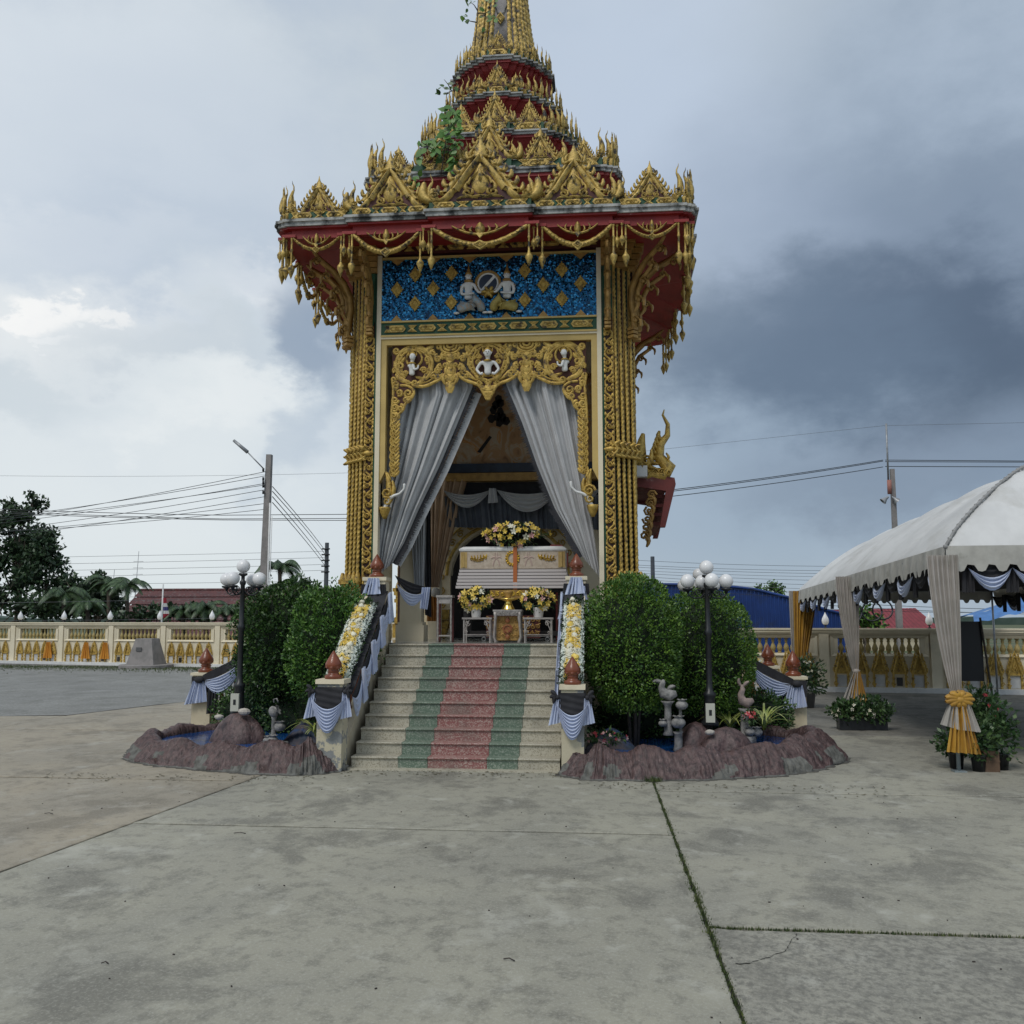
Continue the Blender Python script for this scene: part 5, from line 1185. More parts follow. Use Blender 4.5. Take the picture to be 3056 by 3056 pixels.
def bouquet(center, size, label, seed, pot=None, n=46, cols=(0, 0, 0, 2, 1), cat='flower arrangement', name='bouquet', br=.05):
    r = random.Random(seed); cx, cy, cz = center; sx_, sy_, sz_ = size
    t = thing(name, (cx, cy, cz-sz_), label, cat)
    fl = MB(); lf_ = MB(); stem = MB()
    for k in range(n*5):
        d = Vector((r.gauss(0, 1), r.gauss(0, .8)-.3, r.gauss(0, 1))).normalized(); p = Vector((cx+d.x*sx_*r.uniform(.4, 1), cy+d.y*sy_*r.uniform(.3, .9), cz+d.z*sz_*r.uniform(.3, .95)))
        leafq(lf_, p, .10, .035, (d.x+r.gauss(0, .5), d.y+r.gauss(0, .5)-.2, d.z+r.gauss(0, .5)), 0, r)
    build(lf_, 'leaves', leafm['pot_leaf'], t, kind='stuff')
    for k in range(n):
        d = Vector((r.gauss(0, 1), -abs(r.gauss(0, .7))-.15, r.gauss(.15, 1))).normalized(); p = Vector((cx+d.x*sx_*r.uniform(.6, 1.1), cy+d.y*sy_*r.uniform(.8, 1.2), cz+d.z*sz_*r.uniform(.6, 1.1)))
        ci = r.choice(cols); f_ = MB(); petal(f_, (0, 0, 0), 1, (d.x, d.y-.4, d.z), 0)
        fo = bpy.data.objects.new('flower', f_.mesh('flower', [[yflow, wflow, pflow, rflow, bflow][ci]])); COL.objects.link(fo); fo.parent = t; fo.location = p-orgof(t); fo.scale = (br*r.uniform(.8, 1.25),)*3
    if pot:
        pr, ph, pm_ = pot; mb = MB(); mb.lathe([(pr*.7, 0), (pr*.75, .01), (pr*.98, ph*.9), (pr, ph), (pr*.88, ph), (pr*.85, ph*.8)], (cx, cy, cz-sz_-ph*.6), 14); build(mb, 'pot', pm_, t)
    return t
bouquet((CX+.03, YCo+.05, zt+.23), (.60, .20, .23), 'wide spray of yellow and pink orchids lying on the coffin', 11, None, 60, (0, 0, 0, 2, 0, 1), br=.062)
YT = 15.85
def small_table(c, w, h, d, label, m, claw=False):
    t = thing('offering_table', (c[0], c[1], 1.66), label, 'table', 'offering tables in front of the coffin')
    mb = MB(); mb.box(c[0]-w/2, c[0]+w/2, c[1]-d/2, c[1]+d/2, 1.66+h-.03, 1.66+h); build(mb, 'table_top', m, t)
    lm = MB()
    if claw: lm.tube([(0, 0, h-.03), (.012, 0, h*.8), (.0, 0, h*.5), (-.015, 0, h*.18), (.01, 0, .03), (.02, 0, 0)], [.03, .03, .022, .02, .026, .03], 6)
    else: lm.box(-.012, .012, -.012, .012, 0, h-.03)
    lme = lm.mesh('leg', m)
    for sx_ in (-1, 1):
        for sy_ in (-1, 1): inst('leg', lme, t, (c[0]+sx_*(w/2-.03), c[1]+sy_*(d/2-.03), 1.66), 0, (-sx_ if claw else 1, 1, 1))
    mb = MB(); y = c[1]-d/2+.015
    if claw:
        mb.box(c[0]-w/2+.02, c[0]+w/2-.02, y, y+.02, 1.66+h-.10, 1.66+h-.03); carved(mb, c[0]-w/2+.03, c[0]+w/2-.03, 1.66+h-.10, 1.66+h-.035, y, 3, 6)
    else:
        mb.box(c[0]-w/2+.02, c[0]+w/2-.02, y, y+.012, 1.66+.13, 1.66+.142)
        for q in (-1, 1): mb.stroke(spiral(c[0]+q*(w/2-.09), 1.66+h-.10, .05, 1.4, 0, q, 10), .014, .01, 0, y); mb.stroke(curve2((c[0]+q*(w/2-.03), 1.66+h*.35), (c[0]+q*(w/2-.05), 1.66+h*.6), (c[0]+q*(w/2-.12), 1.66+h-.05), 7), .016, .01, 0, y); mb.stroke(spiral(c[0]+q*(w/2-.065), 1.66+h*.42, .03, 1.3, 0, -q, 8), .012, .01, 0, y)
    mb.box(c[0]-w/2+.02, c[0]+w/2-.02, c[1]+d/2-.03, c[1]+d/2-.015, 1.66+.10, 1.66+.115); build(mb, 'apron', m, t)
    return t
silver = pbr('silver_paint', (.40, .37, .34), (.28, .25, .23), 14, .4, .3)
pl_ = P3(902, 1168, YT); pc_ = P3(959, 1150, YT); prr = P3(1016, 1168, YT)
small_table((pl_.x, YT), .50, .42, .34, 'left low silver side table with scroll corners', silver); small_table((prr.x, YT), .50, .42, .34, 'right low silver side table with scroll corners', silver)
ct = small_table((pc_.x, YT-.02), .48, .55, .36, 'central carved silver table with claw feet', silver, True)
mb = MB(); mb.box(pc_.x-.19, pc_.x+.19, YT-.10, YT-.08, 1.70, 2.10); carved(mb, pc_.x-.18, pc_.x+.18, 1.72, 2.08, YT-.101, 8, 5); build(mb, 'carved_back_panel', goldd, ct)
mb = MB(); mb.prism([(pc_.x+.085*sin(k*pi/8), 1.89+.085*cos(k*pi/8)) for k in range(16)][::-1], YT-.135, YT-.12); mb.stroke([(pc_.x+.06*sin(k*pi/5), 1.89+.06*cos(k*pi/5)) for k in range(11)], .02, .02, 0, YT-.135); leaf2(mb, (pc_.x, 1.99), (pc_.x, 2.03), (pc_.x, 2.09), .08, .02, 0, YT-.125, 5); leaf2(mb, (pc_.x, 1.8), (pc_.x, 1.76), (pc_.x, 1.72), .08, .02, 0, YT-.125, 5); build(mb, 'red_lotus_crest', pbr('crest_red', (.22, .045, .02), (.30, .16, .04), 40, .5), ct)
whp = pbr('white_pot', (.62, .60, .57), None, rough=.4)
bl = P3(906, 1150, YT)
bouquet((pl_.x-.03, YT-.02, 2.38), (.30, .15, .20), 'bouquet of yellow orchids in a white pot on the left silver table', 21, (.10, .17, whp), 46, (0, 0, 0, 0, 0, 2, 1), br=.060)
bouquet((prr.x-.0, YT-.02, 2.38), (.30, .15, .20), 'bouquet of yellow orchids in a white pot on the right silver table', 22, (.10, .17, whp), 46, (0, 0, 0, 0, 0, 2, 1), br=.060)
for x_ in (pl_.x, prr.x): pass
bw = thing('offering_bowl', (pc_.x, YT, 2.21), 'bright brass pedestal bowl on the central table', 'bowl')
mb = MB(); mb.lathe([(.12, 0), (.115, .015), (.07, .09), (.055, .13), (.06, .145), (.17, .175), (.175, .19), (.02, .19)], (pc_.x, YT, 2.21), 18); build(mb, 'pedestal_dish', pbr('brass', (.80, .58, .16), None, rough=.18, metal=1), bw)
mb = MB(); mb.lathe([(.05, 0), (.045, .02), (.08, .09), (.085, .12), (.02, .12)], (pc_.x, YT, 2.402), 14); build(mb, 'cup', goldd, bw)
st = thing('tall_stand', tuple(P3(838, 1212, 15.95)), 'tall narrow carved silver stand left of the altar tables', 'stand'); st.location.z = 1.66
p = P3(838, 1212, 15.95); px_ = p.x; w2 = .115; h_ = .78
for sx_ in (-1, 1):
    for sy_ in (0, .22): mb = MB(); mb.tube([(px_+sx_*w2, 15.95+sy_, 1.66+i*.04) for i in range(20)], [.017+.005*(i % 2) for i in range(20)], 5); build(mb, 'leg', silver if sy_ == 0 else pbr('dark_red_wood', (.08, .02, .02)), st)
mb = MB(); mb.box(px_-.14, px_+.14, 15.92, 16.2, 1.66+h_-.02, 1.66+h_+.02); mb.box(px_-.10, px_+.10, 15.945, 15.96, 1.66+h_-.12, 1.66+h_-.02); mb.box(px_-.1, px_+.1, 15.945, 15.96, 1.76, 1.785); build(mb, 'stand_top', silver, st)
rf_ = thing('standing_fan', tuple(P3(1052, 1100, 17.6)), 'red panel standing behind the coffin\'s right end', 'panel'); p = P3(1050, 1040, 17.6); rf_.location = (p.x, 17.6, 1.66)
mb = MB(); mb.prism([(p.x-.22, p.z-.3), (p.x+.22, p.z-.3), (p.x+.22, p.z-.05), (p.x+.1, p.z+.12), (p.x-.1, p.z+.13), (p.x-.22, p.z)], 17.6, 17.63); mb.box(p.x-.02, p.x+.02, 17.6, 17.63, 1.66, p.z-.3); build(mb, 'red_board', pbr('red_board', (.40, .10, .09), (.30, .07, .07), 5, .6), rf_)

# ================================================================== STAIRCASE
XS0, XS1, YS0, TR, RI = -3.49, -.60, 13.03, .2467, .165
terr = {}
def terrazzo(nm, base, chip, fr=.5):
    m = bpy.data.materials.new(nm); m.use_nodes = True; t = m.node_tree; b = t.nodes['Principled BSDF']; L = t.links.new; geo = t.nodes.new('ShaderNodeNewGeometry')
    v = t.nodes.new('ShaderNodeTexVoronoi'); v.inputs['Scale'].default_value = 75; L(geo.outputs['Position'], v.inputs['Vector']); s_ = t.nodes.new('ShaderNodeSeparateColor'); L(v.outputs['Color'], s_.inputs[0])
    mr = t.nodes.new('ShaderNodeMapRange'); L(s_.outputs[0], mr.inputs[0]); mr.inputs[1].default_value = fr; mr.inputs[2].default_value = fr+.3
    mx = t.nodes.new('ShaderNodeMix'); mx.data_type = 'RGBA'; L(mr.outputs[0], mx.inputs[0]); mx.inputs[6].default_value = (*base, 1); mx.inputs[7].default_value = (*chip, 1)
    n = t.nodes.new('ShaderNodeTexNoise'); n.inputs['Scale'].default_value = 2.2; n.inputs['Detail'].default_value = 8; L(geo.outputs['Position'], n.inputs['Vector']); m2 = t.nodes.new('ShaderNodeMapRange'); L(n.outputs['Fac'], m2.inputs[0]); m2.inputs[1].default_value = .5; m2.inputs[2].default_value = .72; m2.inputs[4].default_value = .55
    m3 = t.nodes.new('ShaderNodeMix'); m3.data_type = 'RGBA'; L(m2.outputs[0], m3.inputs[0]); L(mx.outputs[2], m3.inputs[6]); m3.inputs[7].default_value = (.15, .145, .12, 1); L(m3.outputs[2], b.inputs['Base Color']); b.inputs['Roughness'].default_value = .5
    return m
tw = terrazzo('terrazzo_cream', (.48, .45, .36), (.30, .27, .20), .55); tg = terrazzo('terrazzo_green', (.115, .165, .12), (.27, .31, .25), .55); trd = terrazzo('terrazzo_red', (.25, .10, .09), (.42, .31, .27), .5)
strips = [(XS0, -2.834, tw, 'cream'), (-2.834, -2.42, tg, 'green'), (-2.42, -1.60, trd, 'red'), (-1.60, -1.173, tg, 'green'), (-1.173, XS1, tw, 'cream')]
stair = thing('staircase', ((XS0+XS1)/2, YS0, 0), 'flight of ten terrazzo steps with a red centre strip between green and cream ones', 'stairs')
mb = MB()
for i in range(10): mb.box(XS0+.005, XS1-.005, YS0+i*TR+.03, 15.7, max(0, i*RI-.02), (i+1)*RI-.035)
build(mb, 'stair_core', dirtm, stair)
for i in range(10):
    st_ = bpy.data.objects.new('step', None); COL.objects.link(st_); st_.parent = stair; y = YS0+i*TR; z = i*RI
    for a_, b_, m_, _n in strips:
        sh = .035*i*0
        a2, b2 = a_+.0025, b_-.0025
        mb = MB(); mb.box(a2, b2, y, y+.03, z+.001, z+RI-.032); build(mb, 'riser_tile', m_, st_)
        nd = TR+.045 if i < 9 else .5
        mb = MB(); x0, x1, y0, y1, z1 = a2, b2, y-.028, y+nd-.03, z+RI
        pr = [(y0+.012, z1-.030), (y0, z1-.018), (y0, z1-.009), (y0+.010, z1), (y1, z1), (y1, z1-.030)]
        mb.prism(pr, x0, x1, 0, 'x'); build(mb, 'tread_tile', m_, st_)
mb = MB(); mb.box(XS0-.05, XS1+.02, YS0-.16, YS0, 0, .018); build(mb, 'threshold_strip', tw, stair)
# ---- parapets
def finial_ceramic(mb, x, y, z, s=1.0, seg=14):
    mb.lathe([(.145*s, 0), (.15*s, .03*s), (.15*s, .055*s), (.10*s, .08*s), (.09*s, .12*s), (.11*s, .135*s), (.085*s, .15*s), (.12*s, .18*s), (.145*s, .22*s), (.14*s, .27*s), (.10*s, .34*s), (.05*s, .42*s), (.01*s, .48*s)], (x, y, z), seg)
    for row, (r_, z0, h_) in enumerate(((.145, .19, .12), (.125, .25, .12), (.085, .31, .12))):
        for k in range(8):
            a_ = 2*pi*(k+.5*row)/8; q = MB(); leaf2(q, (0, 0), (0, h_*s*.5), (0, h_*s), .08*s, .012*s, 0, 0, 5)
            mb.merge(q, Matrix.Translation((x, y, z)) @ Matrix.Rotation(a_, 4, 'Z') @ Matrix.Translation((0, -r_*s, z0*s)) @ Matrix.Rotation(-.45-.1*row, 4, 'X'))
def parapet(name, label, xa, xb, y0, y1, zr0, zr1, zpost, fin, par=None):
    """sloping balustrade: post, stringer, handrail, balusters"""
    t = thing(name, ((xa+xb)/2, y0, 0), label, 'balustrade')
    mb = MB(); mb.box(xa, xb, y0, y0+.30, 0, zpost-.06); build(mb, 'newel_post', peel, t)
    mb = MB(); mb.box(xa-.025, xb+.025, y0-.025, y0+.325, zpost-.06, zpost); build(mb, 'newel_cap', cream, t)
    mb = MB(); finial_ceramic(mb, (xa+xb)/2, y0+.15, zpost, fin); build(mb, 'lotus_finial', cer, t)
    mb = MB(); mb.box(xa, xb, y1, y1+.30, 0, zr1+.20); mb.box(xa-.025, xb+.025, y1-.025, y1+.325, zr1+.20, zr1+.26); build(mb, 'upper_post', cream, t)
    mb = MB(); finial_ceramic(mb, (xa+xb)/2, y1+.15, zr1+.26, fin); build(mb, 'lotus_finial', cer, t)
    mb = MB(); mb.prism([(y0+.30, 0), (y1, 0), (y1, zr1-.70), (y0+.30, zr0-.72)], xa+.04, xb-.04, 0, 'x'); build(mb, 'stringer', creamd, t)
    mb = MB(); mb.prism([(y0+.30, zr0-.10), (y1, zr1-.08), (y1, zr1+.02), (y0+.30, zr0)], xa+.01, xb-.01, 0, 'x'); build(mb, 'handrail', cream, t)
    n = 11; bmsh = baluster_mesh(.60, .052, cer, 8)
    for k in range(n):
        f = (k+.6)/n; inst('baluster', bmsh, t, ((xa+xb)/2, y0+.30+(y1-y0-.30)*f, (zr0-.72)+(zr1-zr0+.02)*f))
    return t
XA, XB = -3.93, -3.52; RA, RB = -.57, -.27
parapet('stair_balustrade', 'left balustrade of the front stairs with brown balusters and lotus finials', XA+.03, XB-.03, 12.72, 15.15, .98, 2.48, 1.23, .80)
parapet('stair_balustrade', 'right balustrade of the front stairs beside the round clipped bush', RA, RB, 12.80, 15.15, .98, 2.48, 1.17, .78)
# ---- mourning cloth on the balustrades
def stair_drape(side, label):
    inner = (XB+.02) if side < 0 else (RA-.03); ox = 1 if side < 0 else -1
    t = thing('mourning_drape', (inner, 13.8, .8), label, 'drapery')
    y0, y1, z0, z1 = 12.72, 15.15, .98, 2.48
    R_ = lambda f: (inner, y0+.28+(y1-y0-.28)*f, z0+(z1-z0)*f)
    mb = MB()
    n = 4
    for k in range(n):
        A_, B_ = R_((k+.98)/n), R_(k/n)
        swag(mb, A_, B_, .16, .46, 3, (ox*.05, 0, 0), 0, 12)
    build(mb, 'blue_swags', bluecl, t)
    for k in range(1, n+1):
        a_ = R_(k/n-.03); mb = MB(); drape(mb, (a_[0]+ox*.05, a_[1]-.07, a_[2]+.02), (a_[0]+ox*.05, a_[1]+.07, a_[2]+.06), (a_[0]+ox*.08, a_[1]-.12, a_[2]-.46), (a_[0]+ox*.08, a_[1]+.10, a_[2]-.40), 3, .02, (ox, 0, 0), nv=5, seed=k); build(mb, 'cloth_tail', bluecl, t)
    mb = MB()
    for k in range(n): A_, B_ = R_((k+.98)/n), R_(k/n); swag(mb, (A_[0]-ox*.0, A_[1], A_[2]+.02), (B_[0], B_[1], B_[2]+.02), .02, .30, 3, (ox*.025, 0, 0), 0, 10)
    xo = (XA-.03) if side < 0 else (RB+.03)
    mb2 = MB(); drape(mb2, (inner+ox*.01, R_(0)[1], R_(0)[2]+.03), (inner+ox*.01, R_(1)[1], R_(1)[2]+.03), (inner-ox*.30, R_(0)[1], R_(0)[2]+.035), (inner-ox*.30, R_(1)[1], R_(1)[2]+.035), 10, .010, (0, 0, 1), nv=3)
    mb.merge(mb2); build(mb, 'black_cloth', blackc, t)
    return t
stair_drape(-1, 'pale blue and black cloth swagged along the left front balustrade'); stair_drape(1, 'pale blue and black cloth swagged along the right front balustrade')
def newel_drape(xa, xb, y0, zt_, label, d=(0, -1, 0), depth=.30, s=1.0):
    t = thing('newel_drape', ((xa+xb)/2, y0, zt_-.4), label, 'drapery')
    mb = MB(); e = .03
    def band(u, v):
        pts = [(xa-e, y0+depth), (xa-e, y0-e), (xb+e, y0-e), (xb+e, y0+depth)]; L_ = u*3; i = min(int(L_), 2); f = L_-i
        x = pts[i][0]+(pts[i+1][0]-pts[i][0])*f; y = pts[i][1]+(pts[i+1][1]-pts[i][1])*f; z = zt_-.07-v*.26*s
        z -= .10*s*v*(1-(2*(u-.5))**2) if 1 < L_ < 2 else 0; q = .006*sin(v*26+3*sin(u*6)); return (x, y-q, z)
    grid(mb, band, 30, 18); build(mb, 'black_wrap', blackc, t)
    mb = MB(); swag(mb, (xa-.07, y0-.05, zt_-.20*s), (xb+.07, y0-.05, zt_-.20*s), .16*s, .48*s, 7, (0, -.07, 0), 0, 18); build(mb, 'blue_swag', bluecl, t)
    for q, x in ((-1, xa-.05), (1, xb+.05)):
        mb = MB(); drape(mb, (x-.04, y0-.03, zt_-.14*s), (x+.04, y0-.03, zt_-.14*s), (x-.09+q*.03, y0-.05, zt_-.50*s), (x+.07+q*.03, y0-.05, zt_-.46*s), 3, .02, nv=4); build(mb, 'cloth_tail', bluecl, t)
        mb = MB()
        for k in range(5): leaf2(mb, (x, zt_-.13*s), (x+q*.05, zt_-.10*s+.05*sin(k*2)), (x+q*(.07+.03*cos(k)), zt_-.13*s+.09*sin(k*1.3)), .06, .03, 0, y0-.05, 5, True)
        mb.sph((x, y0-.05, zt_-.13*s), .032, 7, 5); build(mb, 'black_rosette', blackc, t)
    return t
newel_drape(XA+.03, XB-.03, 12.72, 1.20, 'black and blue cloth wrapped round the left front newel post'); newel_drape(RA, RB, 12.80, 1.14, 'black and blue cloth wrapped round the right front newel post')
# upper newel bows and the swag that runs inside
for q, (x, lb) in enumerate((((XA+XB)/2, 'pale blue and black bow on the upper left post'), ((RA+RB)/2, 'pale blue and black bow on the upper right post'))):
    t = thing('post_bow', (x, 15.05, 2.4), lb, 'bow')
    mb = MB(); drape(mb, (x-.09, 15.08, 2.72), (x+.09, 15.08, 2.72), (x-.18, 15.04, 2.44), (x+.14, 15.0, 2.46), 4, .03, nv=5); build(mb, 'bow_loop', bluecl, t)
    mb = MB(); drape(mb, (x-.14, 15.10, 2.60), (x-.08, 15.06, 2.60), (x-.30, 15.05, 2.05), (x-.18, 15.0, 2.1), 3, .025, nv=5); build(mb, 'bow_tail', bluecl, t)
    mb = MB(); drape(mb, (x+.06, 15.07, 2.58), (x+.14, 15.05, 2.58), (x+.12, 15.05, 2.08), (x+.24, 15.0, 2.0), 3, .025, nv=5); build(mb, 'bow_tail', bluecl if q else blackc, t)
    mb = MB(); drape(mb, (x-.20, 15.09, 2.62), (x+.20, 15.09, 2.62), (x-.22, 15.08, 2.46), (x+.22, 15.08, 2.44), 5, .03, nv=4); build(mb, 'black_band', blackc, t)
t = thing('inner_swag', tuple(P3(780, 1130, 15.9)), 'black and pale blue swag between the upper left post and the pillar', 'drapery')
mb = MB(); swag(mb, tuple(P3(748, 1100, 15.5)), tuple(P3(803, 1118, 16.2)), .10, .30, 4, (0, -.08, 0)); build(mb, 'blue_swag', bluecl, t)
mb = MB(); swag(mb, tuple(P3(745, 1085, 15.6)), tuple(P3(806, 1108, 16.3)), .02, .22, 3, (0, -.04, 0)); build(mb, 'black_swag', blackc, t)
mb = MB(); drape(mb, tuple(P3(796, 1108, 16.1)), tuple(P3(812, 1108, 16.1)), tuple(P3(792, 1148, 16.1)), tuple(P3(806, 1150, 16.1)), 3, .03, nv=5); build(mb, 'cloth_tail', bluecl, t)
# ---- flower garlands laid on the handrails
def garland(x, w, f0, f1, label, tilt=0):
    y0, y1, z0, z1 = 12.72, 15.15, .98, 2.48; L_ = lambda f: Vector((x, y0+.28+(y1-y0-.28)*f, z0+(z1-z0)*f+.10))
    A_, B_ = L_(f0), L_(f1); t = thing('flower_garland', tuple(A_), label, 'flowers'); r = random.Random(int(x*100)); ax = (B_-A_); ln = ax.length; ax.normalize(); nrm = Vector((0, -ax.z, ax.y)).normalized(); nrm = -nrm if nrm.z < 0 else nrm
    base = MB(); petals = [MB(), MB(), MB()]
    for k in range(900):
        s_ = r.uniform(-.02, 1.02); u = r.uniform(-1, 1); hh = sqrt(max(0, 1-u*u))
        p = A_+ax*ln*s_+Vector((1, 0, 0))*w*u*1.05+nrm*(.12*hh*r.uniform(.2, 1)); d = Vector((u*.8, 0, 0))+nrm*(.3+hh)+Vector((r.gauss(0, .3),)*3)
        leafq(base, p, .07, .03, d, 0, r)
    build(base, 'foliage', leafm['pot_leaf'], t, kind='stuff')
    for k in range(1700):
        s_ = r.uniform(-.02, 1.02); u = r.uniform(-1, 1); hh = sqrt(max(0, 1-u*u))*min(1, 6*(1.04-s_))*min(1, 6*(s_+.05)); p = A_+ax*ln*s_+Vector((1, 0, 0))*w*u+nrm*(.13*hh+.02); d = Vector((u, 0, 0))+nrm*(.4+hh)+Vector((r.gauss(0, .25), r.gauss(0, .25), r.gauss(0, .25)))
        ci = 2 if abs(u) > .62 else (0 if (sin(s_*17) > -.5 and r.random() < .8) else 1); petal(petals[ci], p, r.uniform(.022, .040), d, 0)
    build(petals[0], 'yellow_blooms', yflow, t, kind='stuff'); build(petals[1], 'cream_blooms', wflow, t, kind='stuff'); build(petals[2], 'pale_blooms', bflow, t, kind='stuff')
    rm = MB()
    rm.sph((0, 0, 0), (.05, .05, .042), 10, 6)
    for k in range(9):
        a_ = k*.9; q = MB(); leaf2(q, (0, -.03), (0, .02), (0, .05), .06, .015, 0, 0, 5); rm.merge(q, Matrix.Rotation(a_, 4, 'Z') @ Matrix.Translation((0, -.040+.003*k, .006)) @ Matrix.Rotation(-.5, 4, 'X'))
    rme = [rm.mesh('rose', [wflow]), rm.mesh('rose', [yflow])]
    for k in range(15):
        s_ = (k+.4)/15; u = r.uniform(-.35, .35); p = A_+ax*ln*s_+Vector((1, 0, 0))*w*u+nrm*.14; inst('rose', rme[0 if k % 3 else 1], t, p, r.uniform(0, 6), r.uniform(.7, 1.15), rx=.5)
garland((XA+XB)/2-.02, .175, .06, .78, 'slanting garland of yellow and white flowers on the left balustrade'); garland((RA+RB)/2-.02, .155, .04, .80, 'slanting garland of yellow and white flowers on the right balustrade')
# ================================================================== CLIPPED BUSHES
def foliage(c, rad, n, L_, wd, seed, rough=.12, flat=.8, up=.35, mi=0, shell=.35, core=True, sq=2.0, lo=-.9, ptilt=.8, gap=.30):
    """leaf quads through the outer part of a lumpy crown; returns (leaves, core)"""
    r = random.Random(seed); mb = MB(); V, Fc = [], []
    off = Vector((seed*3.7, seed*1.3, seed*.7))
    def rad_at(d):
        e = (abs(d.x)**sq+abs(d.y)**sq+abs(d.z)**sq)**(-1/sq)
        return e*(1+rough*(noise.noise(d*2.2+off)*1.2+noise.noise(d*5+off)*.6))
    for _ in range(n):
        z = r.uniform(lo, 1); a = r.uniform(0, 2*pi); q = sqrt(1-z*z); d = Vector((q*cos(a), q*sin(a), z)); R_ = rad_at(d)*(1-shell*r.random()**2.2+.04*r.random())
        if gap and noise.noise(d*4.5+off)+.5*noise.noise(d*11+off) > gap: continue
        p = Vector((c[0]+d.x*R_*rad[0], c[1]+d.y*R_*rad[1], c[2]+d.z*R_*rad[2]))
        o = Vector((d.x+r.gauss(0, ptilt), d.y+r.gauss(0, ptilt), d.z+up+r.gauss(0, ptilt))).normalized(); s_ = o.cross(Vector((r.gauss(0, 1), r.gauss(0, 1), r.gauss(0, 1)))).normalized()
        l = L_*r.uniform(.6, 1.25); w = wd*r.uniform(.7, 1.2)*.5; i = len(V)
        V += [tuple(p), tuple(p+o*l*.5+s_*w), tuple(p+o*l), tuple(p+o*l*.5-s_*w)]; Fc.append((i, i+1, i+2, i+3))
    mb.v = V; mb.f = Fc; mb.m = [mi]*len(Fc); mb.sm = [False]*len(Fc)
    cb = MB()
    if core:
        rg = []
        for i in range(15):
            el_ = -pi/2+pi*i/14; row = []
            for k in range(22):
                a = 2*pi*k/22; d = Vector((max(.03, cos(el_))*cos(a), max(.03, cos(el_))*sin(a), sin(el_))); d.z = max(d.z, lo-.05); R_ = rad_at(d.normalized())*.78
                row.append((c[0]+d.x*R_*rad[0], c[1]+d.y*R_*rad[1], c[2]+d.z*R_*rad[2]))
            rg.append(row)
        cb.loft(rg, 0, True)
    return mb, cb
def bush(c, rad, n, label, seed, leaf, L_=.06, wd=.032, rough=.08, shell=.25, sq=2.0, name='clipped_bush', z0=.1, bits=0, lo=-.9, **k):
    t = thing(name, (c[0], c[1], z0), label, 'bush')
    mb, cb = foliage(c, rad, n, L_, wd, seed, rough, shell=shell, sq=sq, lo=lo, **k)
    if bits:
        r = random.Random(seed+5)
        for _ in range(bits):
            a = r.uniform(0, 2*pi); z = r.uniform(-.7, 1); q = sqrt(1-z*z); d = Vector((q*cos(a), q*sin(a), z)); p = Vector((c[0]+d.x*rad[0]*1.0, c[1]+d.y*rad[1]*1.0, c[2]+d.z*rad[2]*1.0)); dd = (d+Vector((0, 0, .5))).normalized()
            for j in range(7): leafq(mb, p+dd*.03*j, L_*1.1, wd*1.1, (dd.x+r.gauss(0, .8), dd.y+r.gauss(0, .8), dd.z+r.gauss(0, .6)), 0, r)
    build(mb, 'foliage', leaf, t, kind='stuff'); build(cb, 'shade_core', corem, t)  # solid dark core: the shade inside the bush put into its colour
    mb = MB()
    for k_ in range(5): a = k_*1.256; mb.tube([(c[0]+.05*cos(a), c[1]+.05*sin(a), z0), (c[0]+.12*cos(a), c[1]+.12*sin(a), c[2]-rad[2]*.5), (c[0]+.3*cos(a), c[1]+.3*sin(a), c[2])], [.03, .025, .015], 5)
    build(mb, 'trunk', bark, t); return t
BLG, BLD, BLM = leafm['bush_leaf'], leafm['bush_leaf_dark'], leafm['bush_leaf_mid']
bush((-4.28, 14.75, 1.58), (.66, .62, .94), 18000, 'dense green bush just left of the left flower garland', 31, BLM, rough=.17, bits=120, sq=2.15, L_=.062)
bush((-5.42, 15.75, 1.62), (.82, .70, 1.04), 19000, 'darker loose bush behind the left black lamp post', 32, BLD, rough=.20, bits=140, sq=2.05, L_=.070, wd=.034)
bush((.44, 14.45, 1.66), (.71, .66, 1.03), 25000, 'large rounded clipped bush right of the front stairs', 33, BLG, rough=.07, sq=2.25, L_=.052, wd=.027)
bush((1.62, 15.45, 1.50), (.79, .72, .99), 23000, 'rounded clipped bush behind the right black lamp post', 34, BLG, rough=.08, sq=2.15, L_=.052, wd=.027)
for i, (x, y, rx, rz) in enumerate(((-4.9, 15.6, .9, .5), (-6.2, 16.2, .6, .45), (.5, 15.6, .75, .55), (1.5, 16.1, .8, .5), (2.5, 16.2, .6, .45))):  # dark foliage added to stand for the shade below the bushes
    bush((x, y, .45), (rx, .35, rz), 3500, ['added dark foliage standing for the shade under the left bushes', 'added dark foliage standing for the shade behind the left pool lamp', 'added dark foliage standing for the shade under the large clipped bush', 'added dark foliage standing for the shade behind the tall fountain', 'added dark foliage standing for the shade behind the pale fish statue'][i], 300+i, BLD, name='shade_filler', z0=0, rough=.25)

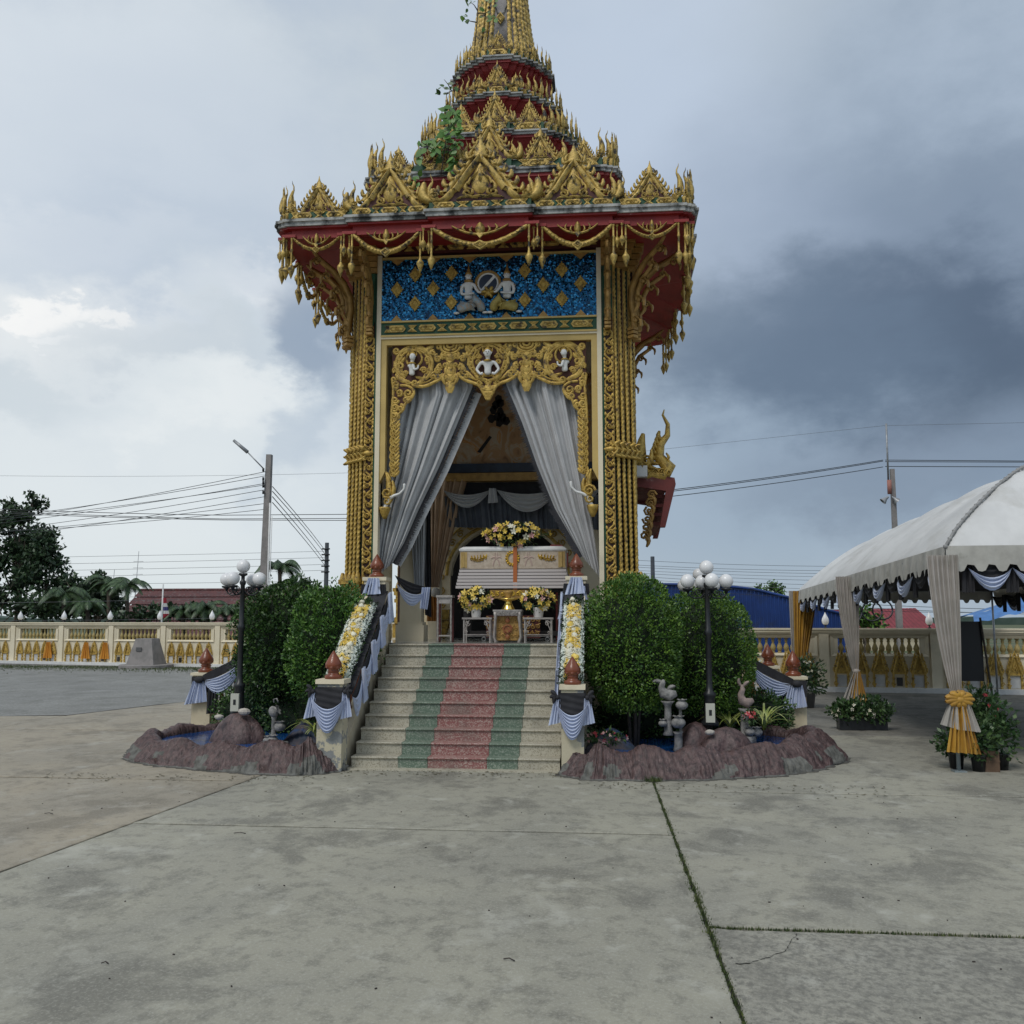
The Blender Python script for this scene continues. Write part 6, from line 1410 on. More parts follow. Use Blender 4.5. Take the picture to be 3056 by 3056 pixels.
# ================================================================== ROCK POOLS
def catmull(P, n, closed=True):
    out = []; m = len(P)
    for i in range(m):
        p = [P[(i+k-1) % m] for k in range(4)]
        for k in range(n):
            t = k/n; out.append(tuple(.5*((2*p[1][j])+(-p[0][j]+p[2][j])*t+(2*p[0][j]-5*p[1][j]+4*p[2][j]-p[3][j])*t*t+(-p[0][j]+3*p[1][j]-3*p[2][j]+p[3][j])*t**3) for j in range(len(P[0]))))
    return out
def pool(name, label, ctrl, seed):
    t = thing(name, (ctrl[0][0], ctrl[0][1], 0), label, 'pond', None); C_ = catmull(ctrl, 60); n = len(C_)
    cx = sum(p[0] for p in C_)/n; cy = sum(p[1] for p in C_)/n
    sec = [(0, -.02), (.015, .03), (.04, .12), (.07, .24), (.10, .38), (.14, .53), (.18, .68), (.23, .82), (.28, .93), (.34, 1.0), (.40, .99), (.46, .9), (.50, .72), (.52, .5), (.53, .1)]
    rings = []; off = seed*11.3
    for i, p in enumerate(C_):
        a, b = C_[(i-1) % n], C_[(i+1) % n]; tx, ty = b[0]-a[0], b[1]-a[1]; l = sqrt(tx*tx+ty*ty); nx, ny = -ty/l, tx/l
        if nx*(cx-p[0])+ny*(cy-p[1]) < 0: nx, ny = -nx, -ny
        s_ = i*.12; i0 = i; i = i*.6; wv = .5+.5*sin(i*.155+1.1*sin(i*.05)+seed); h = p[2]*(.74+.24*wv+.10*noise.noise(Vector((i*.09, off, 0)))); wd_ = p[3]
        row = []
        for j, (u, v) in enumerate(sec):
            # slanted brush-like grooves in the cement
            g = noise.noise(Vector((i*.75+j*.9*sin(i*.045+seed), j*.30, off)))*.042*(1 if 1 < j < 13 else .2)+noise.noise(Vector((i*1.3+j*.5, j*.4, off+5)))*.012*(1 if 1 < j < 13 else .3)
            if j < 5: g += max(0, noise.noise(Vector((i*.12, j*.3, off+9)))-.05)*.10*sin(pi*j/5)
            uu = u*wd_+(-.05*max(0, wv-.3) if j < 6 else 0)+(noise.noise(Vector((i*.2, 3, off)))*.05 if j < 3 else 0); row.append((p[0]+nx*(uu-g), p[1]+ny*(uu-g), v*h+g*.55 if v > 0.05 else v*.5+.002))
        rings.append(row)
    mb = MB(); m = len(sec); vs = [q for r in rings for q in r]; mb.v = vs
    for i in range(n):
        for j in range(m-1):
            mb.f.append((i*m+j, ((i+1) % n)*m+j, ((i+1) % n)*m+j+1, i*m+j+1))
            ng = noise.noise(Vector((i*.045, j*.16, off+2)))
            mb.m.append(1 if (j < 5 and ng > -.02+.06*j) or j < 1 else 0); mb.sm.append(True)
    build(mb, 'rock_rim', [rock, rockg], t)
    mb = MB(); ds = []
    for i, p in enumerate(rings):      # damp dirt line where the cement meets the slab
        a = p[0]; b = p[6]; dx, dy = a[0]-b[0], a[1]-b[1]; l = sqrt(dx*dx+dy*dy) or 1; e = .05+.05*noise.noise(Vector((i*.11, 1, off)))+.02*noise.noise(Vector((i*.5, 1, off)))
        ds += [(a[0]-dx/l*.05, a[1]-dy/l*.05, .003), (a[0]+dx/l*e, a[1]+dy/l*e, .003)]
    mb.add(ds, [(2*i, 2*((i+1) % n), 2*((i+1) % n)+1, 2*i+1) for i in range(n)]); build(mb, 'dirt_line', pbr('damp_dirt', (.075, .07, .06), (.11, .105, .09), 14, .9), t)
    mb = MB(); mb.add([(r[13][0], r[13][1], .17) for r in rings], [tuple(range(n))]); build(mb, 'pool_water', waterm, t)
    return t
waterm = pbr('pool_water', (.006, .045, .16), (.012, .085, .30), 1.6, .06, bump=.25, bscale=9)
pool('rock_pool', 'purple cement rock pool left of the front stairs, around the left black lamp', [(-3.56, 12.85, .30, .6), (-3.82, 12.48, .44, .9), (-4.25, 12.38, .46, 1.0), (-5.0, 12.52, .38, .95), (-5.9, 12.84, .36, .95), (-6.6, 13.16, .36, .95), (-7.08, 13.7, .36, .9), (-7.4, 14.6, .34, .8), (-7.2, 15.6, .34, .8), (-6.5, 16.3, .34, .7), (-5.2, 16.5, .3, .6), (-4.3, 16.2, .3, .5), (-4.08, 15.2, .28, .45), (-4.05, 14.0, .28, .4), (-4.0, 13.3, .28, .4)], 1)
pool('rock_pool', 'purple cement rock pool right of the front stairs, around the right black lamp', [(-.20, 13.25, .30, .4), (-.56, 12.82, .28, .6), (-.30, 12.42, .42, .9), (.30, 12.38, .40, 1.0), (1.08, 12.47, .42, 1.0), (1.8, 12.7, .40, 1.0), (2.5, 13.1, .42, 1.0), (3.08, 13.72, .46, 1.0), (3.52, 14.5, .46, 1.0), (3.5, 15.4, .42, .9), (2.9, 16.2, .36, .8), (1.6, 16.5, .3, .6), (.3, 16.4, .3, .5), (-.10, 15.4, .28, .4), (-.12, 14.2, .28, .4)], 2)
def mound(name, label, c, r0, h, seed, cat='rock'):
    t = thing(name, (c[0], c[1], c[2]), label, cat); mb = MB(); rings = []; ns, nr = 56, 14
    for j in range(nr+1):
        f = j/nr; rr = r0*cos(f*pi/2)**.55 if f < 1 else .01; row = []
        for k in range(ns):
            a = 2*pi*k/ns; g = 1+.13*sin(2*a+seed)+.08*sin(5*a+seed)+.16*noise.noise(Vector((cos(a)*2, sin(a)*2, seed+f)))+.05*noise.noise(Vector((a*14, f*2, seed)))
            row.append((c[0]+rr*g*cos(a), c[1]+rr*g*sin(a)*.8, c[2]+h*f*(1+.12*sin(a*2+seed)*(1-f))))
        rings.append(row)
    mb.loft(rings, 0, True); build(mb, 'rock_body', rock, t); return t
XM = atY(450, 1380, 14.4).x; XM2 = atY(1342, 1380, 14.0).x
mound('rock_mound', 'dark grooved rock mound in the left pool under the black lamp post', (XM, 14.4, .12), .44, .50, 3.0)
mound('rock_mound', 'grooved rock mound in the right pool under the right black lamp post', (XM2-.20, 14.2, .12), .34, .44, 5.0); mound('rock_mound', 'smaller brown rock mound in front of the right black lamp post', (XM2+.20, 13.95, .12), .36, .40, 7.0)
mb = MB(); r_ = random.Random(3)
for x, y in ((-.05, 0), (.06, .02)): pass
def stone(label, c, s, seed):
    mb = MB(); rg = []
    for i in range(7):
        a = -pi/2+pi*i/6; rg.append([(c[0]+s*max(.05, cos(a))*cos(b*pi/4)*(1+.35*noise.noise(Vector((cos(b*pi/4)*2, a, seed)))), c[1]+s*.7*max(.05, cos(a))*sin(b*pi/4), c[2]+s*.55*sin(a)) for b in range(8)])
    mb.loft(rg, 0, False); build(mb, 'white_stone', pbr('pale_stone', (.50, .46, .40), (.36, .33, .29), 14, .8), None, label, 'stone', org=(c[0], c[1], c[2]-s*.5))
stone('larger white stone on the left rock mound beside the lamp base', (XM+.16, 14.2, .64), .10, 1); stone('smaller pale stone at the left edge of the left rock mound', (XM-.22, 14.15, .56), .075, 2); stone('white stone between the two right rock mounds', (XM2-.05, 13.75, .46), .07, 3)
# cascade mats (blue painted backdrop rocks) behind the fountains
def cascade(label, x, y, w, h, seed):
    t = thing('cascade_rock', (x, y, .1), label, 'rock'); mb = MB()
    def fn(u, v):
        q = u*2-1; z = .1+h*(1-abs(q)**1.7)*v; return (x+w*q*(1-.35*v), y+.25*v+.10*noise.noise(Vector((u*5, v*4, seed)))+.03*noise.noise(Vector((u*26, v*3, seed))), z)
    grid(mb, fn, 40, 14); build(mb, 'painted_rock', pbr('blue_painted_rock', (.02, .035, .06), (.06, .042, .045), 4, .7, dirt=((.010, .06, .20), 2.6, .52, .66)), t); return t
cascade('blue-painted sloping rock behind the left fountain jars', -4.55, 14.0, .55, .42, 1.0); cascade('blue-painted sloping rock beside the tall right fountain', .10, 13.95, .62, .36, 4.0)
# ================================================================== FOUNTAINS
def jar(mb, c, s, tilt=0, rot=0):
    q = MB(); q.lathe([(.30*s, 0), (.42*s, .05*s), (.62*s, .28*s), (.66*s, .50*s), (.52*s, .74*s), (.36*s, .84*s), (.34*s, .92*s), (.52*s, 1.02*s), (.58*s, 1.05*s), (.50*s, 1.04*s), (.28*s, .93*s), (.24*s, .80*s)], (0, 0, 0), 14)
    for i, p in enumerate(q.v):
        if p[2] > 1.0*s: a = atan2(p[1], p[0]); q.v[i] = (p[0]*(1+.13*sin(6*a)), p[1]*(1+.13*sin(6*a)), p[2]+.05*s*sin(6*a))
    mb.merge(q, Matrix.Translation(c) @ Matrix.Rotation(rot, 4, 'Z') @ Matrix.Rotation(tilt, 4, 'Y')); return mb
def jpart(t, c, s, tilt=0, rot=0, nm='jar'):
    mb = MB(); jar(mb, c, s, tilt, rot); return build(mb, nm, stonem, t)
x = atY(519, 1350, 14.0).x; Yf = 14.0
ft = thing('jar_fountain', (x, Yf, .15), 'small grey jar fountain with a tipped jug on top, in the left pool', 'fountain')
mb = MB(); mb.lathe([(.26, 0), (.27, .05), (.24, .07)], (x, Yf, .17), 14); mb.lathe([(.06, 0), (.05, .05), (.045, .42), (.06, .46)], (x-.02, Yf, .24), 8); build(mb, 'fountain_base', stonem, ft)
for c, s in (((x-.09, Yf-.12, .22), .13), ((x+.02, Yf-.16, .20), .17), ((x+.10, Yf-.02, .44), .17)): jpart(ft, c, s)
jpart(ft, (x-.10, Yf, .76), .17, 1.15, 0); mb = MB(); mb.tube([(x-.02, Yf-.02, .96), (x-.03, Yf-.02, 1.02), (x+.03, Yf-.02, 1.04), (x+.06, Yf-.02, .97)], .014, 6); build(mb, 'jug_handle', stonem, ft)
x = atY(1262, 1330, 13.9).x; x2 = atY(1285, 1330, 13.9).x; Yf = 13.9
ft = thing('jar_fountain', (x, Yf, .15), 'tall grey fountain with fish shape and stacked jars, in the right pool', 'fountain')
mb = MB(); mb.lathe([(.10, 0), (.075, .06), (.06, .50), (.09, .56), (.13, .60)], (x-.02, Yf, .46), 10); mb.lathe([(.10, 0), (.07, .1), (.07, .30), (.10, .34)], (x2-.02, Yf, .18), 10); mb.cbox((x2+.03, Yf+.02, .62), (.05, .05, .7)); build(mb, 'fountain_column', stonem, ft)
mb = MB(); mb.tube([(x+.14, Yf, 1.20), (x+.02, Yf, 1.16), (x-.09, Yf, 1.20), (x-.13, Yf, 1.30), (x-.10, Yf, 1.40), (x-.08, Yf, 1.44)], [.05, .11, .10, .06, .05, .02], 9); leaf2(mb, (x-.1, 1.38), (x-.2, 1.44), (x-.28, 1.40), .08, .03, 0, Yf, 5, True); leaf2(mb, (x-.02, 1.26), (x+.03, 1.33), (x+.12, 1.32), .08, .03, 0, Yf, 5, True)
build(mb, 'fish', stonem, ft)
for c, s in (((x2+.05, Yf-.06, .92), .17), ((x2-.02, Yf-.10, .60), .20), ((x-.12, Yf-.08, .62), .12)): jpart(ft, c, s)
x = atY(1409, 1350, 14.6).x; Yf = 14.6
ft = thing('jar_fountain', (x, Yf, .15), 'pale fish statue on a short column with red flowers, right end of the right pool', 'fountain')
mb = MB(); mb.lathe([(.20, 0), (.21, .16), (.10, .18), (.08, .2), (.075, .60), (.12, .66)], (x-.04, Yf, .2), 10); build(mb, 'fountain_column', stonem, ft)
mb = MB(); mb.tube([(x+.13, Yf, 1.02), (x+.02, Yf, .96), (x-.08, Yf, 1.0), (x-.10, Yf, 1.12), (x-.06, Yf, 1.22), (x-.08, Yf, 1.30)], [.04, .10, .09, .06, .05, .02], 9); leaf2(mb, (x-.08, 1.26), (x-.16, 1.34), (x-.12, 1.42), .07, .03, 0, Yf, 5, True); leaf2(mb, (x-.06, 1.26), (x+.0, 1.34), (x+.06, 1.36), .07, .03, 0, Yf, 5, True)
build(mb, 'fish', pbr('reddish_stone', (.34, .26, .23), (.20, .16, .15), 12, .8), ft)
jpart(ft, (x+.02, Yf-.15, .38), .15); jpart(ft, (x+.17, Yf-.05, .36), .16)
bouquet((x+.03, Yf-.17, .62), (.11, .08, .06), 'small pot of red silk flowers on the right fountain', 51, None, 12, (3, 3, 2), br=.045, name='flower_pot')
bouquet((atY(1138, 1375, 13.4).x, 13.4, .42), (.32, .15, .09), 'low patch of pink flowers beside the right newel post', 52, None, 34, (2, 2, 3), br=.028, name='flower_patch')
for o_ in [o for o in COL.objects if o.name.startswith('jar_fountain')]: o_.scale = (.80, .80, .80)
# pampas-like broom and strap-leaf plants
def straps(label, c, n, L_, w, seed, m, name='strap_leaf_plant', spread=1.0):
    t = thing(name, c, label, 'plant'); r = random.Random(seed)
    for k in range(n):
        a = r.uniform(0, 2*pi); l = L_*r.uniform(.6, 1.1); h = l*r.uniform(.5, .95); mb = MB(); pts = []
        for j in range(8):
            f = j/7; pts.append(Vector((c[0]+cos(a)*l*spread*f**1.3, c[1]+sin(a)*l*spread*f**1.3, c[2]+h*(1.9*f-1.55*f*f))))
        sd_ = Vector((-sin(a), cos(a), 0)); vs = []
        for j, p in enumerate(pts): q = w*.5*(1-(j/7)**2)+.002; vs += [p-sd_*q, p+sd_*q]
        mb.add(vs, [(2*j, 2*j+1, 2*j+3, 2*j+2) for j in range(7)], 0, True); build(mb, 'leaf', m, t)
    return t
p = atY(597, 1370, 13.6); straps('yellow-green strap-leaf plant beside the left newel post', (p.x, 13.6, .35), 34, .50, .030, 61, leafm['blade_leaf'])
p = atY(1392, 1370, 14.9); straps('yellow striped strap-leaf plant left of the pale fish statue', (p.x-.1, 15.0, .35), 30, .62, .034, 62, leafm['blade_leaf'])
p = atY(1440, 1370, 15.2); straps('yellow striped strap-leaf plant right of the pale fish statue', (p.x, 15.1, .35), 40, .72, .034, 63, leafm['blade_leaf'])

# ================================================================== GLOBE LAMP POSTS
def lamp_meshes():
    pm = MB().lathe([(.13, 0), (.13, .05), (.10, .08), (.085, .12), (.075, .40), (.09, .43), (.09, .47), (.055, .50), (.045, .60), (.042, 1.30), (.06, 1.33), (.06, 1.38), (.042, 1.41), (.036, 2.02), (.05, 2.04), (.05, 2.08), (.03, 2.10), (.03, 2.16), (.07, 2.18), (.07, 2.21)], (0, 0, 0), 10).mesh('post', blackm)
    am = MB(); am.tube([(.03, 0, 1.93), (.10, 0, 1.87), (.20, 0, 1.86), (.27, 0, 1.90), (.29, 0, 1.96)], .013, 6)
    sp = spiral(.13, 1.95, .06, 1.5, -pi/2, 1, 14); am.tube([(u, 0, v) for u, v in sp], .009, 5)
    sp = spiral(.22, 1.93, .04, 1.4, -pi/2, -1, 12); am.tube([(u, 0, v) for u, v in sp], .008, 5)
    am.lathe([(.012, -.04), (.03, 0), (.075, .02), (.08, .045)], (.29, 0, 1.965), 8)
    gm = MB(); gm.sph((0, 0, 0), .106, 20, 12)
    return pm, am.mesh('arm', blackm), gm.mesh('globe', glb)
LPM, LAM, LGM = lamp_meshes()
def lamp_post(label, x, y, z, rot, n=4, s=1.0, box=False):
    t = thing('globe_lamp_post', (x, y, z), label, 'lamp post', 'black lamp posts with white globes'); t.scale = (s, s, s)
    inst('post', LPM, t, (0, 0, 0), world=False); inst('globe', LGM, t, (0, 0, 2.32), world=False)
    for k in range(n):
        a = rot+2*pi*k/n; am = inst('arm', LAM, t, (0, 0, 0), a, world=False); inst('globe', LGM, t, (.29*cos(a), .29*sin(a), 2.115), world=False)
    if box:
        mb = MB(); mb.box(-.075, .055, -.16, -.11, .06, .33); mb.box(-.03, .01, -.165, -.16, .16, .24, 1); build(mb, 'switch_box', [pbr('switch_box', (.52, .52, .44), None, rough=.5), blackm], t, local=True)
    return t
lamp_post('black lamp post with white globes on the left rock mound', atY(455, 1200, 14.5).x, 14.5, .57, R(-10), box=True)
lamp_post('black lamp post with white globes in front of the right clipped bush', atY(1336, 1200, 14.25).x, 14.25, .50, R(8), box=True)
lamp_post('black globe lamp post half hidden behind the right clipped bushes', atY(1318, 1087, 17.4).x, 17.4, .55, R(12))
lamp_post('black globe lamp post behind the left bush and column', atY(652, 1087, 19.0).x, 19.0, .30, R(0))

# ================================================================== SIDE STAIR BALUSTRADES
def side_balustrade(label, xp, yp, q, zp, s=1.0, zup=2.3, run=2.4):
    """post at xp; rail climbs towards the pavilion (q=+1: to the right)"""
    t = thing('side_stair_balustrade', (xp, yp, 0), label, 'balustrade'); w = .17
    mb = MB(); mb.box(xp-w, xp+w, yp-w, yp+w, 0, zp-.05); build(mb, 'newel_post', creamd, t)
    mb = MB(); mb.box(xp-w-.03, xp+w+.03, yp-w-.03, yp+w+.03, zp-.05, zp); build(mb, 'newel_cap', cream, t)
    mb = MB(); finial_ceramic(mb, xp, yp, zp, .90*s); build(mb, 'lotus_finial', cer, t)
    x0, x1 = xp+q*w, xp+q*(w+run)
    mb = MB(); mb.prism([(x0, zp-.16), (x1, zup-.16), (x1, zup-.06), (x0, zp-.06)], yp-.10, yp+.10); build(mb, 'handrail', cream, t)
    mb = MB(); mb.prism([(x0, 0), (x1, 0), (x1, zup-.82), (x0, zp-.84)], yp-.08, yp+.08); build(mb, 'stringer', creamd, t)
    bm_ = baluster_mesh(.66, .055, cer, 8)
    for k in range(10): f = (k+.6)/10; inst('baluster', bm_, t, (x0+(x1-x0)*f, yp, zp-.82+(zup-zp)*f))
    return t
def side_drape(label, xp, yp, q, zp, zup=2.3, run=2.4):
    t = thing('side_drape', (xp, yp, zp-.5), label, 'drapery'); y = yp-.22
    mb = MB()
    for k in range(3): a_, b_ = k/3, (k+1)/3; swag(mb, (xp+q*(.05+run*a_), y, zp-.12+(zup-zp)*a_), (xp+q*(.05+run*b_), y, zp-.12+(zup-zp)*b_), .10, .42, 6, (0, -.06, 0), 0, 14)
    build(mb, 'blue_swag', bluecl, t)
    mb = MB(); drape(mb, (xp+q*.05, y-.03, zp-.04), (xp+q*run, y-.03, zup-.04), (xp+q*.05, y-.03, zp-.20), (xp+q*run, y-.03, zup-.26), 5, .02, nv=5); mb.box(xp-.18, xp+.18, yp-.185, yp+.18, zp-.34, zp-.07); build(mb, 'black_cloth', blackc, t)
    mb = MB(); drape(mb, (xp-.12, y-.03, zp-.14), (xp+.10, y-.03, zp-.14), (xp-.26, y-.05, zp-.56), (xp+.16, y-.05, zp-.50), 6, .025, nv=6); build(mb, 'blue_fan', bluecl, t)
    mb = MB(); mb.sph((xp, y-.06, zp-.12), (.09, .05, .06), 10, 6); build(mb, 'black_knot', blackc, t)
    mb = MB(); drape(mb, (xp+q*.16, y-.02, zp-.25), (xp+q*.36, y-.02, zp-.25), (xp+q*.14, y-.02, zp-.72), (xp+q*.34, y-.02, zp-.70), 3, .02, nv=4); build(mb, 'black_tail', blackc, t)
    return t
xl = atY(388, 1280, 16.6).x; side_balustrade('cream newel with brown finial and brown balusters, far left side stairs', xl, 16.6, 1, 1.10); side_drape('black and pale blue cloth on the far left side-stair newel', xl, 16.6, 1, 1.10)
xr = atY(1497, 1280, 16.8).x; side_balustrade('cream newel with brown finial, right side stairs, nearer one', xr, 16.8, -1, 1.08); side_drape('black and pale blue cloth sweeping down to the right side-stair newel', xr, 16.8, -1, 1.08)
x3 = atY(1449, 1255, 19.6).x; side_balustrade('brown finial newel of the right side stairs, farther one beside the garland', x3, 19.6, -1, 1.12)
gt = thing('flower_garland', (x3-.6, 19.6, 1.2), 'small flower garland on the far rail of the right side stairs', 'flowers'); r_ = random.Random(9); pm_ = [MB(), MB(), MB()]
for k in range(700):
    f = r_.random(); u = r_.uniform(-1, 1); x = x3-.15-f*1.0; z = 1.12+.05+f*.50+.10*sqrt(1-u*u); petal(pm_[0 if u > -.2 and r_.random() < .7 else (1 if r_.random() < .5 else 2)], (x, 19.6-.15*(1-abs(u))-.1*r_.random(), z-.12+u*.14), r_.uniform(.02, .035), (.2, -1, .5), 0)
build(pm_[0], 'yellow_blooms', yflow, gt, kind='stuff'); build(pm_[1], 'cream_blooms', wflow, gt, kind='stuff'); build(pm_[2], 'pale_blooms', bflow, gt, kind='stuff')

# ================================================================== SIDE PORCH (right) AND ROOF SAPLINGS
sp_ = bpy.data.objects.new('side_porch', None); COL.objects.link(sp_); sp_.parent = pav
def A3(v, w, Y=18.3): return atY(v, w, Y)
mb = MB(); p = A3(1198, 905); q = A3(1228, 945); mb.box(X0+2.3, X0+2.78, 16.95, 19.9, 4.62, 4.82); build(mb, 'porch_wall', white, sp_)
mb = MB()
mb.prism([(X0+2.4, 4.75), (X0+3.28, 4.62), (X0+3.30, 4.50), (X0+3.10, 3.72), (X0+3.00, 3.72), (X0+3.12, 4.38), (X0+2.4, 4.5)], 17.15, 17.33)
mb.prism([(X0+2.4, 4.75), (X0+3.28, 4.62), (X0+3.30, 4.50), (X0+3.10, 3.72), (X0+3.00, 3.72), (X0+3.12, 4.38), (X0+2.4, 4.5)], 19.5, 19.7)
mb.box(X0+2.4, X0+3.18, 17.3, 19.5, 4.50, 4.62); 
for k in range(4): mb.box(X0+2.98-.05*k, X0+3.2-.05*k, 17.36, 19.5, 4.28-.17*k, 4.34-.17*k)
build(mb, 'porch_roof', pbr('faded_porch_red', (.17, .035, .03), (.12, .03, .028), 3, .7, dirt=((.30, .20, .18), 5, .58, .7)), sp_)
mb = MB(); y = 17.20; b0 = (X0+2.98, 4.60)
mb.stroke([(b0[0]-.20, b0[1]+.02), (b0[0]-.12, b0[1]+.10), (b0[0]+.10, b0[1]+.06), (b0[0]+.20, b0[1]+.22), (b0[0]+.02, b0[1]+.42), (b0[0]+.06, b0[1]+.66), (b0[0]+.19, b0[1]+.82), (b0[0]+.20, b0[1]+1.02), (b0[0]+.11, b0[1]+1.20), (b0[0]+.14, b0[1]+1.30)], [.12, .24, .33, .27, .21, .16, .11, .08, .045, .02], .10, 0, y, True)
for k in range(8): z = b0[1]+.10+k*.09; leaf2(mb, (b0[0]-.02+.02*k, z), (b0[0]-.24+.03*k, z+.02), (b0[0]-.20+.035*k, z+.17), .10, .05, 0, y, 5, True)
for k in range(3): mb.stroke(spiral(b0[0]-.05+.12*k, b0[1]+.12, .07, 1.4, k, 1, 10), .04, .06, 0, y-.05)
for k in range(4): z = b0[1]+.1+k*.09; leaf2(mb, (b0[0]+.16, z), (b0[0]+.25, z), (b0[0]+.22-.02*k, z+.12), .06, .04, 0, y, 5, True)
build(mb, 'naga_finial', gold, sp_)
mb = MB(); leaf2(mb, (X0+2.72, 4.72), (X0+2.60, 5.0), (X0+2.72, 5.42), .22, .06, 0, 17.0, 8, True); mb.stroke(spiral(X0+2.76, 4.92, .10, 1.4, 0, 1, 10), .05, .05, 0, 16.97); leaf2(mb, (X0+2.72, 4.8), (X0+2.88, 4.86), (X0+2.86, 5.12), .10, .05, 0, 17, 6, True)
build(mb, 'flame_finial', gold, sp_)
mb = MB()
for k in range(6): z = 4.3-k*.15; mb.stroke(spiral(X0+2.86-.03*k, z, .09, 1.4, k, 1, 9), .045, .05, 0, 17.1); leaf2(mb, (X0+2.8-.02*k, z), (X0+2.95-.02*k, z-.04), (X0+2.90-.03*k, z-.2), .09, .04, 0, 17.1, 6, True)
build(mb, 'hanging_bracket', goldd, sp_)
def sapling(label, stems, leaves, Y, m, L_=.13, seed=1):
    b = atY(*stems[0][0], Y); t = thing('roof_sapling', tuple(b), label, 'plant'); r = random.Random(seed); mb = MB()
    for st in stems: mb.tube([tuple(atY(v, w, Y)) for v, w in st], [.014]+[.009]*(len(st)-2)+[.005], 5)
    build(mb, 'stem', bark, t); k = 0
    for v0, v1, w0, w1, n in leaves:
        for _ in range(n):
            p = atY(r.uniform(v0, v1), r.uniform(w0, w1), Y+r.uniform(-.12, .12)); d = Vector((r.gauss(0, .7), -abs(r.gauss(0, .6)), -.6+r.gauss(0, .6))).normalized(); s_ = d.cross(Vector((r.gauss(0, .4), -1, .3))).normalized(); l = L_*r.uniform(.6, 1.2); q = MB()
            q.add([p, p+d*l*.25+s_*l*.30, p+d*l*.6+s_*l*.28, p+d*l*1.05, p+d*l*.6-s_*l*.28, p+d*l*.25-s_*l*.30], [(0, 1, 2, 3), (0, 3, 4, 5)]); build(q, 'leaf', m, t)
    return t
sapling('green leafy sapling rooted on the left of the second roof tier', [[(832, 330), (838, 290), (846, 240), (852, 205)], [(838, 300), (815, 280), (795, 268)], [(838, 330), (800, 335), (780, 345)], [(845, 300), (856, 305), (858, 320)]],
        [(836, 870, 206, 250, 34), (832, 868, 240, 278, 30), (788, 835, 262, 298, 34), (846, 866, 284, 326, 16), (773, 796, 330, 354, 10), (848, 872, 200, 215, 6)], 15.9, leafm['bright_leaf'], .17, 3)
sapling('thin sapling with few leaves against the sky beside the spire', [[(896, 86), (899, 55), (901, 30), (903, -30)], [(899, 42), (888, 40), (875, 36)], [(901, 20), (895, 10), (888, 4)], [(902, 25), (915, 25), (925, 20)]],
        [(868, 884, 28, 38, 6), (882, 896, 0, 26, 8), (908, 935, 0, 52, 16)], 17.5, leafm['bush_leaf'], .14, 4)
sapling('small leafy twig on the left edge of the fourth roof tier', [[(868, 168), (852, 172), (838, 177)], [(852, 172), (846, 160), (838, 150)], [(845, 175), (842, 180)]],
        [(826, 842, 164, 180, 8), (834, 866, 142, 166, 9)], 17.2, leafm['bush_leaf_dark'], .12, 5)

# fallen leaves and grit gathered round the pools, steps and posts
mb = MB(); r_ = random.Random(19)
for k in range(420):
    if k % 3 == 0: x, y = r_.uniform(-7.4, -3.6), 12.25-abs(r_.gauss(0, .35))+abs(r_.uniform(-1, 1))*.05
    elif k % 3 == 1: x, y = r_.uniform(-.3, 3.4), 12.2-abs(r_.gauss(0, .35))
    else: x, y = r_.uniform(-3.6, -.5), 12.85-abs(r_.gauss(0, .25))
    a = r_.uniform(0, 6.3); l = r_.uniform(.012, .035); mb.add([(x, y, .006), (x+cos(a)*l+sin(a)*l*.4, y+sin(a)*l-cos(a)*l*.4, .012), (x+cos(a)*l*1.8, y+sin(a)*l*1.8, .008), (x+cos(a)*l-sin(a)*l*.4, y+sin(a)*l+cos(a)*l*.4, .012)], [(0, 1, 2, 3)])
build(mb, 'fallen_leaves', pbr('dry_leaf', (.10, .075, .035), (.05, .06, .02), 9, .8), kind='stuff')
# ================================================================== WHITE TENT
TA = R(3.15); TU = Vector((sin(TA), cos(TA), 0)); TV = Vector((cos(TA), -sin(TA), 0))      # along the long side / across
T0_ = Vector((4.74, 13.5, 0)); TL, TW, ZE = 13.9, 5.2, 3.05
def tp(u, v, z): return T0_+TU*u+TV*v+Vector((0, 0, z*(1-.0048*u)))
tent = thing('white_tent', tuple(T0_), 'long white arched-canvas tent with zigzag valance and tied drapes on its posts', 'tent')
def zroof(u, v):
    # arch across, rounded hips at both ends, panels sagging a little between the ribs
    v2 = min(v, TW-v)/(TW/2); ue = min(u, TL-u)/2.3
    g = lambda t: sin(min(1, max(0, t))*pi/2)**.80 if t > 0 else 0
    base = 1.42*min(g(v2), g(ue)) if True else 0
    rib = abs(sin(pi*(u/ (TL/6)))); return ZE+base+.15*(rib**.6)*min(1, v2*1.6)*min(1, ue*1.5)-.02
mb = MB(); NU, NV = 150, 44
us = [TL*i/NU for i in range(NU+1)]; vs_ = [TW*(.5-.5*cos(pi*j/NV)) for j in range(NV+1)]
grid(mb, lambda a, b: tuple(tp(us[round(a*NU)], vs_[round(b*NV)], zroof(us[round(a*NU)], vs_[round(b*NV)])+.05*noise.noise(Vector((us[round(a*NU)]*2.6+vs_[round(b*NV)]*1.2, vs_[round(b*NV)]*.8, 1)))*min(1, 3*b+.2))), NU, NV)
build(mb, 'canopy', tentm, tent)
mb = MB()   # dark sheet added below the canvas, the tent's inside shade put into its colour
grid(mb, lambda a, b: tuple(tp(.06+(TL-.12)*a, .06+(TW-.12)*b, zroof(.06+(TL-.12)*a, .06+(TW-.12)*b)-.09)), 60, 20); build(mb, 'shade_sheet', pbr('tent_inner_shade', (.05, .05, .055), None, rough=.8), tent)
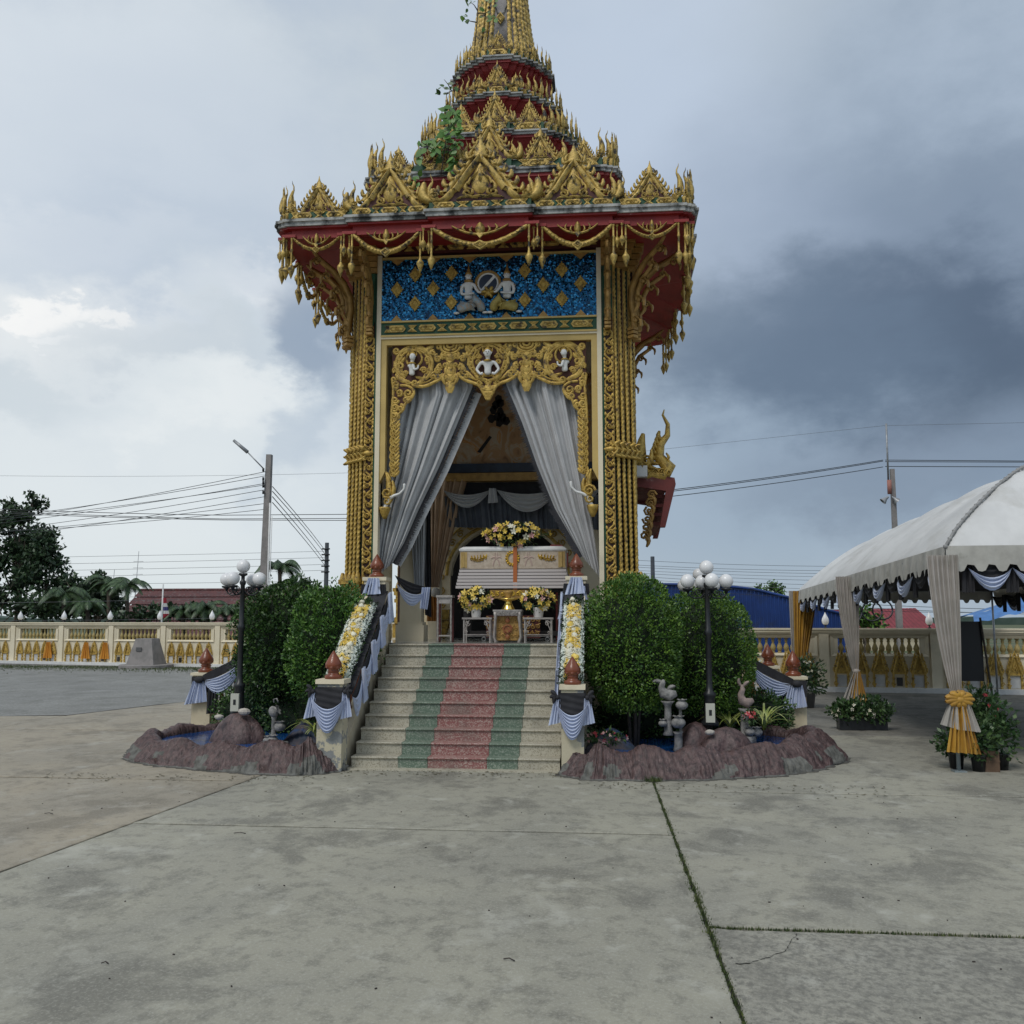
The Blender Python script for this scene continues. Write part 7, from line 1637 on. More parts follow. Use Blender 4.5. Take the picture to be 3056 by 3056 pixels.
def valance(P, Q, nrm, nm='valance'):
    """hanging strip with a tooth edge"""
    P, Q = Vector(P), Vector(Q); L_ = (Q-P).length; n = int(L_/.045); vs = []; N_ = Vector(nrm)
    for i in range(n+1):
        f = i/n; p = P.lerp(Q, f); k = i % 6; dz = (.0, -.005, -.012, -.09, -.10, -.085)[k]; w = .012*sin(i*.7)+.02*noise.noise(Vector((f*30, 0, L_)))
        vs += [tuple(p+Vector((0, 0, .01))), tuple(p+N_*(.02+w)+Vector((0, 0, -.16))), tuple(p+N_*(.02+w*1.5)+Vector((0, 0, -.25+dz)))]
    mb = MB(); mb.add(vs, [(3*i+j, 3*i+3+j, 3*i+4+j, 3*i+1+j) for i in range(n) for j in (0, 1)], 0, True); build(mb, nm, pvc, tent)
valance(tp(0, 0, ZE), tp(TL, 0, ZE), -TV); valance(tp(0, 0, ZE), tp(0, TW, ZE), -TU); valance(tp(0, TW, ZE), tp(TL, TW, ZE), TV); valance(tp(TL, 0, ZE), tp(TL, TW, ZE), TU)
mb = MB(); pts = [tp(2.3*k/14, TW/2*k/14, zroof(2.3*k/14, TW/2*k/14)+.02) for k in range(15)]
for k in range(30): a = k/30*14; i = int(a); f = a-i; p = pts[i].lerp(pts[min(14, i+1)], f); mb.sph(tuple(p), (.035, .035, .035), 5, 3)
mb.tube([tuple(p) for p in pts], .022, 5); build(mb, 'rope_seam', pbr('rope_grey', (.25, .25, .25), (.35, .35, .34), 30, .9), tent)
mb = MB()   # ribs and posts
for k in range(7):
    u = TL*k/6; mb.tube([tuple(tp(u if 0 < k < 6 else (.03 if k == 0 else TL-.03), TW*j/12, min(zroof(max(2.3, min(TL-2.3, u)), TW*j/12), 99)-.06 if 0 < k < 6 else ZE-.02)) for j in range(13)], .022, 6)
build(mb, 'rib', metalg, tent, kind='stuff')
for u in (0.03, 6.55, TL-.03):
    for v in (0.03, TW-.03): mb = MB(); mb.tube([tuple(tp(u, v, 0)), tuple(tp(u, v, ZE))], .028, 8); mb.cbox(tuple(tp(u, v, .01)), (.16, .16, .02)); build(mb, 'post', pbr('galv_blue_grey', (.22, .27, .29), (.30, .33, .33), 8, .5, .4) if u < 1 and v < 1 else metalg, tent)
# swags of black and pale cloth hanging inside the eaves
def eave_swags(P, Q, n, label, nrm):
    t = thing('tent_swags', tuple((Vector(P)+Vector(Q))/2), label, 'drapery'); P, Q, N_ = Vector(P), Vector(Q), Vector(nrm)
    bl, wh = MB(), MB()
    for k in range(n):
        a, b = P.lerp(Q, k/n), P.lerp(Q, (k+1)/n)
        bm_ = MB(); swag(bm_, a, b, .05, .34, 3, tuple(N_*.06), 0, 9); build(bm_, 'black_swag', blackc, t)
        wm_ = MB()
        if k % 2 and n > 10: pass
        else: swag(wm_, a+Vector((0, 0, -.12)), b+Vector((0, 0, -.12)), .14, .32, 3, tuple(N_*.10), 0, 9)
        if wm_.v: build(wm_, 'pale_swag', bluecl, t)
        tb = MB(); d = (b-a).normalized(); drape(tb, a-d*.07, a+d*.07, a-d*.09+Vector((0, 0, -.46)), a+d*.09+Vector((0, 0, -.46)), 2, .03, tuple(N_), nv=4); build(tb, 'black_tail', blackc, t)
    return t
eave_swags(tp(.2, .10, ZE-.17), tp(TL-.2, .10, ZE-.17), 15, 'black and pale swags inside the tent\'s long left eave', -TV)
eave_swags(tp(.10, .3, ZE-.17), tp(.10, TW-.3, ZE-.17), 8, 'black and pale swags inside the tent\'s near end eave', -TU)
eave_swags(tp(.2, TW-.10, ZE-.17), tp(TL-.2, TW-.10, ZE-.17), 14, 'black and pale swags inside the tent\'s far right eave', TV)
def post_drape(u, v, label, knot, low, second, w=.44, yoff=-.10):
    P = tp(u, v, 0)-TU*.06-TV*.06; t = thing('post_drape', tuple(P), label, 'drapery', 'drapes tied on the tent posts')
    mb = MB(); zt_ = ZE-.12; A_ = P-TV*w*.55; B_ = P+TV*w*.45
    def fn(a, b):
        wd = w*(1-.72*b**1.8); cx = P+TV*(.10*b*b*.8); p = cx+TV*wd*(a-.5-.05*(1-b)); z = zt_-(zt_-knot)*b
        return tuple(p-TU*(.04*sin(a*6*2*pi+1)+.03*sin(a*2.5*pi))*(1-.5*b)+Vector((0, 0, z)))
    grid(mb, fn, 48, 14); build(mb, 'pale_drape', beigecl, t)
    mb = MB(); drape(mb, P+TV*w*.30+TU*.05+Vector((0, 0, zt_)), P+TV*w*.52+TU*.07+Vector((0, 0, zt_)), P+TV*.10+TU*.04+Vector((0, 0, knot)), P+TV*.17+TU*.05+Vector((0, 0, knot)), 3, .025, tuple(-TU), nv=8); build(mb, 'yellow_edge', yellowcl, t)
    K = P+TV*.10+Vector((0, 0, knot)); mb = MB()
    if second:
        for k in range(11):
            a = k*2*pi/11; q = MB(); leaf2(q, (0, 0), (.09*cos(a), .09*sin(a)+.03), (.19*cos(a), .10*sin(a)), .11, .05, 0, 0, 6, True); mb.merge(q, Matrix.Translation(K-TU*.06))
        mb.sph(tuple(K-TU*.06), (.08, .06, .06), 10, 6); build(mb, 'yellow_rosette', yellowcl, t)
        for s_ in (-1, 1):
            mb = MB(); drape(mb, K-TU*.05+TV*(.03*s_), K-TU*.05+TV*(.12*s_), K-TU*.07+TV*(.02*s_)+Vector((0, 0, -.40)), K-TU*.06+TV*(.26*s_)+Vector((0, 0, -.38-.05*s_)), 3, .025, tuple(-TU), nv=5); build(mb, 'white_tail', beigecl, t)
    else:
        mb.sph(tuple(K), (.08, .07, .05), 8, 5); build(mb, 'tie', beigecl, t)
        mb = MB(); drape(mb, K-TU*.05-TV*.06, K-TU*.05+TV*.03, K-TU*.07-TV*.30+Vector((0, 0, -.55)), K-TU*.06+TV*.02+Vector((0, 0, -.58)), 4, .03, tuple(-TU), nv=6); build(mb, 'pale_tail', beigecl, t)
    mb = MB(); drape(mb, K-TU*.03-TV*.06, K-TU*.03+TV*.07, K-TU*.05-TV*.20+Vector((0, 0, low-knot)), K-TU*.04+TV*.24+Vector((0, 0, low-knot-.03)), 6, .045, tuple(-TU), nv=8); build(mb, 'yellow_tail', yellowcl, t)
    return t
post_drape(0, 0, 'beige drape with yellow rosette and long yellow tail on the nearest tent post', .97, .28, True, w=.40)
post_drape(6.55, 0, 'beige drape on the middle tent post, yellow tail down to the potted plants', 1.00, .10, False)
t = thing('post_drape', tuple(tp(TL, 0, 0)), 'yellow drape on the farthest tent post, beside the brown finials', 'drapery', 'drapes tied on the tent posts')
P = tp(TL-.3, .02, 0); mb = MB(); drape(mb, P-TV*.30+Vector((0, 0, ZE-.2)), P-TV*.16+Vector((0, 0, ZE-.2)), P-TV*.27+Vector((0, 0, .4)), P-TV*.20+Vector((0, 0, .4)), 2, .03, tuple(-TU), nv=6); build(mb, 'pale_edge', beigecl, t)
mb = MB(); drape(mb, P-TV*.18+Vector((0, 0, ZE-.2)), P+TV*.50+Vector((0, 0, ZE-.2)), P-TV*.20+Vector((0, 0, .55)), P+TV*.06+Vector((0, 0, .55)), 7, .06, tuple(-TU), nv=10); build(mb, 'yellow_drape', yellowcl, t)
# potted plants round the posts
def pot_plant(c, rad, label, seed, potr=.14, poth=.22, fl=None, nfl=10, n=900, L_=.10, potm=None, sq=None, name='potted_plant'):
    t = thing(name, (c[0], c[1], 0), label, 'potted plant'); m_ = potm or blackm
    mb = MB()
    if sq: mb.box(c[0]-sq, c[0]+sq, c[1]-potr, c[1]+potr, 0, poth)
    else: mb.lathe([(potr*.75, 0), (potr*.95, poth*.9), (potr*1.05, poth*.92), (potr*1.05, poth), (potr*.9, poth), (potr*.85, poth*.9)], (c[0], c[1], 0), 14)
    build(mb, 'pot', m_, t)
    f, _ = foliage((c[0], c[1], poth+rad[2]*.75), rad, n, L_, .05, seed, .35, shell=.8, core=False, lo=-.95); build(f, 'foliage', leafm['pot_leaf'], t, kind='stuff')
    if fl:
        r = random.Random(seed)
        for k in range(nfl):
            d = Vector((r.gauss(0, 1), -abs(r.gauss(0, 1)), r.gauss(.5, .8))).normalized(); q = MB(); petal(q, (c[0]+d.x*rad[0], c[1]+d.y*rad[1], poth+rad[2]*.75+d.z*rad[2]), .04, (d.x, d.y-.5, d.z), 0); build(q, 'flower', fl, t)
    return t
p = atZ(1524, 1335, 0); pot_plant((p.x, p.y, 0), (.38, .34, .42), 'potted flowering bush with pale blooms right of the brown-finial newel', 71, .20, .38, wflow, 14, 1100, .12, pbr('grey_pot', (.10, .10, .10), None, rough=.5))
p = atZ(1607, 1378, 0); pot_plant((p.x, p.y+.1, 0), (.34, .28, .17), 'left leafy plant in a black trough at the foot of the middle tent post', 72, .12, .22, wflow, 7, 900, .10, None, .22)
p = atZ(1652, 1378, 0); pot_plant((p.x, p.y+.1, 0), (.32, .28, .21), 'right leafy plant in a black trough beside the middle tent post', 73, .12, .22, wflow, 6, 900, .10, None, .22)
def pz(v, w): q = atZ(v, w, 0); return q.x, q.y
x, y = pz(1805, 1450); pot_plant((x, y, 0), (.26, .22, .18), 'small green plant in a black bag left of the nearest tent post', 74, .11, .22, None, 0, 600, .08)
x, y = pz(1848, 1455); pot_plant((x, y, 0), (.22, .22, .26), 'small green plant in a black bag just right of the nearest tent post', 75, .11, .22, None, 0, 600, .08)
x, y = pz(1890, 1452); pot_plant((x, y, 0), (.22, .20, .38), 'slim green plant in a black bag, rightmost by the nearest tent post', 76, .11, .22, None, 0, 700, .08)
x, y = pz(1862, 1438); pot_plant((x, y+.15, 0), (.26, .24, .42), 'taller dark plant with red flowers behind the bags at the nearest tent post', 77, .14, .26, rflow, 9, 1200, .11)
x, y = pz(1868, 1455); t = thing('brown_box', (x, y, 0), 'small brown box between the plant bags at the nearest tent post', 'box'); mb = MB(); mb.box(x-.10, x+.10, y-.08, y+.08, 0, .27); mb.box(x-.105, x+.105, y-.085, y+.085, .13, .15); build(mb, 'box_body', pbr('brown_box', (.14, .085, .05), (.10, .06, .035), 8, .7), t)
# dark board on an easel
P = atZ(1828, 1318, 0); bd = thing('notice_board', tuple(P), 'black notice board on a wooden easel under the tent near the wall', 'board')
mb = MB(); mb.box(P.x-.50, P.x+.42, P.y, P.y+.05, .45, 2.0); build(mb, 'board', pbr('board_black', (.012, .012, .014), None, rough=.4), bd)
for a_, b_ in ((-.42, -.32), (.55, .38)): mb = MB(); mb.tube([(P.x+a_, P.y-.12, 0), (P.x+b_, P.y-.03, 2.1)], .03, 5); build(mb, 'leg', bark, bd)

# ================================================================== BUILDINGS BEYOND
def house(name, label, cat, Yb, pts, depth, m, wallm=None, ribs=0, ribm=None, roofz=None):
    """pts: outline of the front face in the photo, at distance Yb"""
    P = [atY(v, w, Yb) for v, w in pts]; x0 = min(p.x for p in P); x1 = max(p.x for p in P); t = thing(name, ((x0+x1)/2, Yb, 0), label, cat)
    top = sorted([(p.x, p.z) for p in P]); 
    def zt_(x):
        for (a, za), (b, zb_) in zip(top[:-1], top[1:]):
            if a <= x <= b: return za+(zb_-za)*(x-a)/max(1e-6, b-a)
        return top[-1][1]
    return t, top, zt_, x0, x1
Yb = 62.0
t, top, zt_, x0, x1 = house('blue_warehouse', 'large blue corrugated metal warehouse behind the right wall', 'warehouse', Yb, [(1205, 1103), (1340, 1104), (1420, 1112), (1500, 1131), (1560, 1152), (1610, 1164)], 20, None)
bluem = pbr('blue_sheet', (.016, .055, .23), (.012, .042, .18), .8, .5, .2, dirt=((.03, .05, .12), 1.2, .55, .75))
mb = MB(); n = int((x1-x0)/.5); n = max(n, 10)
for i in range(n):
    a, b = x0+(x1-x0)*i/n, x0+(x1-x0)*(i+1)/n; mb.add([(a, Yb, -.5), (b, Yb, -.5), (b, Yb, zt_(b)), (a, Yb, zt_(a)), (a, Yb+22, zt_(a)+.3), (b, Yb+22, zt_(b)+.3)], [(0, 1, 2, 3), (3, 2, 5, 4)])
build(mb, 'metal_wall', bluem, t)
mb = MB()
for i in range(n*2): x = x0+(x1-x0)*(i+.5)/(n*2); mb.box(x-.04, x+.04, Yb-.08, Yb-.003, -.4, zt_(x)-.03)
build(mb, 'sheet_ribs', bluem, t, kind='stuff')
mb = MB(); mb.tube([(a, Yb-.1, z+.03) for a, z in top], .09, 6); build(mb, 'ridge_flashing', bluem, t)
# red-roofed house, left
Yb = 58.0; A_, B_ = atY(265, 1114, Yb), atY(700, 1117, Yb); zr = A_.z; C_ = atY(240, 1172, Yb-4)
t = thing('red_roof_house', ((A_.x+B_.x)/2, Yb, 0), 'long house with dark red tiled roof behind the left wall', 'house')
tile = pbr('red_tile', (.12, .042, .04), (.07, .028, .03), 3, .7, dirt=((.20, .16, .15), 6, .55, .7))
mb = MB(); n = 70
for i in range(n):
    a, b = A_.x+(B_.x-A_.x)*i/n, A_.x+(B_.x-A_.x)*(i+.92)/n
    for k in range(6):
        f0, f1 = k/6, (k+1.04)/6; mb.add([(a, Yb-4.5*f0, zr-(zr-1.0)*f0+.03), (b, Yb-4.5*f0, zr-(zr-1.0)*f0), (b, Yb-4.5*f1, zr-(zr-1.0)*f1+.07), (a, Yb-4.5*f1, zr-(zr-1.0)*f1+.10)], [(0, 3, 2, 1)])
build(mb, 'roof_tiles', tile, t, kind='stuff')
mb = MB(); mb.prism([(Yb-4.3, .6), (Yb, zr-.02), (Yb+4.5, .9), (Yb+4.3, .4), (Yb-4.2, .4)], A_.x+.05, B_.x-.05, 0, 'x'); build(mb, 'roof_deck', tile, t)
mb = MB(); mb.box(A_.x+.3, B_.x-.3, Yb-3.8, Yb+3.8, -.1, 1.1); build(mb, 'house_wall', creamd, t)
mb = MB(); mb.tube([(A_.x, Yb, zr+.03), (B_.x, Yb, zr+.03)], .09, 6); build(mb, 'ridge_cap', tile, t)
# small red roof, right
Yb = 70.0; pp = [atY(v, w, Yb) for v, w in ((1566, 1150), (1728, 1147), (1748, 1186), (1560, 1186))]
t = thing('small_red_roof', (pp[0].x+2, Yb, 0), 'red metal roof seen between the tent drapes above the right wall', 'house')
redm = pbr('red_sheet', (.24, .035, .045), (.17, .025, .03), 2, .6); mb = MB(); n = 24
for i in range(n):
    a, b = i/n, (i+.85)/n; T_ = lambda f: pp[0].lerp(pp[1], f); B2 = lambda f: pp[3].lerp(pp[2], f)+Vector((0, -3, 0)); mb.add([T_(a), T_(b), B2(b), B2(a)], [(0, 3, 2, 1)])
build(mb, 'roof_sheets', redm, t, kind='stuff')
mb = MB(); mb.add([tuple(pp[0]+Vector((0, .02, -.03))), tuple(pp[1]+Vector((0, .02, -.03))), tuple(pp[2]+Vector((0, -3, -.03))), tuple(pp[3]+Vector((0, -3, -.03)))], [(0, 3, 2, 1)]); build(mb, 'roof_deck', pbr('red_shadow', (.12, .02, .025)), t)
mb = MB(); mb.box(pp[3].x, pp[2].x, Yb-2.5, Yb+4, -.1, pp[2].z+.1); build(mb, 'house_wall', creamd, t)
# blue tarpaulin shelter, right
Yb = 36.0; t = thing('blue_tarpaulin_shelter', tuple(Vector((atY(1880, 1180, Yb).x, Yb, 0))), 'blue tarpaulin shelter at the right edge behind the tent', 'shelter')
mb = MB(); e0, e1 = atY(1836, 1160, Yb), atY(1990, 1112, Yb); f0, f1 = atY(1838, 1176, Yb-1), atY(1995, 1140, Yb-1)
grid(mb, lambda a, b: tuple(e0.lerp(e1, a).lerp(f0.lerp(f1, a), b)+Vector((0, 0, .05*noise.noise(Vector((a*9, b*4, 0)))+.03*sin(a*20)*b))), 30, 6); grid(mb, lambda a, b: tuple(e0.lerp(e1, a)+Vector((0, 3*b, -.3*b*b))), 12, 5); build(mb, 'tarpaulin', pbr('blue_tarpaulin', (.06, .19, .46), (.04, .14, .36), 3, .45), t)
mb = MB(); mb.tube([tuple(f0), (f0.x, f0.y, 0)], .03, 6); build(mb, 'post', metalg, t); mb = MB(); g_ = Vector((f0.x+3.2, f0.y+.5, 0)); mb.tube([(g_.x, g_.y, 0), (g_.x, g_.y, 2.5)], .03, 6); build(mb, 'post', metalg, t)

# ================================================================== TREES
def bleaf(c, rads, n, L_, seed, name, label, trunk, grp, leaf=None, h=None):
    t = thing(name, (c[0], c[1], 0), label, 'tree', grp); V = MB(); CB = MB(); r = random.Random(seed)
    for k, (dx, dz, rr) in enumerate(rads):
        f, cb = foliage((c[0]+dx, c[1]+r.uniform(-.6, .6), dz), (rr, rr*.9, rr*.82), int(n*rr*rr), L_, L_*.62, seed+k, .40, shell=.55, up=.1, core=True, ptilt=1.0, lo=-.98); V.merge(f)
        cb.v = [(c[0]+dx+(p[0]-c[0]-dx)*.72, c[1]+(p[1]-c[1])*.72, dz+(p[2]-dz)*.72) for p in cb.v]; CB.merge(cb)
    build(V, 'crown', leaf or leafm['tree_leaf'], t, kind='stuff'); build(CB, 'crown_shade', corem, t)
    mb = MB(); zt_ = max(dz for _, dz, _ in rads); mb.tube([(c[0], c[1], -.2), (c[0]+.1, c[1], zt_*.4), (c[0]-.1, c[1], zt_*.75)], [trunk, trunk*.75, trunk*.35], 7)
    for dx, dz, rr in rads: mb.tube([(c[0], c[1], zt_*.35), (c[0]+dx*.5, c[1], dz*.75), (c[0]+dx, c[1], dz)], [trunk*.5, trunk*.3, trunk*.12], 5)
    build(mb, 'trunk', bark, t); return t
Yt = 56.0
def tc_(v, w, Y=Yt): p = atY(v, w, Y); return p.x, p.z
def rad_list(c0, L): return [(tc_(v, w)[0]-c0, tc_(v, w)[1], r/1770*Yt) for v, w, r in L]
c0 = tc_(35, 1100)[0]
bleaf((c0, Yt), rad_list(c0, [(12, 985, 30), (45, 975, 28), (62, 950, 18), (30, 1030, 42), (70, 1010, 26), (60, 1060, 34), (0, 1060, 34), (62, 935, 9), (22, 955, 14)]), 520, .30, 101, 'broadleaf_tree', 'tall dark tree at the left edge beyond the wall', .22, 'trees beyond the left wall')
c0 = tc_(105, 1100)[0]
bleaf((c0, Yt-1), rad_list(c0, [(108, 1010, 16), (118, 1040, 24), (92, 1050, 24), (122, 1065, 22), (88, 1090, 32), (128, 1100, 24), (104, 1022, 20)]), 520, .30, 140, 'broadleaf_tree', 'shorter dark tree right of the tallest tree, beyond the left wall', .18, 'trees beyond the left wall')
c0 = tc_(170, 1120)[0]
bleaf((c0, Yt+1), rad_list(c0, [(165, 1090, 16), (150, 1110, 26), (180, 1105, 20), (195, 1130, 24), (120, 1130, 34)]), 480, .30, 170, 'broadleaf_tree', 'low dark tree behind the palms beyond the left wall', .15, 'trees beyond the left wall')
c0 = tc_(200, 1150)[0]
bleaf((c0, Yt-2), rad_list(c0, [(165, 1150, 26), (200, 1150, 24), (232, 1152, 22), (255, 1160, 16), (130, 1150, 26), (215, 1125, 18), (240, 1130, 16), (185, 1112, 18), (250, 1145, 14), (160, 1100, 16)]), 420, .32, 400, 'shrub_mass', 'dense green shrubs under the left palms, left of the red roof', .10, None)
c0 = tc_(400, 1160)[0]
bleaf((c0, Yt-7), [(a*.9, b, r*.9) for a, b, r in rad_list(c0, [(335, 1166, 16), (365, 1160, 18), (395, 1158, 20), (425, 1158, 20), (455, 1158, 20), (485, 1158, 20)])], 420, .30, 420, 'shrub_mass', 'low green shrubs in front of the red roof', .10, None)
c0 = tc_(50, 1150)[0]
bleaf((c0, Yt-3), rad_list(c0, [(10, 1140, 30), (50, 1135, 30), (95, 1145, 30), (140, 1145, 28), (30, 1110, 26), (80, 1105, 22)]), 420, .32, 190, 'shrub_mass', 'dark undergrowth at the foot of the left trees', .10, None)
def palm(v, wtop, Y, n, L_, label, seed, thick=.14, grp='palms beyond the left wall', leafl=.55):
    c = atY(v, wtop, Y); t = thing('palm_tree', (c.x, Y, 0), label, 'palm', grp); r = random.Random(seed)
    mb = MB(); mb.tube([(c.x, Y, -.2), (c.x+.1, Y, c.z*.5), (c.x, Y, c.z)], [thick, thick*.8, thick*.7], 7); build(mb, 'trunk', bark, t)
    for k in range(n):
        a = 2*pi*k/n+r.uniform(-.3, .3); up = r.uniform(.25, 1.1); l = L_*r.uniform(.8, 1.1); mb = MB(); pts = []
        for j in range(10):
            f = j/9; pts.append(Vector((c.x+cos(a)*l*f*(1-.15*f), Y+sin(a)*l*f*(1-.15*f), c.z+l*(up*f-(.75+.35*up)*f*f))))
        mb.tube([tuple(p) for p in pts], [.03*(1-.08*j) for j in range(10)], 3); sd_ = Vector((-sin(a), cos(a), 0))
        for j in range(1, 36):
            f = j/36*8.99; i = int(f); p = pts[i].lerp(pts[i+1], f-i); ll = leafl*L_/2.2*sin(pi*min(1, .15+.85*j/36))**.6
            for s_ in (-1, 1): q = p+sd_*s_*ll*.75+Vector((0, 0, -ll*.65))+(pts[i+1]-pts[i]).normalized()*ll*.35; w = (pts[i+1]-pts[i]).normalized()*.035; mb.add([p-w, p+w, q], [(0, 1, 2)])
        build(mb, 'frond', leafm['palm_leaf'], t)
    return t
palm(240, 1105, 52, 13, 1.7, 'arching palm just left of the flagpole beyond the wall', 201); palm(205, 1098, 53, 13, 1.7, 'palm left of the arching palm, beyond the left wall', 202)
palm(120, 1120, 50, 14, 1.8, 'pale green palm in front of the dark trees', 203); palm(165, 1135, 50, 12, 1.5, 'low palm in the middle of the left palm row', 204)
palm(345, 1152, 48, 13, 1.3, 'low palm in front of the red roof, left one', 205); palm(388, 1146, 48, 13, 1.5, 'low palm in front of the red roof, middle one', 206); palm(425, 1150, 48, 12, 1.4, 'low palm in front of the red roof, right one', 207); palm(462, 1152, 49, 12, 1.4, 'low palm in front of the red roof, behind the lamp post', 210)
palm(528, 1072, 46, 12, 1.65, 'tall palm right of the concrete power pole', 208); palm(560, 1100, 47, 11, 1.2, 'lower palm right of the tall palm, above the left bush', 209)
for i, (v, w, s_, lb) in enumerate(((1460, 1108, 14, 'small green treetop above the blue warehouse, left one'), (1430, 1110, 8, 'tiny green treetop above the blue warehouse beside the lamp globes'), (1628, 1165, 26, 'green shrub in front of the small red roof'))):
    Y = 80 if i < 2 else 52; c = atY(v, w, Y); bleaf((c.x, Y), [(0, c.z, s_/1770*Y), (s_/1770*Y*.7, c.z-.3, s_/1770*Y*.7)], 500, .26, 220+i, 'broadleaf_tree', lb, .12, 'treetops beyond the right wall', leafm['bush_leaf'])
mb = MB(); r_ = random.Random(4); hp_ = []
for i in range(61):
    x = -320+640*i/60; hp_.append((x, 3.0+2.2*noise.noise(Vector((i*.25, 1, 0)))+1.0*noise.noise(Vector((i*.9, 2, 0)))))
mb.prism([(-320, -1)]+hp_+[(320, -1)], 420, 440); build(mb, 'far_woodland', pbr('far_wood', (.045, .075, .06), (.07, .10, .085), .3, .95), kind='structure')

# ================================================================== POLES, FLAG, WIRES
def pole(name, label, v, wt, Y, r0, r1, m, cat='pole', wb=None, lean=0):
    p = atY(v, wt, Y); t = thing(name, (p.x, Y, 0), label, cat); mb = MB(); mb.tube([(p.x+lean, Y, -.2), (p.x, Y, p.z)], [r0, r1], 4 if m is concp else 8, smooth=False); build(mb, 'pole_shaft', m, t); return t, p
t, p = pole('power_pole', 'tall concrete power pole with a street light arm, left of the pavilion', 508.5, 858, 38.0, .24, .155, concp, lean=-.12)
L1 = atY(497, 884, 38); L2 = atY(466, 852, 38); L3 = atY(441, 831, 38)
mb = MB(); mb.tube([tuple(L1), tuple(L2)], .03, 6); build(mb, 'lamp_arm', metalg, t)
mb = MB(); mb.tube([tuple(L2+Vector((.02, 0, -.02))), tuple(L3)], [.09, .07], 6); build(mb, 'street_light_head', metalg, t)
mb = MB(); mb.tube([(p.x+.16, 37.8, .3), (p.x+.16, 37.8, atY(508, 950, 38).z)], .04, 6); mb.tube([(p.x+.24, 37.8, 2), (p.x+.26, 37.8, atY(508, 975, 38).z)], .02, 5); build(mb, 'conduit', white, t)
mb = MB()
for w in (888, 905, 912, 918, 930): q = atY(500, w, 38); mb.tube([(q.x, 37.8, q.z-.07), (q.x, 37.8, q.z+.07)], .05, 6)
build(mb, 'insulators', blackm, t, kind='stuff')
t, p = pole('power_pole', 'dark thin power pole between the palm and the left column', 617, 1024, 72.0, .22, .16, pbr('dark_pole', (.08, .09, .10), None, rough=.8))
mb = MB()
for k in range(5): mb.tube([(p.x-.35, 71.8, p.z-.5-k*.45), (p.x+.3, 71.8, p.z-.5-k*.45)], .06, 5)
build(mb, 'insulators', blackm, t, kind='stuff')
pole('power_pole', 'dark power pole just right of the pavilion above the clipped bush', 1231, 1050, 72.0, .2, .15, MATS['dark_pole'])
t, p = pole('power_pole', 'tall pole with loudspeakers rising behind the white tent', 1683, 885, 52.0, .22, .15, concp)
q = atY(1671, 800, 52); mb = MB(); mb.tube([(p.x-.25, 51.9, p.z-.6), (q.x, 51.9, q.z)], .05, 6); build(mb, 'steel_rod', metalg, t)
q = atY(1676, 942, 52)
for s_ in (-1, 1): mb = MB(); mb.tube([(q.x+s_*.08, 51.7, q.z+.1), (q.x+s_*.22, 51.7, q.z+.0), (q.x+s_*.38, 51.7, q.z-.16)], [.05, .09, .20], 10, cap=False); build(mb, 'loudspeaker', metalg, t)
mb = MB(); mb.tube([(q.x, 51.7, q.z+.25), (q.x, 51.7, q.z+1.0)], .12, 8); build(mb, 'red_collar', pbr('faded_red', (.35, .15, .12), None, rough=.7), t)
def coil(label, v, w, r):
    c = atY(v, w, 50); mb = MB(); mb.tube([(c.x+r*cos(a*pi/9), 50+.05*sin(a*.7), c.z+r*sin(a*pi/9)) for a in range(19)], .045, 5); build(mb, 'cable_coil', blackm, None, label, 'cable', 'cable coils hanging behind the tent', org=(c.x, 50, c.z))
coil('large black cable coil left of the pair, behind the tent drapes', 1605, 1155, .55); coil('black cable coil, middle one behind the tent drapes', 1645, 1153, .50); coil('black cable coil, right one behind the tent drapes', 1665, 1150, .5)
f_ = atY(308, 1102, 44.5); t = thing('flagpole', (f_.x, 44.5, 0), 'thin flagpole with a hanging red and white flag beyond the left wall', 'flag'); mb = MB(); mb.tube([(f_.x, 44.5, -.1), (f_.x, 44.5, f_.z)], [.06, .035], 6); build(mb, 'pole', white, t)
for k, (m_, a_, b_) in enumerate(((pbr('flag_red', (.40, .04, .06)), 1128, 1138), (white, 1138, 1145), (pbr('flag_blue', (.06, .06, .2)), 1145, 1152), (white, 1152, 1158), (MATS['flag_red'], 1158, 1166))):
    p0 = atY(309, a_, 44.5); p1 = atY(309, b_, 44.5); mb = MB(); drape(mb, p0+Vector((-.02, 0, 0)), p0+Vector((.13+.04*k, 0, 0)), p1+Vector((-.02, 0, 0)), p1+Vector((.15+.04*k if k < 4 else .05, 0, 0)), 2, .03, nv=3); build(mb, 'flag_stripe', m_, t)
for v, w, lb in ((262, 1040, 'thin antenna mast left of the flagpole'), (216, 1075, 'shorter thin antenna mast above the palms')):
    p = atY(v, w, 70); mb = MB(); mb.tube([(p.x-.3, 70, 0), (p.x, 70, p.z)], [.05, .02], 5)
    for k in range(3): mb.tube([(p.x-.4, 70, p.z-.8-k*.5), (p.x+.4, 70, p.z-.8-k*.5)], .018, 4)
    build(mb, 'antenna_mast', metalg, None, lb, 'antenna', org=(p.x, 70, 0))
wirem = pbr('wire', (.03, .035, .04), None, rough=.6); wireg = pbr('wire_grey', (.14, .15, .16), None, rough=.6)
ORD = ['topmost', 'second highest', 'third highest', 'fourth highest', 'fifth highest', 'sixth highest', 'seventh highest', 'eighth highest', 'lowest']
def wire(v0, w0, v1, w1, Y0, Y1, px, sag, label, grp, m=wirem):
    a, b = atY(v0, w0, Y0), atY(v1, w1, Y1); mb = MB(); r = px/2800*max(Y0, Y1)*.5
    mb.tube([tuple(a.lerp(b, k/12)+Vector((0, 0, -sag*4*(k/12)*(1-k/12)))) for k in range(13)], r, 4); build(mb, 'power_cable', m, None, label, 'cable', grp, org=tuple((a+b)/2))
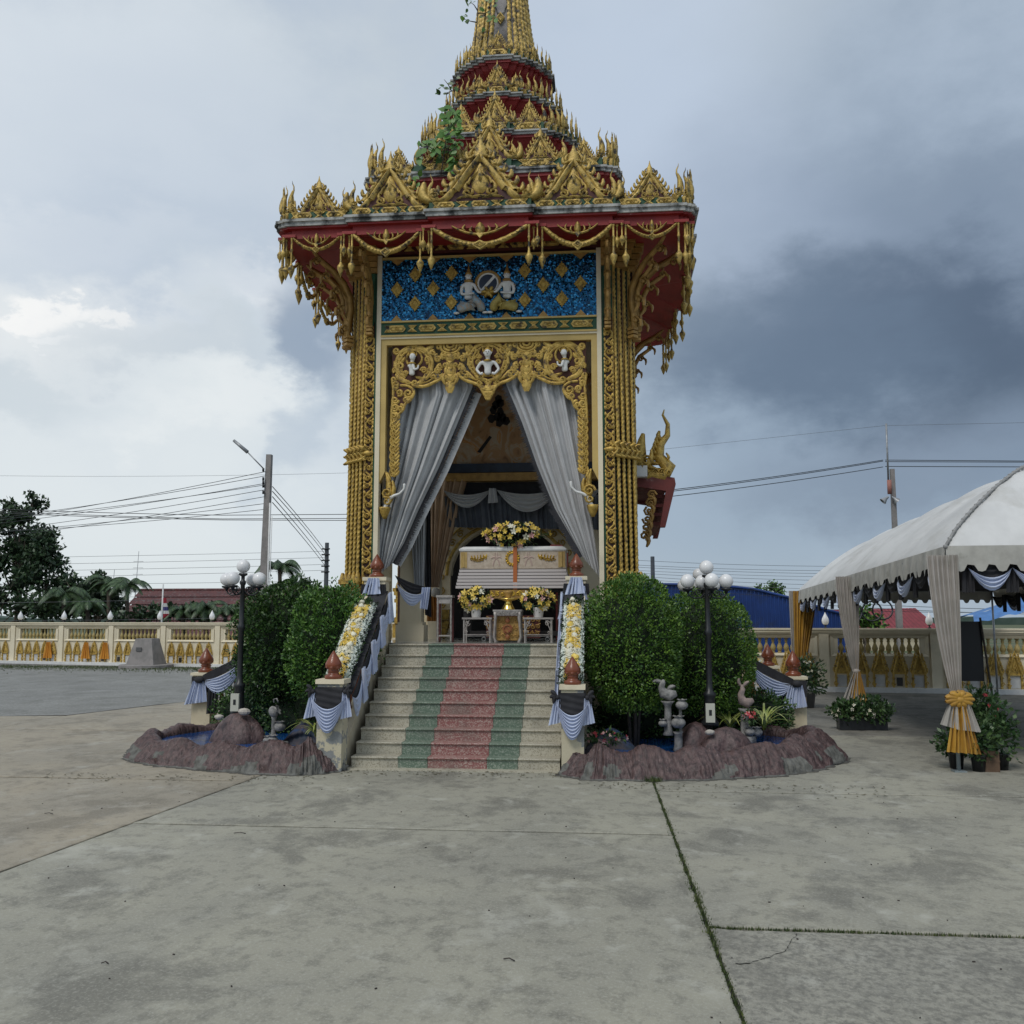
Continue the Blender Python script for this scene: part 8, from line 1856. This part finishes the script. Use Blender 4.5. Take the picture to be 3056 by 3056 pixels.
g1 = 'cables fanning left from the concrete pole'
for k, (w0, w1) in enumerate(((890, 1010), (898, 996), (912, 1004), (915, 990), (924, 1018), (937, 1030), (950, 1005), (961, 998))): wire(500, w0, -330, w1+12, 38, 52, 1.5, .35, '%s cable, at the concrete pole, of the fan running left' % (ORD[k] if k < 7 else 'lowest'), g1)
g2 = 'cables slanting from the concrete pole to the dark pole'
for k, (w0, w1) in enumerate(((918, 1041), (927, 1048), (937, 1062), (948, 1070))): wire(514, w0, 615, w1, 38, 72, 1.4, -.1, '%s of the thin cables slanting down from the concrete pole' % (ORD[k] if k < 3 else 'lowest'), g2)
g3 = 'heavy cables crossing behind the pavilion'
for k, (w0, w1, w2) in enumerate(((952, 972, 970), (954, 979, 978), (958, 981, 982))):
    wire(-330, w0-8, 420, w1, 45, 45, 2.6, .12, '%s heavy black cable at the photo\'s left side' % ('topmost', 'middle', 'lowest')[k], g3, wirem); wire(420, w1, 700, w2, 45, 45, 2.6, .0, '%s heavy black cable passing behind the concrete pole to the column' % ('topmost', 'middle', 'lowest')[k], g3)
g4 = 'low row of cables above the red roof'
for k, (w0, w1) in enumerate(((1052, 1040), (1066, 1052), (1078, 1065), (1091, 1076), (1100, 1096), (1120, 1108), (1128, 1119))): wire(-330, w0+4, 612, w1, 72, 72, 1.3, .1, '%s cable in the low row above the red roof' % (ORD[k] if k < 6 else 'lowest'), g4, wireg if w0 == 1052 else wirem)
wire(-330, 890, 700, 891, 60, 60, 1.0, .3, 'hair-thin high cable above the left cable fan', None, wireg)
for k, (w0, w1) in enumerate(((1138, 1128), (1168, 1166))): wire(-330, w0, 430, w1, 46, 46, 1.3, .1, '%s thin cable running in front of the left trees' % ('upper', 'lower')[k], 'cables in front of the left trees', wireg)
g5 = 'heavy cables right of the pavilion'
for k, (w0, w1) in enumerate(((925, 868), (928, 870), (937, 881))): wire(1180, w0+9, 1666, w1, 48, 52, 2.6, .1, ('topmost', 'middle', 'lowest')[k]+' heavy black cable rising from the pavilion to the loudspeaker pole', g5)
for k, (w0, w1) in enumerate(((868, 872), (871, 873), (880, 882))): wire(1670, w0, 2250, w1, 52, 52, 2.6, 0, ('topmost', 'middle', 'lowest')[k]+' heavy black cable running right from the loudspeaker pole', g5)
wire(1180, 855, 1669, 803, 52, 52, 1.0, 0, 'hair-thin high cable right of the pavilion', None, wireg); wire(1669, 803, 2000, 796, 52, 52, 1.0, 0, 'hair-thin cable from the pole top to the right edge', None, wireg)
g6 = 'low row of cables above the blue warehouse'
for k, (w0, w1) in enumerate(((1057, 1060), (1066, 1068), (1070, 1074), (1076, 1080), (1081, 1088), (1087, 1098), (1092, 1108), (1098, 1116), (1106, 1126))): wire(1200, w0, 1720, w1+8, 60, 60, 1.3, .15, '%s cable in the low row above the blue warehouse' % ORD[k], g6, wirem if w0 % 4 else wireg)
for k, (w0, w1) in enumerate(((1128, 1120), (1136, 1150), (1142, 1160), (1150, 1148))): wire(1560, w0, 2250, w1, 55, 55, 2.0, .2, ('topmost', 'second', 'third', 'fourth')[k]+' sagging black cable, at its left end, under the tent roof', 'cables seen under the tent roof', wirem)
